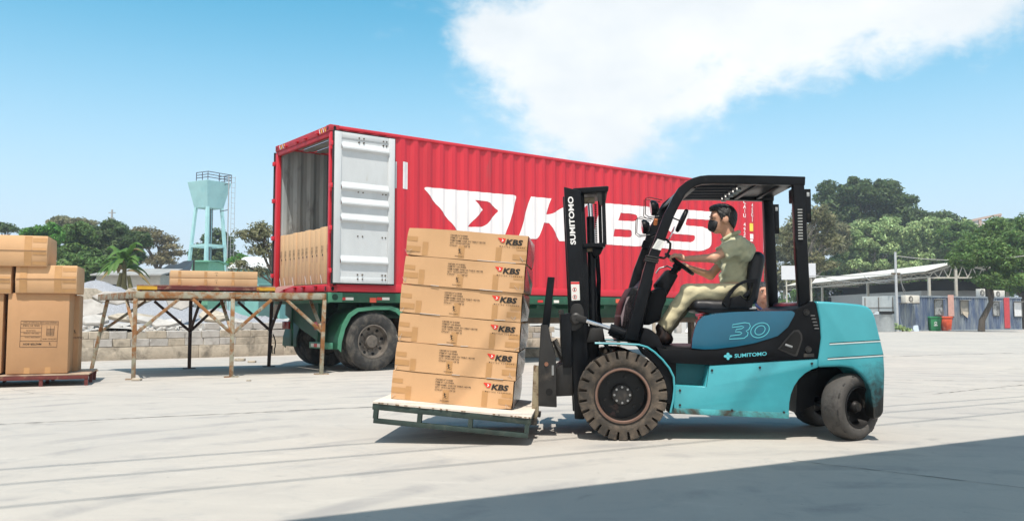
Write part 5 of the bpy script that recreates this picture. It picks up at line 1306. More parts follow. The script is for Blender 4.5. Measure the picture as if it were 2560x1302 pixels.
    o = rb.build('rubble', CONC2, None, smooth=0); o.matrix_world = fr.m; tag(o, 'loose broken concrete rubble on the raised ground', 'rubble', None, 'stuff')
    # gravel heaps
    GR = M('grey_gravel', (.30, .31, .335), .95, var=.4, scale=25, bump=1., bscale=35)
    for px, py, Y, r_, hh, lab in ((240, 700, 30, 2.3, 1.35, 'tall pale grey gravel heap beside the banana plant'), (345, 716, 32, 2.0, 1.15, 'low gravel heap behind the left end of the table'), (420, 752, 27, 1.75, .85, 'long gravel heap seen between the table legs'), (545, 770, 26, 1.35, .6, 'small gravel heap behind the middle of the table'), (655, 790, 27, 1.0, .45, 'bluish gravel heap near the trailer bumper')):
        top = at(px, py, Y); n = 40; m_ = 14; V = [(0, 0, top.z)]; F = []; rr3 = random.Random(px)
        for j in range(1, m_ + 1):
            for i in range(n):
                a_ = 6.283 * i / n; q = j / m_; rad = r_ * 1.5 * q * (1 + .10 * math.sin(3 * a_ + px) + .05 * math.sin(7 * a_)); z = top.z - (top.z - .55) * (q ** 1.15) + rr3.uniform(-.03, .03) + (.06 if j < 3 else 0) * 0
                V.append((rad * math.cos(a_), rad * math.sin(a_), z))
        for i in range(n): F.append((0, 1 + i, 1 + (i + 1) % n))
        for j in range(m_ - 1):
            for i in range(n): F.append((1 + j * n + i, 1 + (j + 1) * n + i, 1 + (j + 1) * n + (i + 1) % n, 1 + j * n + (i + 1) % n))
        o = MB().add([(x_, y_, z_) for x_, y_, z_ in V], F).build('gravel_heap', GR, None, smooth=80); o.location = (top.x, top.y, 0)
        tag(o, lab, 'gravel heap', 'gravel heaps behind the block wall')
    return fr
WFR = build_wall()
# a few stones and scraps on the yard
for i, (px, py, s_, lab) in enumerate(((342, 951, .10, 'small stone lying by the near left table foot'), (600, 902, .16, 'brown stone lying in front of the block wall'), (630, 906, .12, 'pale flat stone near the far right table foot'), (622, 966 - 14, .05, 'tiny pebble on the concrete below the table'))):
    q = gnd(px, py); o = MB().cbox((0, 0, s_ * .18), (s_ * 1.3, s_, s_ * .4)).build('stone', CONC, None, bevel=s_ * .12); o.location = q; tag(o, lab, 'stone', 'stones on the yard')
# ------------------------------------------------------------------ people
SKIN = M('skin', (.60, .33, .22), .5, var=.08, scale=8, spec=.4); SKIN2 = M('skin_ruddy', (.55, .27, .18), .5, var=.08, scale=8)
HAIR = M('black_hair', (.010, .009, .009), .45, var=.3, scale=40, bump=.4, bscale=120)
KHAKI = M('khaki_shirt', (.50, .49, .32), .85, var=.12, scale=7, bump=.25, bscale=22, sheen=.2); KHAKI2 = M('khaki_trousers', (.58, .52, .33), .85, var=.10, scale=6, bump=.25, bscale=18, sheen=.2)
SHOE = M('brown_shoe', (.035, .02, .015), .4, var=.2); MASK = M('black_mask', (.016, .016, .018), .6, var=.1)
NAVY = M('navy_shirt', (.02, .03, .10), .8, var=.15, scale=8, bump=.2, bscale=30)
def union(P, prims, k=.02):
    d = None
    for f in prims:
        q = f(P); d = q if d is None else smin(d, q, k)
    return d
def C_(a, b, ra, rb): return lambda P: cone(P, a, b, ra, rb)
def E_(c, r, rot=None): return lambda P: ell(P, c, r, rot)
def head_prims(c, f=-1, s=1.):
    """c: centre of the skull; the face looks along f * x"""
    x, y, z = c; q = lambda dx, dy, dz: (x + f * dx * s, y + dy * s, z + dz * s)
    return [E_(q(-.012, 0, .018), (.098 * s, .077 * s, .098 * s)), E_(q(.045, 0, -.035), (.052 * s, .058 * s, .075 * s)), E_(q(.05, 0, -.085), (.040 * s, .042 * s, .035 * s)), E_(q(.068, 0, .03), (.03 * s, .055 * s, .05 * s)),
            C_(q(.088, 0, .005), q(.112, 0, -.032), .010 * s, .015 * s), C_(q(.082, -.05, .022), q(.082, .05, .022), .012 * s, .012 * s),
            E_(q(-.008, -.078, -.012), (.024 * s, .012 * s, .034 * s)), E_(q(-.008, .078, -.012), (.024 * s, .012 * s, .034 * s)), E_(q(.088, 0, -.058), (.022 * s, .026 * s, .012 * s))]
def finger_hand(w, d, up, side, size=1., curl=1.):
    """a hand from wrist w along d, closing towards -up; thumb on side. returns prims"""
    w = Vector(w); d = Vector(d).normalized(); up = Vector(up); up = (up - d * up.dot(d)).normalized(); s = d.cross(up).normalized() * side
    pr = [C_(w, w + d * .05 * size, .024 * size, .030 * size), lambda P, c=tuple(w + d * .055 * size), : rbox(P, c, (.085 * size, .085 * size, .034 * size), .015 * size, np.array([list(d), list(s), list(up)]).T)]
    for k, (off, ln) in enumerate(((-.030, .070), (-.010, .080), (.010, .074), (.029, .058))):
        a = w + d * .092 * size + s * off * size; b = a + (d * .7 - up * .7 * curl).normalized() * ln * .45 * size; c = b + (d * -.1 - up * 1.0).normalized() * ln * .35 * size; e = c + (-d * .9 - up * .4).normalized() * ln * .25 * size
        r_ = .0095 * size
        pr += [C_(a, b, r_ * 1.05, r_), C_(b, c, r_, r_ * .92), C_(c, e, r_ * .92, r_ * .8)]
    a = w + d * .03 * size - s * .036 * size; b = a + (d * .8 - s * .5 - up * .3).normalized() * .040 * size; c = b + (d * .8 - up * .6).normalized() * .034 * size
    pr += [C_(a, b, .0135 * size, .011 * size), C_(b, c, .011 * size, .009 * size)]
    return pr
def joined(pieces, name, mat, parent):
    Vs = []; Fs = []; n = 0
    for v, q in pieces: Vs.append(v); Fs.append(q + n); n += len(v)
    return link(name, grid_mesh(np.concatenate(Vs), np.concatenate(Fs)), mat, parent)
def eyes(parent, c, f, s=1.):
    pass

def build_driver():
    p = lambda px, py, v: tuple(FK.p3(px, py, v))
    hips = FK.p3(1836, 726, .62); base = Matrix.Translation((hips.x, .62, 0))
    t = thing('person', 'person in khaki uniform and black face mask driving the forklift', 'person', FK.m)
    cy = .62
    hd = p(1806, 549, cy); nk = p(1825, 596, cy); ch = p(1842, 640, cy); bl = p(1838, 690, cy); hp = p(1836, 727, cy)
    sn = p(1846, 610, .44); sf = p(1846, 612, .80); en = p(1783, 645, .36); ef = p(1776, 688, .82); wn = p(1712, 647, .46); wf = p(1722, 669, .78)
    kn = p(1722, 731, .50); kf = p(1728, 735, .76); an = p(1652, 826, .47); af = p(1660, 830, .78); hn = (hp[0], .52, hp[2]); hf = (hp[0], .72, hp[2])
    arm_n = [C_(sn, en, .046, .037), C_(en, wn, .038, .024)]; arm_f = [C_(sf, ef, .046, .037), C_(ef, wf, .038, .024)]
    neck = [C_(nk, (hd[0] + .025, cy, hd[2] - .06), .060, .055)]
    torso = [C_(ch, bl, .10, .09), C_(sn, sf, .05, .05), C_(bl, hp, .09, .10)]
    legs = [C_(hn, kn, .075, .058), C_(hf, kf, .075, .058), C_(kn, an, .055, .036), C_(kf, af, .055, .036)]
    body = head_prims(hd, -1, 1.03) + neck + torso + arm_n + arm_f + legs
    pieces = [surface_nets(lambda P: union(P, body, .018), (wf[0] - .35, .2, an[2] - .1), (hp[0] + .30, 1.02, hd[2] + .16), .0125)]
    dn = Vector(p(1696, 641, .50)) - Vector(wn); df = Vector(p(1704, 662, .76)) - Vector(wf)
    for w, d, sd in ((wn, dn, 1), (wf, df, -1)):
        pr = finger_hand(w, d, (.35, 0, .93), sd, 1.0); c = Vector(w) + Vector(d).normalized() * .06
        pieces.append(surface_nets(lambda P: union(P, pr, .006), tuple(c - Vector((.14, .11, .13))), tuple(c + Vector((.14, .11, .11))), .005))
    joined(pieces, 'body', SKIN, t)
    # face detail: brow and eye
    for s_ in (-1, 1):
        MB().cbox((hd[0] - .098, cy + s_ * .034, hd[2] + .030), (.012, .034, .009)).build('eyebrow', HAIR, t, bevel=.003)
        MB().lathe([(0, -.011), (.008, -.008), (.011, 0), (.008, .008), (0, .011)], (hd[0] - .093, cy + s_ * .033, hd[2] + .010), n=10, closed=False).build('eye', M('eye_dark', (.05, .035, .03), .2), t)
    # hair: short sides, fuller top
    hx, hz = hd[0], hd[2]
    def hairf(P):
        d = ell(P, (hx + .012, cy, hz + .026), (.116, .0905, .112)); d = smin(d, ell(P, (hx - .045, cy, hz + .098), (.066, .066, .034)), .03)
        d = smin(d, ell(P, (hx + .06, cy, hz - .03), (.05, .070, .075)), .03)
        dx = P[:, 0] - hx
        line = np.where(dx < -.060, hz + .072, np.where(dx < -.020, hz + .072 - (dx + .060) * 2.2, np.where(dx < .030, hz - .016 + .038 * (dx > .004) - .0, hz - .016 - (dx - .030) * 1.15)))
        n_ = .0035 * np.sin(P[:, 0] * 150 + P[:, 2] * 60) * np.sin(P[:, 1] * 120 + P[:, 2] * 90)
        return np.maximum(d + n_, line - P[:, 2])
    soft(hairf, (hx - .16, cy - .13, hz - .16), (hx + .17, cy + .13, hz + .17), .0065, 'hair', HAIR, t)
    def maskf(P):
        d = ell(P, (hx - .050, cy, hz - .050), (.066, .066, .070)); d = smin(d, cone(P, (hx - .100, cy, hz - .018), (hx - .104, cy, hz - .075), .016, .022), .025)
        d = np.maximum(d, P[:, 2] - (hz + .012 - .45 * (P[:, 0] - hx + .11))); return np.maximum(d, P[:, 0] - (hx - .046 - .30 * (hz - .02 - P[:, 2])))
    soft(maskf, (hx - .16, cy - .1, hz - .15), (hx + .02, cy + .1, hz + .05), .007, 'face_mask', MASK, t)
    for s_ in (-1, 1): MB().tube([(hx - .03, cy + s_ * .068, hz - .02), (hx - .005, cy + s_ * .082, hz + .012), (hx + .012, cy + s_ * .08, hz + .012)], .003, 5).build('mask_strap', MASK, t)
    # shirt with open collar, sleeves to above the elbow
    def lerp(a, b, s_): return tuple(np.array(a) * (1 - s_) + np.array(b) * s_)
    sh = [C_(lerp(ch, nk, .15), bl, .124, .122), C_(bl, (hp[0] + .005, cy, hp[2] + .03), .122, .126), C_(sn, sf, .064, .064), C_((ch[0] + .03, .50, ch[2] + .03), (ch[0] + .03, .74, ch[2] + .03), .10, .10), C_(sn, lerp(sn, en, .70), .070, .066), C_(sf, lerp(sf, ef, .74), .070, .064), C_(nk, (nk[0] + .01, cy, nk[2] - .03), .075, .085)]
    def shirt(P):
        d = union(P, sh, .035)
        for a, b, f_ in ((sn, en, .66), (sf, ef, .72)):           # cut the cuffs square
            A = np.array(a); dr = np.array(b) - A; L_ = np.linalg.norm(dr); dr /= L_; tt = (P - A) @ dr
            near = np.linalg.norm(P - A - np.clip(tt, 0, L_ * 1.1)[:, None] * dr, axis=1) < .115
            d = np.where(near & (tt > L_ * .45), np.maximum(d, tt - L_ * f_), d)
        nd = (P[:, 2] - (nk[2] + .030)) + (P[:, 0] - nk[0]) * -.55   # neckline
        d = np.maximum(d, nd - .004); w_ = .008 * np.sin(P[:, 2] * 48 + P[:, 0] * 44 + 2 * np.sin(P[:, 1] * 25)) * np.sin(P[:, 0] * 30 - P[:, 2] * 17) + .004 * np.sin(P[:, 2] * 95 - P[:, 0] * 70 + 3 * np.sin(P[:, 0] * 20))
        return np.maximum(d + w_, (hp[2] + .030) - P[:, 2])
    soft(shirt, (en[0] - .12, .22, hp[2] - .03), (ch[0] + .24, 1.02, nk[2] + .10), .0115, 'shirt', KHAKI, t)
    # collar
    MB().tube([(nk[0] - .062, cy - .045, nk[2] - .012), (nk[0] - .01, cy - .074, nk[2] + .022), (nk[0] + .06, cy - .045, nk[2] + .050), (nk[0] + .078, cy, nk[2] + .056), (nk[0] + .06, cy + .045, nk[2] + .050), (nk[0] - .01, cy + .074, nk[2] + .022), (nk[0] - .062, cy + .045, nk[2] - .012)], .017, 8).build('collar', KHAKI, t, smooth=60)
    tr = [C_((hp[0] + .004, cy, hp[2] + .045), (hp[0] + .01, cy, hp[2] - .02), .122, .128), C_(hn, kn, .092, .072), C_(hf, kf, .092, .072), C_(kn, lerp(kn, an, .93), .072, .060), C_(kf, lerp(kf, af, .93), .072, .060)]
    def trou(P):
        d = union(P, tr, .03)
        for a, b in ((kn, an), (kf, af)):
            A = np.array(a); dr = np.array(b) - A; L_ = np.linalg.norm(dr); dr /= L_; tt = (P - A) @ dr
            near = np.linalg.norm(P - A - np.clip(tt, 0, L_ * 1.2)[:, None] * dr, axis=1) < .11
            d = np.where(near & (tt > L_ * .5), np.maximum(d, tt - L_ * .95), d)
        w_ = .0035 * np.sin(P[:, 0] * 33 + P[:, 2] * 21 + 3 * np.sin(P[:, 2] * 9 + P[:, 1] * 14)) + .0022 * np.sin(P[:, 0] * 15 - P[:, 2] * 71 + 2.5 * np.sin(P[:, 0] * 19) + P[:, 1] * 33)
        return np.maximum(d + w_, P[:, 2] - (hp[2] + .060))
    soft(trou, (an[0] - .12, .36, an[2] - .06), (hp[0] + .17, .90, hp[2] + .10), .0115, 'trousers', KHAKI2, t)
    MB().tube([(hp[0] + .124 * math.cos(a) + .006, cy + .124 * math.sin(a), hp[2] + .052) for a in [k * .3927 for k in range(16)]], .014, 6, closed=True).build('belt', BLACK, t, smooth=60)
    for a in (an, af):
        toe = (a[0] - .115, a[1], a[2] - .085); heel = (a[0] + .03, a[1], a[2] - .06)
        def shoe(P, a=a, toe=toe, heel=heel):
            d = smin(cone(P, heel, toe, .042, .038), cone(P, (a[0], a[1], a[2] + .02), heel, .045, .044), .03); return d
        soft(shoe, (toe[0] - .08, a[1] - .09, toe[2] - .08), (a[0] + .12, a[1] + .09, a[2] + .10), .010, 'shoe', SHOE, t)
build_driver()

def build_bystander():
    """stands stooped behind the forklift; only head and shoulders show"""
    Y = 9.7; h0 = at(1907, 732, Y); o = Vector((h0.x + .02, Y + .02, 0))
    t = thing('person', 'person in navy collared shirt half hidden behind the forklift', 'person', Matrix.Translation(o))
    L = lambda v: tuple(Vector(v) - o)
    hd = L((h0.x, Y, h0.z)); x, y, z = hd
    # the face looks at the camera: build it along -x, then turn a quarter
    Rq = np.array([[0, 1, 0], [-1, 0, 0], [0, 0, 1]])      # maps (x,y) so that -x faces -y
    def turn(P): 
        q = P.copy(); q[:, 0] = (P[:, 1] - y) + x; q[:, 1] = -(P[:, 0] - x) + y; return q
    hp = head_prims(hd, -1, .95)
    hipz = .78; chz = z - .36; lean = .10
    bod = [C_((x, y + .03, z - .06), (x, y + .05, z - .20), .055, .06), C_((x, y + .07, chz), (x, y + .22, hipz + .05), .115, .115), C_((x - .165, y + .05, z - .24), (x + .165, y + .05, z - .24), .05, .05)]
    for s_ in (-1, 1):
        sh = (x + s_ * .175, y + .05, z - .25); el = (x + s_ * .245, y + .12, z - .50); wr = (x + s_ * .16, y - .06, hipz - .08)
        kn = (x + s_ * .11, y + .0, .44); an = (x + s_ * .11, y + .10, .06); hi = (x + s_ * .09, y + .22, hipz)
        bod += [C_(sh, el, .05, .042), C_(el, wr, .042, .028), C_(hi, kn, .085, .06), C_(kn, an, .058, .038)]
    pieces = [surface_nets(lambda P: smin(union(turn(P), hp, .016), union(P, bod, .02), .02), (x - .42, y - .28, .0), (x + .42, y + .46, z + .15), .014)]
    for s_ in (-1, 1):
        pr = finger_hand((x + s_ * .16, y - .06, hipz - .08), (-s_ * .2, -.3, -.9), (0, -.9, .3), s_, .95)
        c = Vector((x + s_ * .14, y - .09, hipz - .15)); pieces.append(surface_nets(lambda P: union(P, pr, .006), tuple(c - Vector((.12, .12, .14))), tuple(c + Vector((.12, .12, .12))), .006))
    joined(pieces, 'body', SKIN2, t)
    def hairf(P):
        q = turn(P); d = ell(q, (x + .014, y, z + .026), (.108, .086, .104)); d = smin(d, ell(q, (x + .055, y, z - .03), (.046, .066, .07)), .03); dx = q[:, 0] - x
        line = np.where(dx < -.050, z + .062, np.where(dx < -.015, z + .062 - (dx + .050) * 2.0, z - .008 - np.clip(dx - .02, 0, 1) * 1.1))
        return np.maximum(d + .003 * np.sin(P[:, 0] * 150 + P[:, 2] * 60) * np.sin(P[:, 1] * 120), line - P[:, 2])
    soft(hairf, (x - .13, y - .14, z - .15), (x + .13, y + .16, z + .16), .0075, 'hair', HAIR, t)
    for s_ in (-1, 1):
        MB().cbox((x + s_ * .031, y - .0945, z + .030), (.036, .010, .007)).build('eyebrow', HAIR, t, bevel=.002)
        def eye(P, s_=s_): return ell(P, (x + s_ * .031, y - .084, z + .010), (.0155, .0105, .0065))
        soft(eye, (x + s_ * .031 - .02, y - .10, z), (x + s_ * .031 + .02, y - .07, z + .02), .0025, 'eye', M('eye_white', (.62, .58, .54), .3), t)
        MB().lathe([(0, 0), (.0055, 0), (.0055, .004)], (x + s_ * .031, y - .0955, z + .010), n=10, closed=False).build('iris', M('eye_dark2', (.02, .014, .012), .2), t)
    MB().tube([(x - .022, y - .098, z - .056), (x - .008, y - .106, z - .053), (x + .008, y - .106, z - .053), (x + .022, y - .098, z - .056)], [.003, .006, .006, .003], 6).build('lips', M('lips', (.34, .12, .095), .5), t, smooth=60)
    sh_ = [C_((x, y + .07, chz + .02), (x, y + .22, hipz + .02), .135, .135), C_((x - .09, y + .07, chz), (x + .09, y + .07, chz), .11, .11), C_((x - .165, y + .05, z - .245), (x + .165, y + .05, z - .245), .060, .060)]
    for s_ in (-1, 1): sh_.append(C_((x + s_ * .175, y + .05, z - .255), (x + s_ * .225, y + .10, z - .43), .060, .056))
    soft(lambda P: np.maximum(np.maximum(union(P, sh_, .04), P[:, 2] - (z - .165 + 1.2 * np.abs(P[:, 0] - x) * 0 + .5 * (P[:, 1] - y))), (hipz - .04) - P[:, 2]), (x - .36, y - .18, hipz - .08), (x + .36, y + .44, z - .05), .014, 'shirt', NAVY, t)
    MB().tube([(x - .02, y - .075, z - .205), (x - .075, y - .01, z - .15), (x - .06, y + .09, z - .12), (x + .06, y + .09, z - .12), (x + .075, y - .01, z - .15), (x + .02, y - .075, z - .205)], .016, 6).build('collar', NAVY, t, smooth=60)
    for k in range(3): MB().lathe([(0, 0), (.006, 0)], (x, y - .118 + k * .004, z - .23 - k * .03), n=8, closed=False).build('button', WHITE, t)
    tr = []
    for s_ in (-1, 1): tr += [C_((x + s_ * .09, y + .22, hipz), (x + s_ * .11, y, .44), .10, .075), C_((x + s_ * .11, y, .44), (x + s_ * .11, y + .09, .10), .072, .06)]
    soft(lambda P: union(P, tr, .03), (x - .26, y - .12, .0), (x + .26, y + .36, hipz + .13), .016, 'trousers', M('dark_trousers', (.03, .03, .035), .8), t)
    for s_ in (-1, 1): soft(lambda P: np.maximum(cone(P, (x + s_ * .11, y + .11, .05), (x + s_ * .12, y - .05, .035), .045, .04), -P[:, 2]), (x + s_ * .11 - .09, y - .13, -.01), (x + s_ * .11 + .1, y + .2, .13), .012, 'shoe', BLACK, t)
build_bystander()
# ------------------------------------------------------------------ vegetation
def leafmat(name, c, isl=.45, tr=.35): return M(name, c, .55, var=.18, scale=.8, island=isl, trans=tr, spec=.3, world=True)
LF_DARK = leafmat('leaves_dark', (.080, .130, .045)); LF_MID = leafmat('leaves_mid', (.115, .205, .055)); LF_BRIGHT = leafmat('leaves_bright', (.090, .240, .040)); LF_PALE = leafmat('leaves_pale', (.31, .43, .19), .55); LF_OLIVE = leafmat('leaves_olive', (.20, .205, .11)); LF_DRY = leafmat('leaves_dry', (.19, .17, .085))
BARK = M('bark', (.075, .062, .048), .9, var=.3, scale=12, bump=.6, bscale=30); BARKP = M('bark_pale', (.26, .235, .20), .9, var=.25, scale=9, bump=.5, bscale=25)
def leaves(centers, rad, n, size, flat=.6, seed=0, asp=.45, up=.35, curl=True):
    """n leaf blades round each clump centre (arrays); returns verts, faces"""
    g = np.random.default_rng(seed); K = len(centers); N = K * n
    c = np.repeat(np.asarray(centers, float), n, 0); r_ = np.repeat(np.asarray(rad, float), n)
    d = g.normal(size=(N, 3)); d /= np.linalg.norm(d, axis=1)[:, None]; q = g.random(N) ** .45
    p = c + d * (q * r_)[:, None] * np.array([1, 1, flat])
    nrm = d * .8 + g.normal(size=(N, 3)) * .55 + np.array([0, 0, up]); nrm /= np.linalg.norm(nrm, axis=1)[:, None]
    a = np.cross(nrm, g.normal(size=(N, 3))); a /= np.linalg.norm(a, axis=1)[:, None]; b = np.cross(nrm, a)
    s = size * g.uniform(.55, 1.35, N)
    a = a * s[:, None]; b = b * (s * asp)[:, None]; dr = nrm * (s * .18)[:, None]
    V = np.stack([p - a - dr, p + b * .9, p + a - dr, p - b * .9], 1).reshape(-1, 3)
    return V, np.arange(4 * N).reshape(-1, 4)
def limb(mb, a, b, r0, r1, rr, n=5, wob=.08, sides=6):
    a = Vector(a); b = Vector(b); L_ = (b - a).length; pts = []
    for i in range(n + 1):
        q = a.lerp(b, i / n)
        if 0 < i < n: q += Vector((rr.uniform(-1, 1), rr.uniform(-1, 1), rr.uniform(-.5, 1))) * L_ * wob
        pts.append(q)
    mb.tube(pts, [r0 + (r1 - r0) * i / n for i in range(n + 1)], sides, cap=False); return pts
def tree(name, label, px, pbase, Y, blobs, mat, clumps=60, n=110, size=.24, crad=.55, flat=.7, trunk=.16, bark=BARK, group=None, seed=1, show=.5, asp=.45, forks=7, hollow=.55, base_z=None):
    """blobs: crown ellipsoids given as (px, py, rx_px, ry_px[, dY]) at distance Y"""
    rr = random.Random(seed); g = np.random.default_rng(seed); k = Y / CF; size *= .66; n = int(n * 2.0)
    b0 = at(px, pbase, Y); b0.z = 0 if base_z is None else base_z
    t = thing(name, label, 'tree', b0, group); cs = []; rads = []; tot = sum(b[2] * b[3] for b in blobs)
    for b in blobs:
        c = at(b[0], b[1], Y + (b[4] if len(b) > 4 else 0)) - b0; rx, rz = b[2] * k, b[3] * k; m = max(3, int(clumps * b[2] * b[3] / tot))
        d = g.normal(size=(m, 3)); d /= np.linalg.norm(d, axis=1)[:, None]; q = hollow + (1 - hollow) * g.random(m) ** .7
        d[:, 2] = np.where(d[:, 2] < -.35, d[:, 2] * .5, d[:, 2])
        cs.append(np.array(c) + d * q[:, None] * np.array([rx, rx * .9, rz]) * .9); rads.append(g.uniform(.6, 1.25, m) * crad)
    cs = np.concatenate(cs); rads = np.concatenate(rads)
    V, F = leaves(cs, rads, n, size, flat, seed, asp)
    link('crown', grid_mesh(V, F, False), mat, t)
    mb = MB(); zc = float(np.mean(cs[:, 2])); zl = float(cs[:, 2].min())
    fork = Vector((rr.uniform(-.1, .1), 0, max(zl * .75, zc * .45)))
    limb(mb, (0, 0, -.1), fork, trunk, trunk * .72, rr, 5, .03, 9)
    order = sorted(range(len(cs)), key=lambda i: rr.random())[:max(forks, int(len(cs) * show))]
    mains = []
    for i in range(forks):
        e = Vector(cs[order[i]]); mid = fork.lerp(e, .55) + Vector((0, 0, .08 * (e - fork).length)); pts = limb(mb, fork, mid, trunk * .5, trunk * .26, rr, 4, .07); limb(mb, mid, e, trunk * .26, .015, rr, 4, .08); mains += pts[2:] + [mid]
    for i in order[forks:]:
        e = Vector(cs[i]); s_ = min(mains, key=lambda q: (q - e).length); limb(mb, s_, e, trunk * .14, .008, rr, 3, .08, 5)
    mb.build('trunk', bark, t, smooth=60, fix=False)
    return t
GL = 'trees behind the left yard'; GRR = 'trees behind the right shed'
tree('tree', 'bright green bushy tree at the left, just above the top carton', 110, 720, 52, [(105, 592, 52, 30), (75, 610, 40, 30)], LF_BRIGHT, 40, 120, .20, .45, seed=2, group=GL, base_z=.4)
tree('tree', 'dense mid green tree rising behind the left carton stack', 165, 720, 56, [(160, 625, 75, 52), (190, 590, 55, 30), (150, 690, 80, 40)], LF_MID, 80, 130, .22, .55, seed=3, group=GL, base_z=.4)
tree('tree', 'dark green tree below the steeple cross', 262, 720, 60, [(255, 600, 62, 42), (285, 585, 50, 30), (240, 660, 70, 60)], LF_DARK, 85, 130, .22, .55, seed=4, group=GL, base_z=.4)
tree('tree', 'dark green tree directly behind the banana plant', 312, 720, 58, [(318, 632, 48, 40), (335, 600, 38, 25), (310, 680, 60, 40)], LF_DARK, 60, 130, .22, .52, seed=5, group=GL, base_z=.4)
tree('tree', 'olive tree filling the gap in front of the dark left trees', 215, 722, 50, [(215, 668, 62, 45), (180, 690, 50, 35)], LF_MID, 55, 120, .19, .48, seed=6, group=GL, base_z=.4)
tree('umbrella_tree', 'flat-topped umbrella tree standing tallest on the left skyline', 185, 720, 85, [(175, 552, 44, 12), (205, 556, 40, 9), (150, 560, 32, 7)], LF_OLIVE, 42, 70, .26, .75, .35, seed=7, trunk=.3, group=GL, show=.9, hollow=.3)
tree('umbrella_tree', 'sparse brown umbrella tree left of the water tower', 395, 715, 75, [(365, 578, 42, 13), (400, 600, 45, 18), (430, 628, 28, 22), (350, 610, 30, 22), (400, 650, 45, 22)], LF_DRY, 62, 42, .22, .8, .4, seed=8, trunk=.28, bark=BARK, group=GL, show=1., hollow=.3)
tree('tree', 'thin wispy tree at the left picture edge', 15, 720, 70, [(5, 570, 14, 12), (28, 572, 26, 9)], LF_DARK, 16, 60, .2, .5, .5, seed=9, trunk=.15, group=GL, show=1.)
tree('tree', 'tall dark tree standing behind the water tower', 545, 715, 78, [(545, 610, 40, 42), (520, 650, 45, 40), (560, 660, 42, 40), (500, 640, 28, 25)], LF_DARK, 85, 130, .27, .7, seed=10, trunk=.3, group=GL)
tree('tree', 'bright green shrubby tree beside the teal house', 600, 716, 62, [(598, 655, 22, 24)], LF_BRIGHT, 22, 100, .2, .45, seed=11, group=GL, base_z=.4)
tree('bare_tree', 'sparse leaning tree beside the open left container door', 690, 735, 33, [(640, 585, 34, 22), (660, 570, 30, 14), (605, 585, 22, 12), (655, 625, 32, 20), (600, 665, 20, 14), (640, 680, 25, 15)], LF_OLIVE, 60, 20, .12, .40, .6, seed=12, trunk=.10, bark=BARK, group=GL, show=1., hollow=.2, forks=9, base_z=.5)
# right side
tree('tree', 'mid green tree filling the skyline behind the flowering tree', 2240, 790, 104, [(2200, 640, 120, 60), (2320, 630, 100, 60), (2100, 640, 100, 70)], LF_MID, 110, 110, .36, .95, seed=31, trunk=.4, group=GRR)
tree('tree', 'tall mid green tree rising behind the right end of the shed', 2440, 790, 90, [(2420, 600, 90, 60), (2520, 600, 90, 65), (2470, 680, 130, 60)], LF_MID, 120, 110, .36, .95, seed=32, trunk=.4, group=GRR)
tree('tree', 'olive tree closing the gap behind the white boards', 1990, 790, 90, [(1985, 620, 75, 75), (2060, 600, 70, 70), (1950, 700, 70, 60)], LF_OLIVE, 110, 95, .36, .9, seed=33, trunk=.35, group=GRR)
tree('tree', 'tree at the far right whose crown reaches above the building', 2555, 790, 70, [(2550, 580, 60, 40), (2520, 640, 60, 50)], LF_MID, 60, 110, .27, .7, seed=34, trunk=.3, group=GRR)
tree('tree', 'huge dark green tree towering behind the right shed', 2150, 790, 99, [(2130, 490, 95, 50), (2200, 500, 85, 48), (2080, 540, 75, 50), (2240, 560, 70, 50), (2160, 580, 110, 55)], LF_DARK, 160, 140, .38, 1.1, seed=20, trunk=.5, group=GRR)
tree('tree', 'smaller dark tree right of the huge one', 2320, 790, 108, [(2310, 555, 66, 42), (2270, 590, 60, 44), (2370, 575, 50, 34)], LF_DARK, 70, 120, .40, 1.1, seed=21, trunk=.3, group=GRR)
tree('tree', 'pale flowering tree spreading over the shed roof', 2180, 800, 93, [(2160, 600, 75, 55), (2240, 590, 75, 45), (2120, 650, 60, 55), (2230, 655, 90, 50)], LF_PALE, 120, 115, .32, .85, seed=22, trunk=.28, group=GRR, bark=BARKP)
tree('tree', 'pale green tree right of the flowering one above the roof ridge', 2330, 800, 94, [(2330, 590, 65, 48), (2390, 590, 55, 40), (2320, 645, 80, 40), (2400, 650, 60, 40)], LF_PALE, 105, 115, .32, .85, seed=23, trunk=.28, group=GRR)
tree('tree', 'thin olive tree showing pale bare branches behind the rear posts', 2020, 800, 58, [(2030, 540, 60, 40), (1985, 600, 40, 70), (2070, 590, 45, 50), (2020, 660, 70, 30)], LF_OLIVE, 110, 34, .20, .62, .6, seed=24, trunk=.24, bark=BARKP, group=GRR, show=1., hollow=.25, forks=10)
tree('tree', 'leafy mid green tree behind the right container windows', 2470, 800, 60, [(2450, 620, 70, 55), (2500, 590, 60, 45), (2430, 680, 60, 30)], LF_MID, 90, 120, .22, .6, seed=25, trunk=.22, group=GRR)
tree('tree', 'bright green tree at the right picture edge', 2560, 800, 57, [(2560, 620, 60, 75), (2540, 700, 60, 50)], LF_MID, 75, 120, .21, .6, seed=26, trunk=.24, group=GRR)
tree('bush', 'bright green bush behind the right end of the blue container', 2500, 800, 66, [(2490, 720, 80, 40), (2400, 730, 60, 30)], LF_BRIGHT, 70, 100, .22, .5, seed=27, group=GRR)
tree('tree', 'low leafy tree seen right behind the white roof sheets', 2200, 800, 96, [(2140, 700, 110, 45), (2260, 690, 110, 45), (2350, 700, 90, 40), (2040, 710, 90, 45)], LF_MID, 110, 90, .38, .95, seed=35, trunk=.3, group=GRR)
tree('bush', 'dark leafy bush under the shed roof between its posts', 2310, 800, 82, [(2300, 720, 60, 45), (2040, 745, 60, 40), (1975, 760, 40, 40)], LF_MID, 70, 100, .24, .6, seed=28, group=GRR)
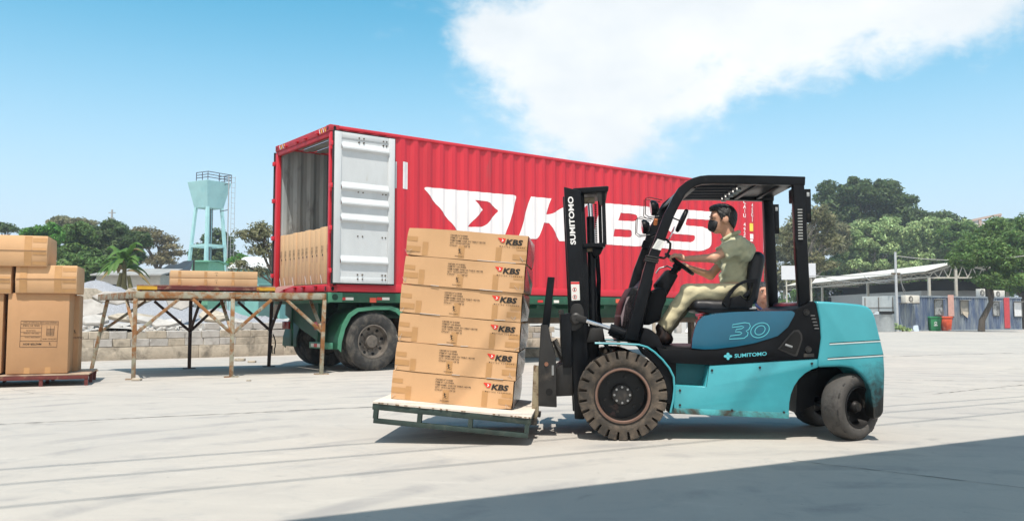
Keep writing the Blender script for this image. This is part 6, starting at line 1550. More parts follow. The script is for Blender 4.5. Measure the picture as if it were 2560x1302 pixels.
tree('tree', 'slender tree with a forked curving trunk before the blue container', 2452, 822, 48.5, [(2470, 640, 60, 40), (2520, 660, 50, 40), (2420, 650, 50, 30), (2490, 700, 70, 26)], LF_MID, 85, 85, .17, .50, seed=29, trunk=.001, group=GRR, show=.2)
CT = bpy.context.scene.objects[-1] if False else [o for o in S.objects if o.get('label', '').startswith('slender tree')][0]
def curved_trunk():
    Y = 48.5; t = CT; o = Vector(t.location)
    for ch in list(t.children):
        if ch.name.startswith('trunk'): bpy.data.objects.remove(ch); q = lambda x, y: at(x, y, Y) - o
    MB().tube([q(2453, 828), q(2455, 800), q(2468, 775), q(2478, 757), q(2472, 735), q(2469, 700), q(2466, 670)], [.20, .17, .15, .13, .10, .08, .05], 9).build('trunk', BARK, t, smooth=60)
    MB().tube([q(2472, 764), q(2482, 742), q(2478, 715), q(2482, 690), q(2490, 660)], [.11, .09, .08, .06, .04], 8).build('branch', BARK, t, smooth=60)
curved_trunk()

# ------------------------------------------------------------------ banana plant
def banana():
    Y = 36; o = at(310, 715, Y); o.z = .6
    t = thing('banana_plant', 'banana plant with broad drooping leaves beside the gravel heap', 'plant', o)
    lm = leafmat('banana_leaf', (.075, .17, .030), .25, .3); dry = leafmat('banana_dry', (.20, .15, .06), .3, .2)
    top = at(312, 650, Y) - o; rr = random.Random(4)
    for k, (dx, s_) in enumerate(((0, 1), (-.35, .8), (.45, .75), (.15, .6))):
        MB().tube([(dx, dx * .3, 0), (dx * .9, 0, top.z * .5 * s_), (dx * .4, 0, top.z * s_)], [.16, .12, .07], 9).build('stem', M('banana_stem', (.17, .15, .06), .7, var=.3, scale=6), t, smooth=60)
    for k in range(26):
        az = k * 2.399 + rr.uniform(-.3, .3); rise = rr.choice((.15, .35, .6, 1.0, 1.5)); L_ = rr.uniform(1.15, 1.65); a = Vector((rr.uniform(-.12, .12), rr.uniform(-.1, .1), top.z * rr.uniform(.80, 1.0)))
        h = Vector((math.cos(az), math.sin(az), 0)); mid = a + h * L_ * .45 / (1 + .4 * rise) + Vector((0, 0, L_ * (.25 + .35 * rise))); e = a + h * L_ * .95 / (1 + .35 * rise) + Vector((0, 0, L_ * (rise * .62 - .55))); n = 12; vs = []
        for i in range(n + 1):
            u = i / n; q = a * (1 - u) ** 2 + mid * 2 * u * (1 - u) + e * u * u; sv = Vector((-h.y, h.x, 0))
            w = .19 * math.sin(math.pi * min(1, u * .93 + .07)) ** .6 * (1 if u > .14 else .2); wl = w * rr.uniform(.55, 1.1); wr = w * rr.uniform(.55, 1.1)
            vs += [q + sv * wl + Vector((0, 0, -.45 * wl)), q, q - sv * wr + Vector((0, 0, -.45 * wr))]
        fs = []
        for i in range(n): p = 3 * i; fs += [(p, p + 3, p + 4, p + 1), (p + 1, p + 4, p + 5, p + 2)]
        MB().add(vs, fs).build('leaf', lm if k % 7 else dry, t, smooth=0, fix=False)
banana()

# ------------------------------------------------------------------ left buildings and water tower
AQUA = M('tower_aqua', (.40, .68, .70), .7, var=.08, scale=1.5, col2=(.30, .58, .62), r2=(.5, .75), scale2=1.2); GREY = M('grey_roof', (.30, .30, .29), .8, var=.2, scale=2)
def tower():
    Y = 62; k = Y / CF; c = at(518, 700, Y); c.z = .6; yaw = R(-31)
    t = thing('water_tower', 'pale turquoise water tower on four splayed legs', 'water tower', Matrix.Translation(c) @ Matrix.Rotation(yaw, 4, 'Z'))
    zb = at(520, 522, Y).z - c.z; zt = at(520, 457, Y).z - c.z; a0, a1 = .72, 1.10
    mb = MB(); vs = []
    for z, a in ((zb, a0), (zt, a1)): vs += [(-a, -a, z), (a, -a, z), (a, a, z), (-a, a, z)]
    mb.add(vs, [(0, 3, 2, 1), (4, 5, 6, 7)] + [(i, (i + 1) % 4, (i + 1) % 4 + 4, i + 4) for i in range(4)]).build('tank', AQUA, t, bevel=.012, seg=1, smooth=0)
    for sx in (-1, 1):
        for sy in (-1, 1): MB().bar((sx * 1.18, sy * 1.18, 0), (sx * (a0 - .08), sy * (a0 - .08), zb + .05), .19, .19, (0, 1, 0)).build('leg', AQUA, t)
    for f_ in (.28, .66):
        z = zb * f_; a = 1.18 + (a0 - .08 - 1.18) * f_
        for p, q in (((-a, -a), (a, -a)), ((a, -a), (a, a)), ((a, a), (-a, a)), ((-a, a), (-a, -a))): MB().bar((p[0], p[1], z), (q[0], q[1], z), .18, .20).build('ring_beam', AQUA, t)
    IR = M('iron_rail', (.06, .06, .08), .6)
    for z in (.22, .42, .62):
        MB().tube([(a1 * x, a1 * y, zt + z) for x, y in ((-.2, -.9), (.95, -.9), (1.0, 1.0), (-.3, 1.0))], .03, 5).build('railing', IR, t)
    for x, y in ((-.2, -.9), (.4, -.9), (.95, -.9), (.98, 0), (1, 1), (.3, 1)): MB().tube([(a1 * x, a1 * y, zt), (a1 * x, a1 * y, zt + .64)], .03, 5).build('rail_post', IR, t)
    lx, ly = a1 + .30, a1 * .55
    MB().tube([(lx, ly, 0), (lx, ly, zt + .5)], .045, 6).build('stand_pipe', M('pipe_grey', (.35, .36, .38), .5), t)
    for s_ in (-.16, .16): MB().tube([(lx + .5, ly + s_, 1.0), (lx + .5, ly + s_, zt + .4)], .018, 5).build('ladder_rail', MATS['pipe_grey'], t)
    for i in range(26): z = 1.0 + i * (zt - .7) / 25; MB().tube([(lx + .5, ly - .16, z), (lx + .5, ly + .16, z)], .014, 4).build('rung', MATS['pipe_grey'], t)
    for z in (zb - .1, zt - .1): MB().bar((a0, ly * .7, z - .1), (lx + .02, ly, z), .05, .05).build('pipe_stay', IR, t)
    MB().tube([(.1, .1, .3), (.1, .1, zb)], .05, 6).tube([(.3, .1, .3), (.3, .1, zb)], .03, 6).build('down_pipe', IR, t)
tower()
def gable(name, label, px0, px1, ytop, yeave, ybase, Y, depth, wallm, roofm, ridge='x', door=None, zb=0.):
    a = at(px0, ybase, Y); b = at(px1, ybase, Y); ze = at(px0, yeave, Y).z; zr = at(px0, ytop, Y).z; w = b.x - a.x
    t = thing(name, label, 'building', (a.x, Y, zb)); ze -= zb; zr -= zb
    if ridge == 'x':
        MB().box((0, 0, 0), (w, depth, ze)).build('wall', wallm, t)
        MB().add([(-.2, -.35, ze - .08), (w + .2, -.35, ze - .08), (w + .2, depth / 2, zr), (-.2, depth / 2, zr), (-.2, depth + .3, ze - .08), (w + .2, depth + .3, ze - .08), (-.2, -.35, ze), (w + .2, -.35, ze), (w + .2, depth / 2, zr + .08), (-.2, depth / 2, zr + .08), (-.2, depth + .3, ze), (w + .2, depth + .3, ze)],
                 [(0, 1, 2, 3), (3, 2, 5, 4), (7, 6, 9, 8), (8, 9, 10, 11), (0, 6, 7, 1), (4, 5, 11, 10), (0, 3, 9, 6), (3, 4, 10, 9), (1, 7, 8, 2), (2, 8, 11, 5)]).build('roof', roofm, t, smooth=0)
    else:
        MB().prism([(0, 0), (w, 0), (w, ze), (w / 2, zr - .05), (0, ze)], 0, depth).build('wall', wallm, t)
        MB().add([(-.25, -.3, ze - .12), (w / 2, -.3, zr), (w + .25, -.3, ze - .12), (-.25, depth, ze - .12), (w / 2, depth, zr), (w + .25, depth, ze - .12), (-.25, -.3, ze - .04), (w / 2, -.3, zr + .08), (w + .25, -.3, ze - .04), (-.25, depth, ze - .04), (w / 2, depth, zr + .08), (w + .25, depth, ze - .04)],
                 [(0, 1, 4, 3), (1, 2, 5, 4), (7, 6, 9, 10), (8, 7, 10, 11), (0, 6, 7, 1), (1, 7, 8, 2), (0, 3, 9, 6), (2, 8, 11, 5)]).build('roof', roofm, t, smooth=0)
    if door: 
        for (fx, fz, fw, fh, mt, nm) in door: MB().box((w * fx, -.03, ze * fz), (w * (fx + fw), -.004, ze * (fz + fh))).build(nm, mt, t)
    return t
TEAL = M('teal_wall', (.16, .38, .36), .8, var=.15, scale=1.5); PALER = M('pale_sheet_roof', (.62, .63, .62), .6, var=.1, scale=3)
gable('house', 'teal walled house with pale sheet roof near the red container door', 583, 700, 638, 668, 722, 46, 5, TEAL, PALER, 'x', [(.55, .1, .4, .6, M('teal_dark', (.05, .12, .12), .6), 'door'), (.05, .35, .2, .3, MATS['teal_dark'], 'window')], .4)
gable('house', 'low house with dark shaded front behind the banana plant', 240, 400, 668, 686, 724, 48, 6, M('cream_wall', (.45, .43, .38), .85), GREY, 'x', [(.02, .0, .3, .8, DARK, 'doorway'), (.55, .3, .2, .4, DARK, 'window')], .4)
gable('shed', 'green shed under the water tower', 478, 520, 650, 652, 716, 55, 3, M('green_shed', (.16, .42, .28), .7, var=.1), M('green_shed_roof', (.14, .38, .26), .7), 'x', None, .4)
def tarp():
    Y = 52; a = at(378, 676, Y); t = thing('tarpaulin', 'black tarpaulin sagging between poles beside the water tower', 'tarpaulin', (a.x, Y, 0)); n = 14; V = []; F = []
    P = [at(376, 676, Y), at(485, 648, Y), at(475, 676, Y - 2.5), at(378, 690, Y - 2.5)]
    for i in range(n):
        for j in range(n):
            u, v = i / (n - 1), j / (n - 1); q = P[0] * (1 - u) * (1 - v) + P[1] * u * (1 - v) + P[2] * u * v + P[3] * (1 - u) * v; q = q - Vector((a.x, Y, 0)); q.z += -.18 * math.sin(u * 3.14) * math.sin(v * 3.14) + .05 * math.sin(u * 18 + v * 7); V.append(q)
    for i in range(n - 1):
        for j in range(n - 1): F.append((i * n + j, (i + 1) * n + j, (i + 1) * n + j + 1, i * n + j + 1))
    MB().add(V, F).build('sheet', M('black_tarp', (.03, .032, .035), .5, var=.3, scale=2), t, smooth=60)
    for q in P: w = q - Vector((a.x, Y, 0)); MB().tube([(w.x, w.y, .3), (w.x, w.y, w.z)], .05, 6).build('pole', BARK, t)
tarp()
def cross():
    Y = 170; c = at(278, 600, Y); t = thing('steeple_cross', 'thin steeple cross above the left trees', 'cross', (c.x, Y, 0)); z = lambda y: at(278, y, Y).z
    MB().box((-.6, -.6, 0), (.6, .6, z(548))).build('steeple', GREY, t); MB().box((-.14, -.14, z(548)), (.14, .14, z(524))).build('shaft', GREY, t); MB().box((-.7, -.12, z(533)), (.7, .12, z(531))).build('cross_bar', GREY, t); MB().box((-.35, -.35, z(548)), (.35, .35, z(544))).build('collar', GREY, t)
cross()

# ------------------------------------------------------------------ right: blue container offices, bins, shed
def right_side():
    a = gnd(2243, 828); b = gnd(2556, 824); yaw = math.atan2(b.y - a.y, b.x - a.x); fr = Frame(a, yaw); L_ = (b - a).length; H = fr.pix(2243, 738)[1]
    BL = M('faded_blue', (.065, .10, .18), .7, var=.2, scale=1.2, col2=(.22, .255, .28), r2=(.42, .64), scale2=1.4, stretch=(1.6, 1, .35), col3=(.10, .075, .06), r3=(.66, .74), scale3=3)
    t = thing('container_office', 'faded blue container office with awning windows and a red stripe', 'container', fr.m)
    xs = []; x = 0.
    while x < L_: xs += [(x, 0), (x + .07, 0), (x + .11, .04), (x + .18, .04)]; x += .22
    n = len(xs); MB().add([(q, d, .06) for q, d in xs] + [(q, d, H - .08) for q, d in xs], [(i, i + 1, n + i + 1, n + i) for i in range(n - 1)]).build('corrugated_wall', BL, t, smooth=0)
    MB().box((.02, .05, .05), (L_, 2.4, H - .02)).build('body', BL, t)
    MB().box((-.02, -.03, H - .09), (L_ + .02, .02, H)).build('top_rail', M('rail_grey', (.22, .26, .30), .7, var=.2), t); MB().box((-.02, -.03, 0), (L_ + .02, .02, .07)).build('bottom_rail', MATS['rail_grey'], t)
    MB().box((-.05, -.02, .02), (-.005, 2.42, H - .02)).build('end_door', M('office_door', (.52, .55, .55), .7, var=.12, scale=2, col2=(.30, .26, .22), r2=(.62, .75)), t)
    for z in (.75, 1.1, 1.4): MB().tube([(-.06, .15, z), (-.06, 2.2, z)], .018, 5).build('door_bar', BROWN, t)
    for y in (.2, 1.2, 2.2): MB().tube([(-.08, y, .1), (-.08, y, H - .1)], .02, 5).build('door_bar', BROWN, t)
    def rect(px0, py0, px1, py1, mat, nm, th=.02, parent=t):
        A = fr.pix(px0, py1, -.03); B = fr.pix(px1, py0, -.03); return MB().box((A[0], -.03 - th, A[1]), (B[0], -.03, B[1])).build(nm, mat, parent)
    rect(2371, 737, 2384, 790, M('pink_stripe', (.62, .36, .30), .8, var=.15), 'stripe', .004); rect(2512, 744, 2523, 820, M('red_stripe', (.48, .05, .06), .7, var=.15), 'stripe', .004)
    WG = M('window_dusty', (.34, .35, .34), .4, var=.2, scale=4, col2=(.10, .10, .10), r2=(.5, .6)); WD = M('window_frame_dark', (.10, .10, .09), .7)
    for (x0, y0, x1, y1, mm) in ((2338, 750, 2355, 787, WG), (2403, 752, 2419, 784, M('window_board', (.30, .28, .24), .8, var=.2)), (2484, 755, 2496, 788, WG), (2537, 756, 2553, 790, M('window_white', (.66, .67, .68), .6))):
        w = rect(x0 - 2, y0 - 2, x1 + 2, y1 + 2, WD, 'window', .02); A = fr.pix(x0, y1, -.06); B = fr.pix(x1, y0, -.06); MB().box((A[0], -.060, A[1]), (B[0], -.051, B[1])).build('pane', mm, w)
        MB().bar((A[0] - .06, -.14, B[1] + .06), (B[0] + .06, -.14, B[1] + .06), .22, .02).build('awning', M('awning_grey', (.45, .45, .42), .7), w)
    MB().prism([(fr.pix(x, y, -.05)[0], fr.pix(x, y, -.05)[1]) for x, y in ((2405, 778), (2420, 780), (2419, 795), (2408, 786))], -.075, -.062).build('torn_board', M('torn_board', (.55, .48, .38), .9), t)
    # air conditioners
    def aircon(px0, py0, px1, py1, lab, v=-.5, stand=0):
        A = fr.pix(px0, py1, v); B = fr.pix(px1, py0, v)
        q = thing('air_conditioner', lab, 'air conditioner', fr.m @ Matrix.Translation((A[0], v, A[1])), 'air conditioner units on the blue container'); w, h = B[0] - A[0], B[1] - A[1]
        MB().box((0, 0, 0), (w, .34, h)).build('case', M('ac_cream', (.62, .60, .54), .6, var=.15, scale=5, col2=(.40, .33, .25), r2=(.62, .75)), q, bevel=.02)
        MB().lathe([(0, -.012), (h * .40, -.012), (h * .42, 0)], (w * .36, 0, h * .5), n=20, closed=False).build('fan_opening', M('ac_dark', (.06, .055, .05), .7), q)
        for k in range(4): MB().bar((w * .36 - h * .4 * math.cos(k * .785), -.018, h * .5 - h * .4 * math.sin(k * .785)), (w * .36 + h * .4 * math.cos(k * .785), -.018, h * .5 + h * .4 * math.sin(k * .785)), .008, .02).build('guard_bar', MATS['ac_cream'], q)
        for z in (0,): MB().box((.03, .0, -.05), (.07, .5, -.004)).box((w - .07, 0, -.05), (w - .03, .5, -.004)).build('bracket', BROWN, q)
    aircon(2265, 738, 2299, 757, 'air conditioner hung on the left end of the blue container', -.50); aircon(2486, 726, 2512, 744, 'air conditioner sitting on the container roof, right of the forked trunk', .6); aircon(2452, 722, 2463, 742, 'small air conditioner sitting on the container roof, left of the forked trunk', .9)
    # bins
    def bin_(px0, px1, py0, py1, col, lab, white=None):
        A = gnd((px0 + px1) / 2, py1); w = (px1 - px0) * A.y / CF; h = (py1 - py0) * A.y / CF; mt = M('bin_' + col, {'green': (.02, .20, .07), 'orange': (.72, .10, .03), 'green2': (.03, .19, .08)}[col], .5, var=.1, col2=(.55, .52, .48), r2=((.68, .8) if col == 'green' else (.50, .68)), scale2=1.4)
        q = thing('rubbish_bin', lab, 'bin', A, 'rubbish bins before the blue container'); d = .62
        vs = []
        for z, s in ((0, .80), (h * .88, 1)): vs += [(-w / 2 * s, -d / 2 * s, z), (w / 2 * s, -d / 2 * s, z), (w / 2 * s, d / 2 * s, z), (-w / 2 * s, d / 2 * s, z)]
        MB().add(vs, [(0, 3, 2, 1), (4, 5, 6, 7)] + [(i, (i + 1) % 4, (i + 1) % 4 + 4, i + 4) for i in range(4)]).build('body', mt, q, bevel=.03)
        MB().prism([(-w / 2 - .03, h * .885), (w / 2 + .03, h * .885), (w / 2 + .03, h * .95), (w / 2 - .06, h), (-w / 2 + .06, h), (-w / 2 - .03, h * .95)], -d / 2 - .03, d / 2 + .05).build('lid', mt, q, bevel=.015)
        MB().tube([(-w / 2, d / 2 + .07, h * .93), (w / 2, d / 2 + .07, h * .93)], .02, 6).build('handle', mt, q)
        for s in (-1, 1): MB().lathe([(0, -.03), (.1, -.03), (.1, .03), (0, .03)], (s * w * .42, d / 2 * .8, .1), axis='x', n=14, closed=False).build('wheel', BLACK, q)
        if white: 
            MB().lathe([(.05, 0), (.085, 0)], (-w * .05, -d / 2 * .93 - .02, h * .55), n=14, closed=False).build('emblem', WHITE, q); MB().box((-w * .2, -d / 2 * .90 - .012, h * .36), (w * .14, -d / 2 * .90 - .008, h * .42)).build('emblem', WHITE, q)
    bin_(2375, 2391, 791, 825.5, 'green2', 'green bin with a faded front, right of the orange bin'); bin_(2350, 2376, 791, 826.5, 'orange', 'orange bin between the two green bins'); bin_(2321, 2349, 791, 827, 'green', 'green bin with white emblem, left of the orange bin', True)
    A = gnd(2286, 827.5); q = MB().prism([(-.27, 0), (.27, 0), (.27, .36), (-.27, .36)], 0, .02).xf(Matrix.Rotation(R(-12), 4, 'X')).build('notice_board', M('notice_blue', (.50, .60, .72), .6, var=.15, scale=5), None); q.location = A; tag(q, 'small pale blue board leaning at the foot of the blue container', 'board')
    A = gnd(2538, 823.5); q = MB().prism([(-.2, 0), (.2, 0), (.16, .8), (-.2, .85)], 0, .03).xf(Matrix.Rotation(R(-8), 4, 'X')).build('plank', M('plank_tan', (.48, .34, .20), .8), None); q.location = A; tag(q, 'tan board leaning on the right end of the blue container', 'board')
    # ---- open shed with trussed white roof
    WH = M('shed_steel', (.46, .44, .38), .7, var=.15, scale=3, col2=(.30, .20, .12), r2=(.6, .72)); RW = M('shed_roof', (.66, .64, .58), .6, var=.1, scale=2)
    X0, X1, Y0, Y1 = 28.8, 33.2, 58., 90.; zr = at(2388, 656, 58).z; ze = at(2330, 676, 58).z; xm = at(2388, 656, 58).x
    s = thing('open_shed', 'open-sided shed with white sheet roof on trusses behind the blue container', 'shed', (X0, Y0, 0)); w = X1 - X0 + 1.; m = xm - X0; D = Y1 - Y0
    MB().add([(-.4, -.3, ze - .1), (m, -.3, zr), (w + .4, -.3, ze - .1), (-.4, D, ze - .1), (m, D, zr), (w + .4, D, ze - .1), (-.4, -.3, ze - .06), (m, -.3, zr + .04), (w + .4, -.3, ze - .06), (-.4, D, ze - .06), (m, D, zr + .04), (w + .4, D, ze - .06)],
             [(0, 1, 4, 3), (1, 2, 5, 4), (7, 6, 9, 10), (8, 7, 10, 11), (0, 6, 7, 1), (1, 7, 8, 2), (0, 3, 9, 6), (2, 8, 11, 5), (3, 4, 10, 9), (4, 5, 11, 10)]).build('roof', RW, s, smooth=0)
    for j, yy in enumerate((0, 10, 20, 31)):
        for p_, q_ in (((0, ze - .5), (w, ze - .5)), ((0, ze - .2), (m, zr - .1)), ((m, zr - .1), (w, ze - .2))): MB().bar((p_[0], yy, p_[1]), (q_[0], yy, q_[1]), .09, .10).build('truss_chord', WH, s)
        for k in range(8):
            xa = w * k / 8; xb = w * (k + .5) / 8; tz = lambda x: (ze - .2 + (zr - .1 - ze + .2) * (x / m if x < m else (w - x) / (w - m)))
            MB().bar((xa, yy, ze - .5), (xb, yy, tz(xb)), .05, .05).build('truss_web', WH, s); MB().bar((xb, yy, tz(xb)), (w * (k + 1) / 8, yy, ze - .5), .05, .05).build('truss_web', WH, s)
        for xx in (0, m, w) if j == 0 else (0, w): MB().bar((xx, yy, 0), (xx, yy, ze - .45 if xx != m else zr - .1), .16, .16, (0, 1, 0)).build('post', WH, s)
    MB().bar((0, 0, ze - .45), (0, D, ze - .45), .08, .1).build('eave_beam', WH, s); MB().bar((0, 0, ze - .15), (0, D, ze - .15), .06, .08).build('eave_beam', WH, s)
    for k in range(22): MB().bar((0, D * k / 22, ze - .42), (0, D * (k + .5) / 22, ze - .18), .04, .04).build('eave_web', WH, s); MB().bar((0, D * (k + .5) / 22, ze - .18), (0, D * (k + 1) / 22, ze - .42), .04, .04).build('eave_web', WH, s)
    # grey office wall under the shed roof
    gw = thing('office_block', 'pale grey office block under the shed roof with a dark window', 'building', (30.2, 62, 0)); GW = M('office_grey', (.40, .41, .41), .85, var=.08)
    MB().box((0, 0, 0), (4.5, 21, 2.75)).build('wall', GW, gw); MB().box((-.03, 2.0, 1.0), (-.004, 9.5, 1.95)).build('window', M('office_glass', (.02, .03, .05), .15), gw); MB().box((-.03, 17.5, .1), (-.004, 20, 2.6)).build('doorway', DARK, gw)
    MB().box((2.0, -1, 2.76), (4.4, 21, 3.6)).build('under_roof_shade', M('roof_shade_dark', (.03, .028, .026), .9), gw)  # dark box added to stand for the shade under the shed roof
    wt = thing('water_tank', 'round grey water tank beside the container end door', 'tank', gnd(2207, 829)); MB().lathe([(0, 0), (.62, 0), (.64, .1), (.60, .95), (.62, 1.0), (.3, 1.15), (0, 1.17)], (0, 0, 0), axis='z', n=24, closed=False).build('shell', M('tank_grey', (.33, .36, .37), .7, var=.15), wt, smooth=50); MB().box((-.4, -.66, 1.02), (.4, -.5, 1.18)).build('lid_box', DARK, wt)
    # pole and cables
    Y = 50.; o = gnd(2243, 828); pl = thing('utility_pole', 'thin grey utility pole rising over the blue container', 'pole', (at(2243, 800, 49.6).x, 49.6, 0)); px = pl.location.x
    MB().tube([(0, 0, 0), (.0, 0, at(2243, 630, 49.6).z)], [.09, .07], 8).build('shaft', M('pole_grey', (.42, .44, .46), .6), pl); MB().cbox((0, 0, 3.4), (.5, .12, .1)).build('cross_arm', BROWN, pl)
    WIRE = M('cable_grey', (.30, .30, .29), .6)
    def cable(a, b, sag, lab):
        a = Vector(a); b = Vector(b); o = MB().tube([a.lerp(b, i / 14) - Vector((0, 0, sag * 4 * (i / 14) * (1 - i / 14))) for i in range(15)], .022, 5).build('cable', WIRE, None); tag(o, lab, 'cable', 'cables at the utility pole')
    P_ = lambda x, y, Y_: at(x, y, Y_)
    cable(P_(2243, 684, 49.6), P_(1950, 688, 57), .10, 'nearly straight upper cable running left along the shed eave'); cable(P_(2243, 690, 49.6), P_(2160, 690, 54), .45, 'looping cable sagging left of the utility pole'); cable(P_(2243, 686, 49.6), P_(2170, 692, 54), .30, 'shorter looping cable just left of the utility pole'); cable(P_(2243, 697, 49.6), P_(2040, 688, 56), .35, 'long sagging cable left of the utility pole')
    cable(P_(2243, 640, 49.6), P_(2620, 630, 47), .35, 'single cable running right from the pole top'); cable(P_(2248, 690, 49.6), P_(2268, 736, 50.2), .12, 'cable dropping from the pole to the container roof'); cable(P_(2250, 684, 49.6), P_(2262, 738, 50.2), .2, 'slack cable dropping beside the pole to the container')
    # white boards on posts at the left of the shed
    for px0, px1, py0, py1, lab in ((1954, 1993, 664, 699, 'left white board standing beyond the forklift rear post'), (2016, 2039, 658, 693, 'right white board standing beyond the forklift rear post')):
        A = at(px0, py1, 55.); B = at(px1, py0, 55.); q = thing('sign_board', lab, 'board', (A.x, 55., 0), 'white boards behind the forklift'); MB().box((0, 0, A.z), (B.x - A.x, .05, B.z)).build('panel', M('board_white', (.60, .62, .66), .6, var=.04), q); MB().box((.3, .06, 0), (.38, .12, B.z - .1)).build('post', WH, q)
    # tall building far behind
    A = at(2428, 600, 120); B = at(2502, 536, 120); q = thing('apartment_block', 'distant pale building with an orange roof frame above the right trees', 'building', (A.x, 120, 0)); w = B.x - A.x
    MB().box((0, 0, 0), (w, 8, B.z - .9)).build('wall', M('far_wall', (.50, .50, .50), .8), q); OR = M('far_orange', (.44, .33, .28), .8)
    for p_, r_ in (((0, 0, B.z - .9), (w, 0, B.z)), ((w * .95, 0, B.z), (w * .95, 0, B.z - 4)), ((w * .3, 0, B.z - .7), (w * .3, 0, B.z - 3))): MB().bar(p_, r_, .4, .3).build('roof_beam', OR, q)
    for k in range(4): MB().box((w * (.1 + k * .22), -.06, B.z - 3.4), (w * (.22 + k * .22), -.01, B.z - 1.9)).build('window', M('far_window', (.12, .14, .17), .3), q)
    # weed at the container corner
    V, F = leaves([(0, 0, .35), (.3, 0, .3), (.6, .1, .2), (-.2, 0, .5), (.9, 0, .12)], [.35, .3, .25, .3, .18], 60, .10, seed=70); o = link('weed', grid_mesh(V, F, False), LF_PALE, None); o.location = gnd(2232, 829); tag(o, 'pale green weed growing at the container end door', 'plant')
right_side()

# ------------------------------------------------------------------ things seen under and beside the trailer
def mid_things():
    STR = M('rail_red', (.28, .06, .055), .7, var=.15); WHp = WHITE
    Y = 26.; a = at(1300, 787, Y); b = at(1640, 787, Y)
    t = thing('barrier_rail', 'long red and white barrier rail seen beneath the trailer', 'barrier', (a.x, Y, 0))
    for (y0, y1) in ((781, 793), (842, 852)):
        z0 = at(1500, y1, Y).z; z1 = at(1500, y0, Y).z; w = b.x - a.x
        MB().box((0, 0, z0), (w, .06, z0 + (z1 - z0) * .33)).build('rail_strip', WHp, t); MB().box((0, .004, z0 + (z1 - z0) * .33), (w, .064, z0 + (z1 - z0) * .67)).build('rail_strip', STR, t); MB().box((0, 0, z0 + (z1 - z0) * .67), (w, .06, z1)).build('rail_strip', WHp, t)
    for x in (.2, 1.6, 3.0, 4.1): MB().box((x, .07, 0), (x + .1, .15, 1.05)).build('post', CONC, t)
    for px, py, w, h, lab, mt in ((1698, 832, .32, .85, 'white concrete bollard seen below the driver leg', CONC2), (1330, 893, 2.2, .22, 'low concrete kerb piece under the trailer', CONC), (1660, 833, .9, .5, 'pale concrete block beyond the forklift floor', CONC2)):
        q = gnd(px, py); o = MB().box((-w / 2, 0, 0), (w / 2, .35, h)).build('concrete_block', mt, None, bevel=.03); o.location = q; o.rotation_euler = (0, 0, R(12)); tag(o, lab, 'block', 'concrete pieces beyond the trailer')
    # corrugated fence far behind
    a = gnd(1716, 822); b = gnd(1960, 822); L_ = (b - a).length; t = thing('sheet_fence', 'grey corrugated sheet fence far behind the forklift seat', 'fence', a)
    k = 0; x = 0.
    while x < L_: MB().prism([(x, 0), (x + .42, 0), (x + .42, 1.75 + .08 * math.sin(k * 2.3)), (x, 1.75 + .08 * math.sin(k * 2.3))], .02 * (k % 2), .02 * (k % 2) + .02).build('sheet', M('sheet_grey', (.30, .32, .33), .6, .3, var=.3, scale=1.2), t); x += .44; k += 1
    q = MB().bar((0, 0, .02), (.5, .3, .75), .25, .06).build('slab', WHITE, None, bevel=.01); q.location = gnd(1716, 832); tag(q, 'white slab leaning on the ground beyond the hood', 'slab')
    V, F = leaves([(0, 0, .8), (.5, .3, .6), (-.4, .2, .7), (.2, .1, 1.3)], [.5, .5, .45, .4], 120, .12, seed=71); o = link('shrub', grid_mesh(V, F, False), LF_BRIGHT, None); o.location = gnd(1758, 818); tag(o, 'green shrub before the corrugated sheet fence', 'shrub')
    # a distant hedge closes the horizon between the trees
    g = np.random.default_rng(5); cs = []
    for i in range(520): cs.append((g.uniform(-95, 150), g.uniform(118, 135), g.uniform(.5, 3.4)))
    V, F = leaves(cs, np.full(520, 1.6), 40, .55, .8, seed=72); o = link('far_hedge', grid_mesh(V, F, False), LF_DARK, None); tag(o, 'far dark green belt of trees along the horizon', 'trees', None, 'stuff')
mid_things()

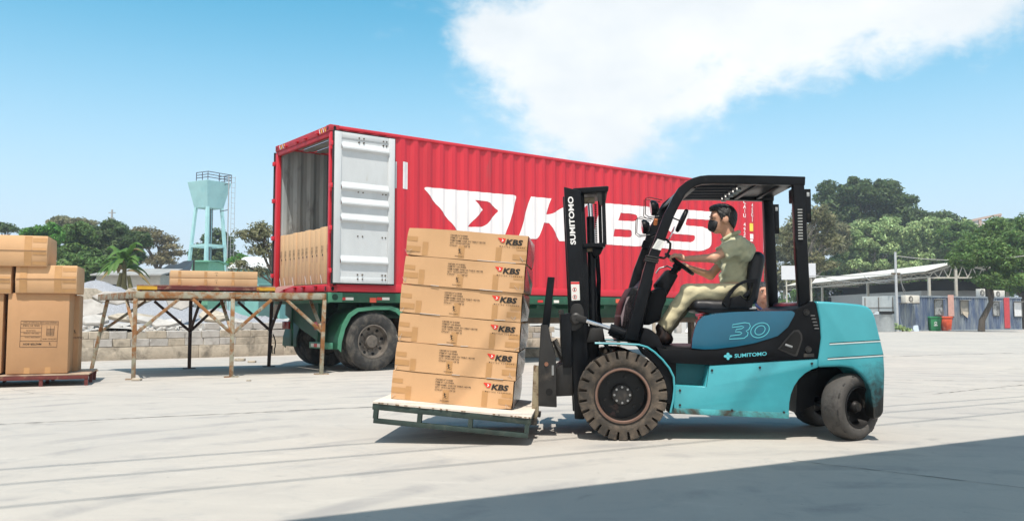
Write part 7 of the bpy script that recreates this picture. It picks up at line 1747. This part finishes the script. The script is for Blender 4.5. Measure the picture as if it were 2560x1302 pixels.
# ------------------------------------------------------------------ open roof standing in for a warehouse eave, and cables over the photographer (outside the picture; they shade the yard)
def overhead():
    p0 = gnd(850, 1290); p1 = gnd(2560, 1090); hz = 5.2; sh = Vector((SUNV.x / SUNV.z, SUNV.y / SUNV.z, 0)) * hz
    a = p0 + sh; b = p1 + sh; yaw = math.atan2(b.y - a.y, b.x - a.x)
    t = thing('canopy', 'unseen flat canopy on posts above the photographer, shaped to shade the foreground', 'canopy', Matrix.Translation((a.x, a.y, 0)) @ Matrix.Rotation(yaw, 4, 'Z'))
    MB().box((-14, -3.6, hz), (22, 0, hz + .12)).build('roof', GREY, t)  # kept shallow and open behind so sky light fills its shade
    for x in (-13, -7, 9, 20): MB().box((x, -3.5, 0), (x + .2, -3.3, hz - .01)).build('post', STEEL, t)
    for k, (q0, q1) in enumerate((((0, 1173), (940, 1106)), ((0, 1211), (1230, 1111)), ((0, 1268), (1280, 1148)), ((1880 + 0, 1010), (2560, 968)), ((1880, 1042), (2560, 1000)))):
        h = 8.5 + .2 * k; s2 = Vector((SUNV.x / SUNV.z, SUNV.y / SUNV.z, 0)) * h; c = gnd(*q0) + s2; d = gnd(*q1) + s2; u = (d - c).normalized()
        if k > 2: continue
        o = MB().tube([c - u * 9 + Vector((0, 0, h)), d + u * 16 + Vector((0, 0, h))], .015, 6).build('overhead_cable', BLACK, None); tag(o, ['overhead cable casting the farthest of three thin foreground shadow lines', 'overhead cable casting the middle of three thin foreground shadow lines', 'overhead cable casting the nearest of three thin foreground shadow lines'][k], 'cable', 'overhead cables above the yard')
overhead()

# ------------------------------------------------------------------ light haze in the air
def haze():
    m = bpy.data.materials.new('haze'); m.use_nodes = True; nt = m.node_tree; nt.nodes.clear(); out = nt.nodes.new('ShaderNodeOutputMaterial'); v = nt.nodes.new('ShaderNodeVolumePrincipled')
    v.inputs['Color'].default_value = (.86, .92, 1, 1); v.inputs['Density'].default_value = .0011; v.inputs['Anisotropy'].default_value = .2; nt.links.new(v.outputs[0], out.inputs['Volume'])
    o = MB().box((-170, -60, -1), (200, 260, 24)).build('haze', m, None, smooth=0); tag(o, 'thin pale summer haze filling the air over the yard', 'haze', None, 'stuff')
haze()
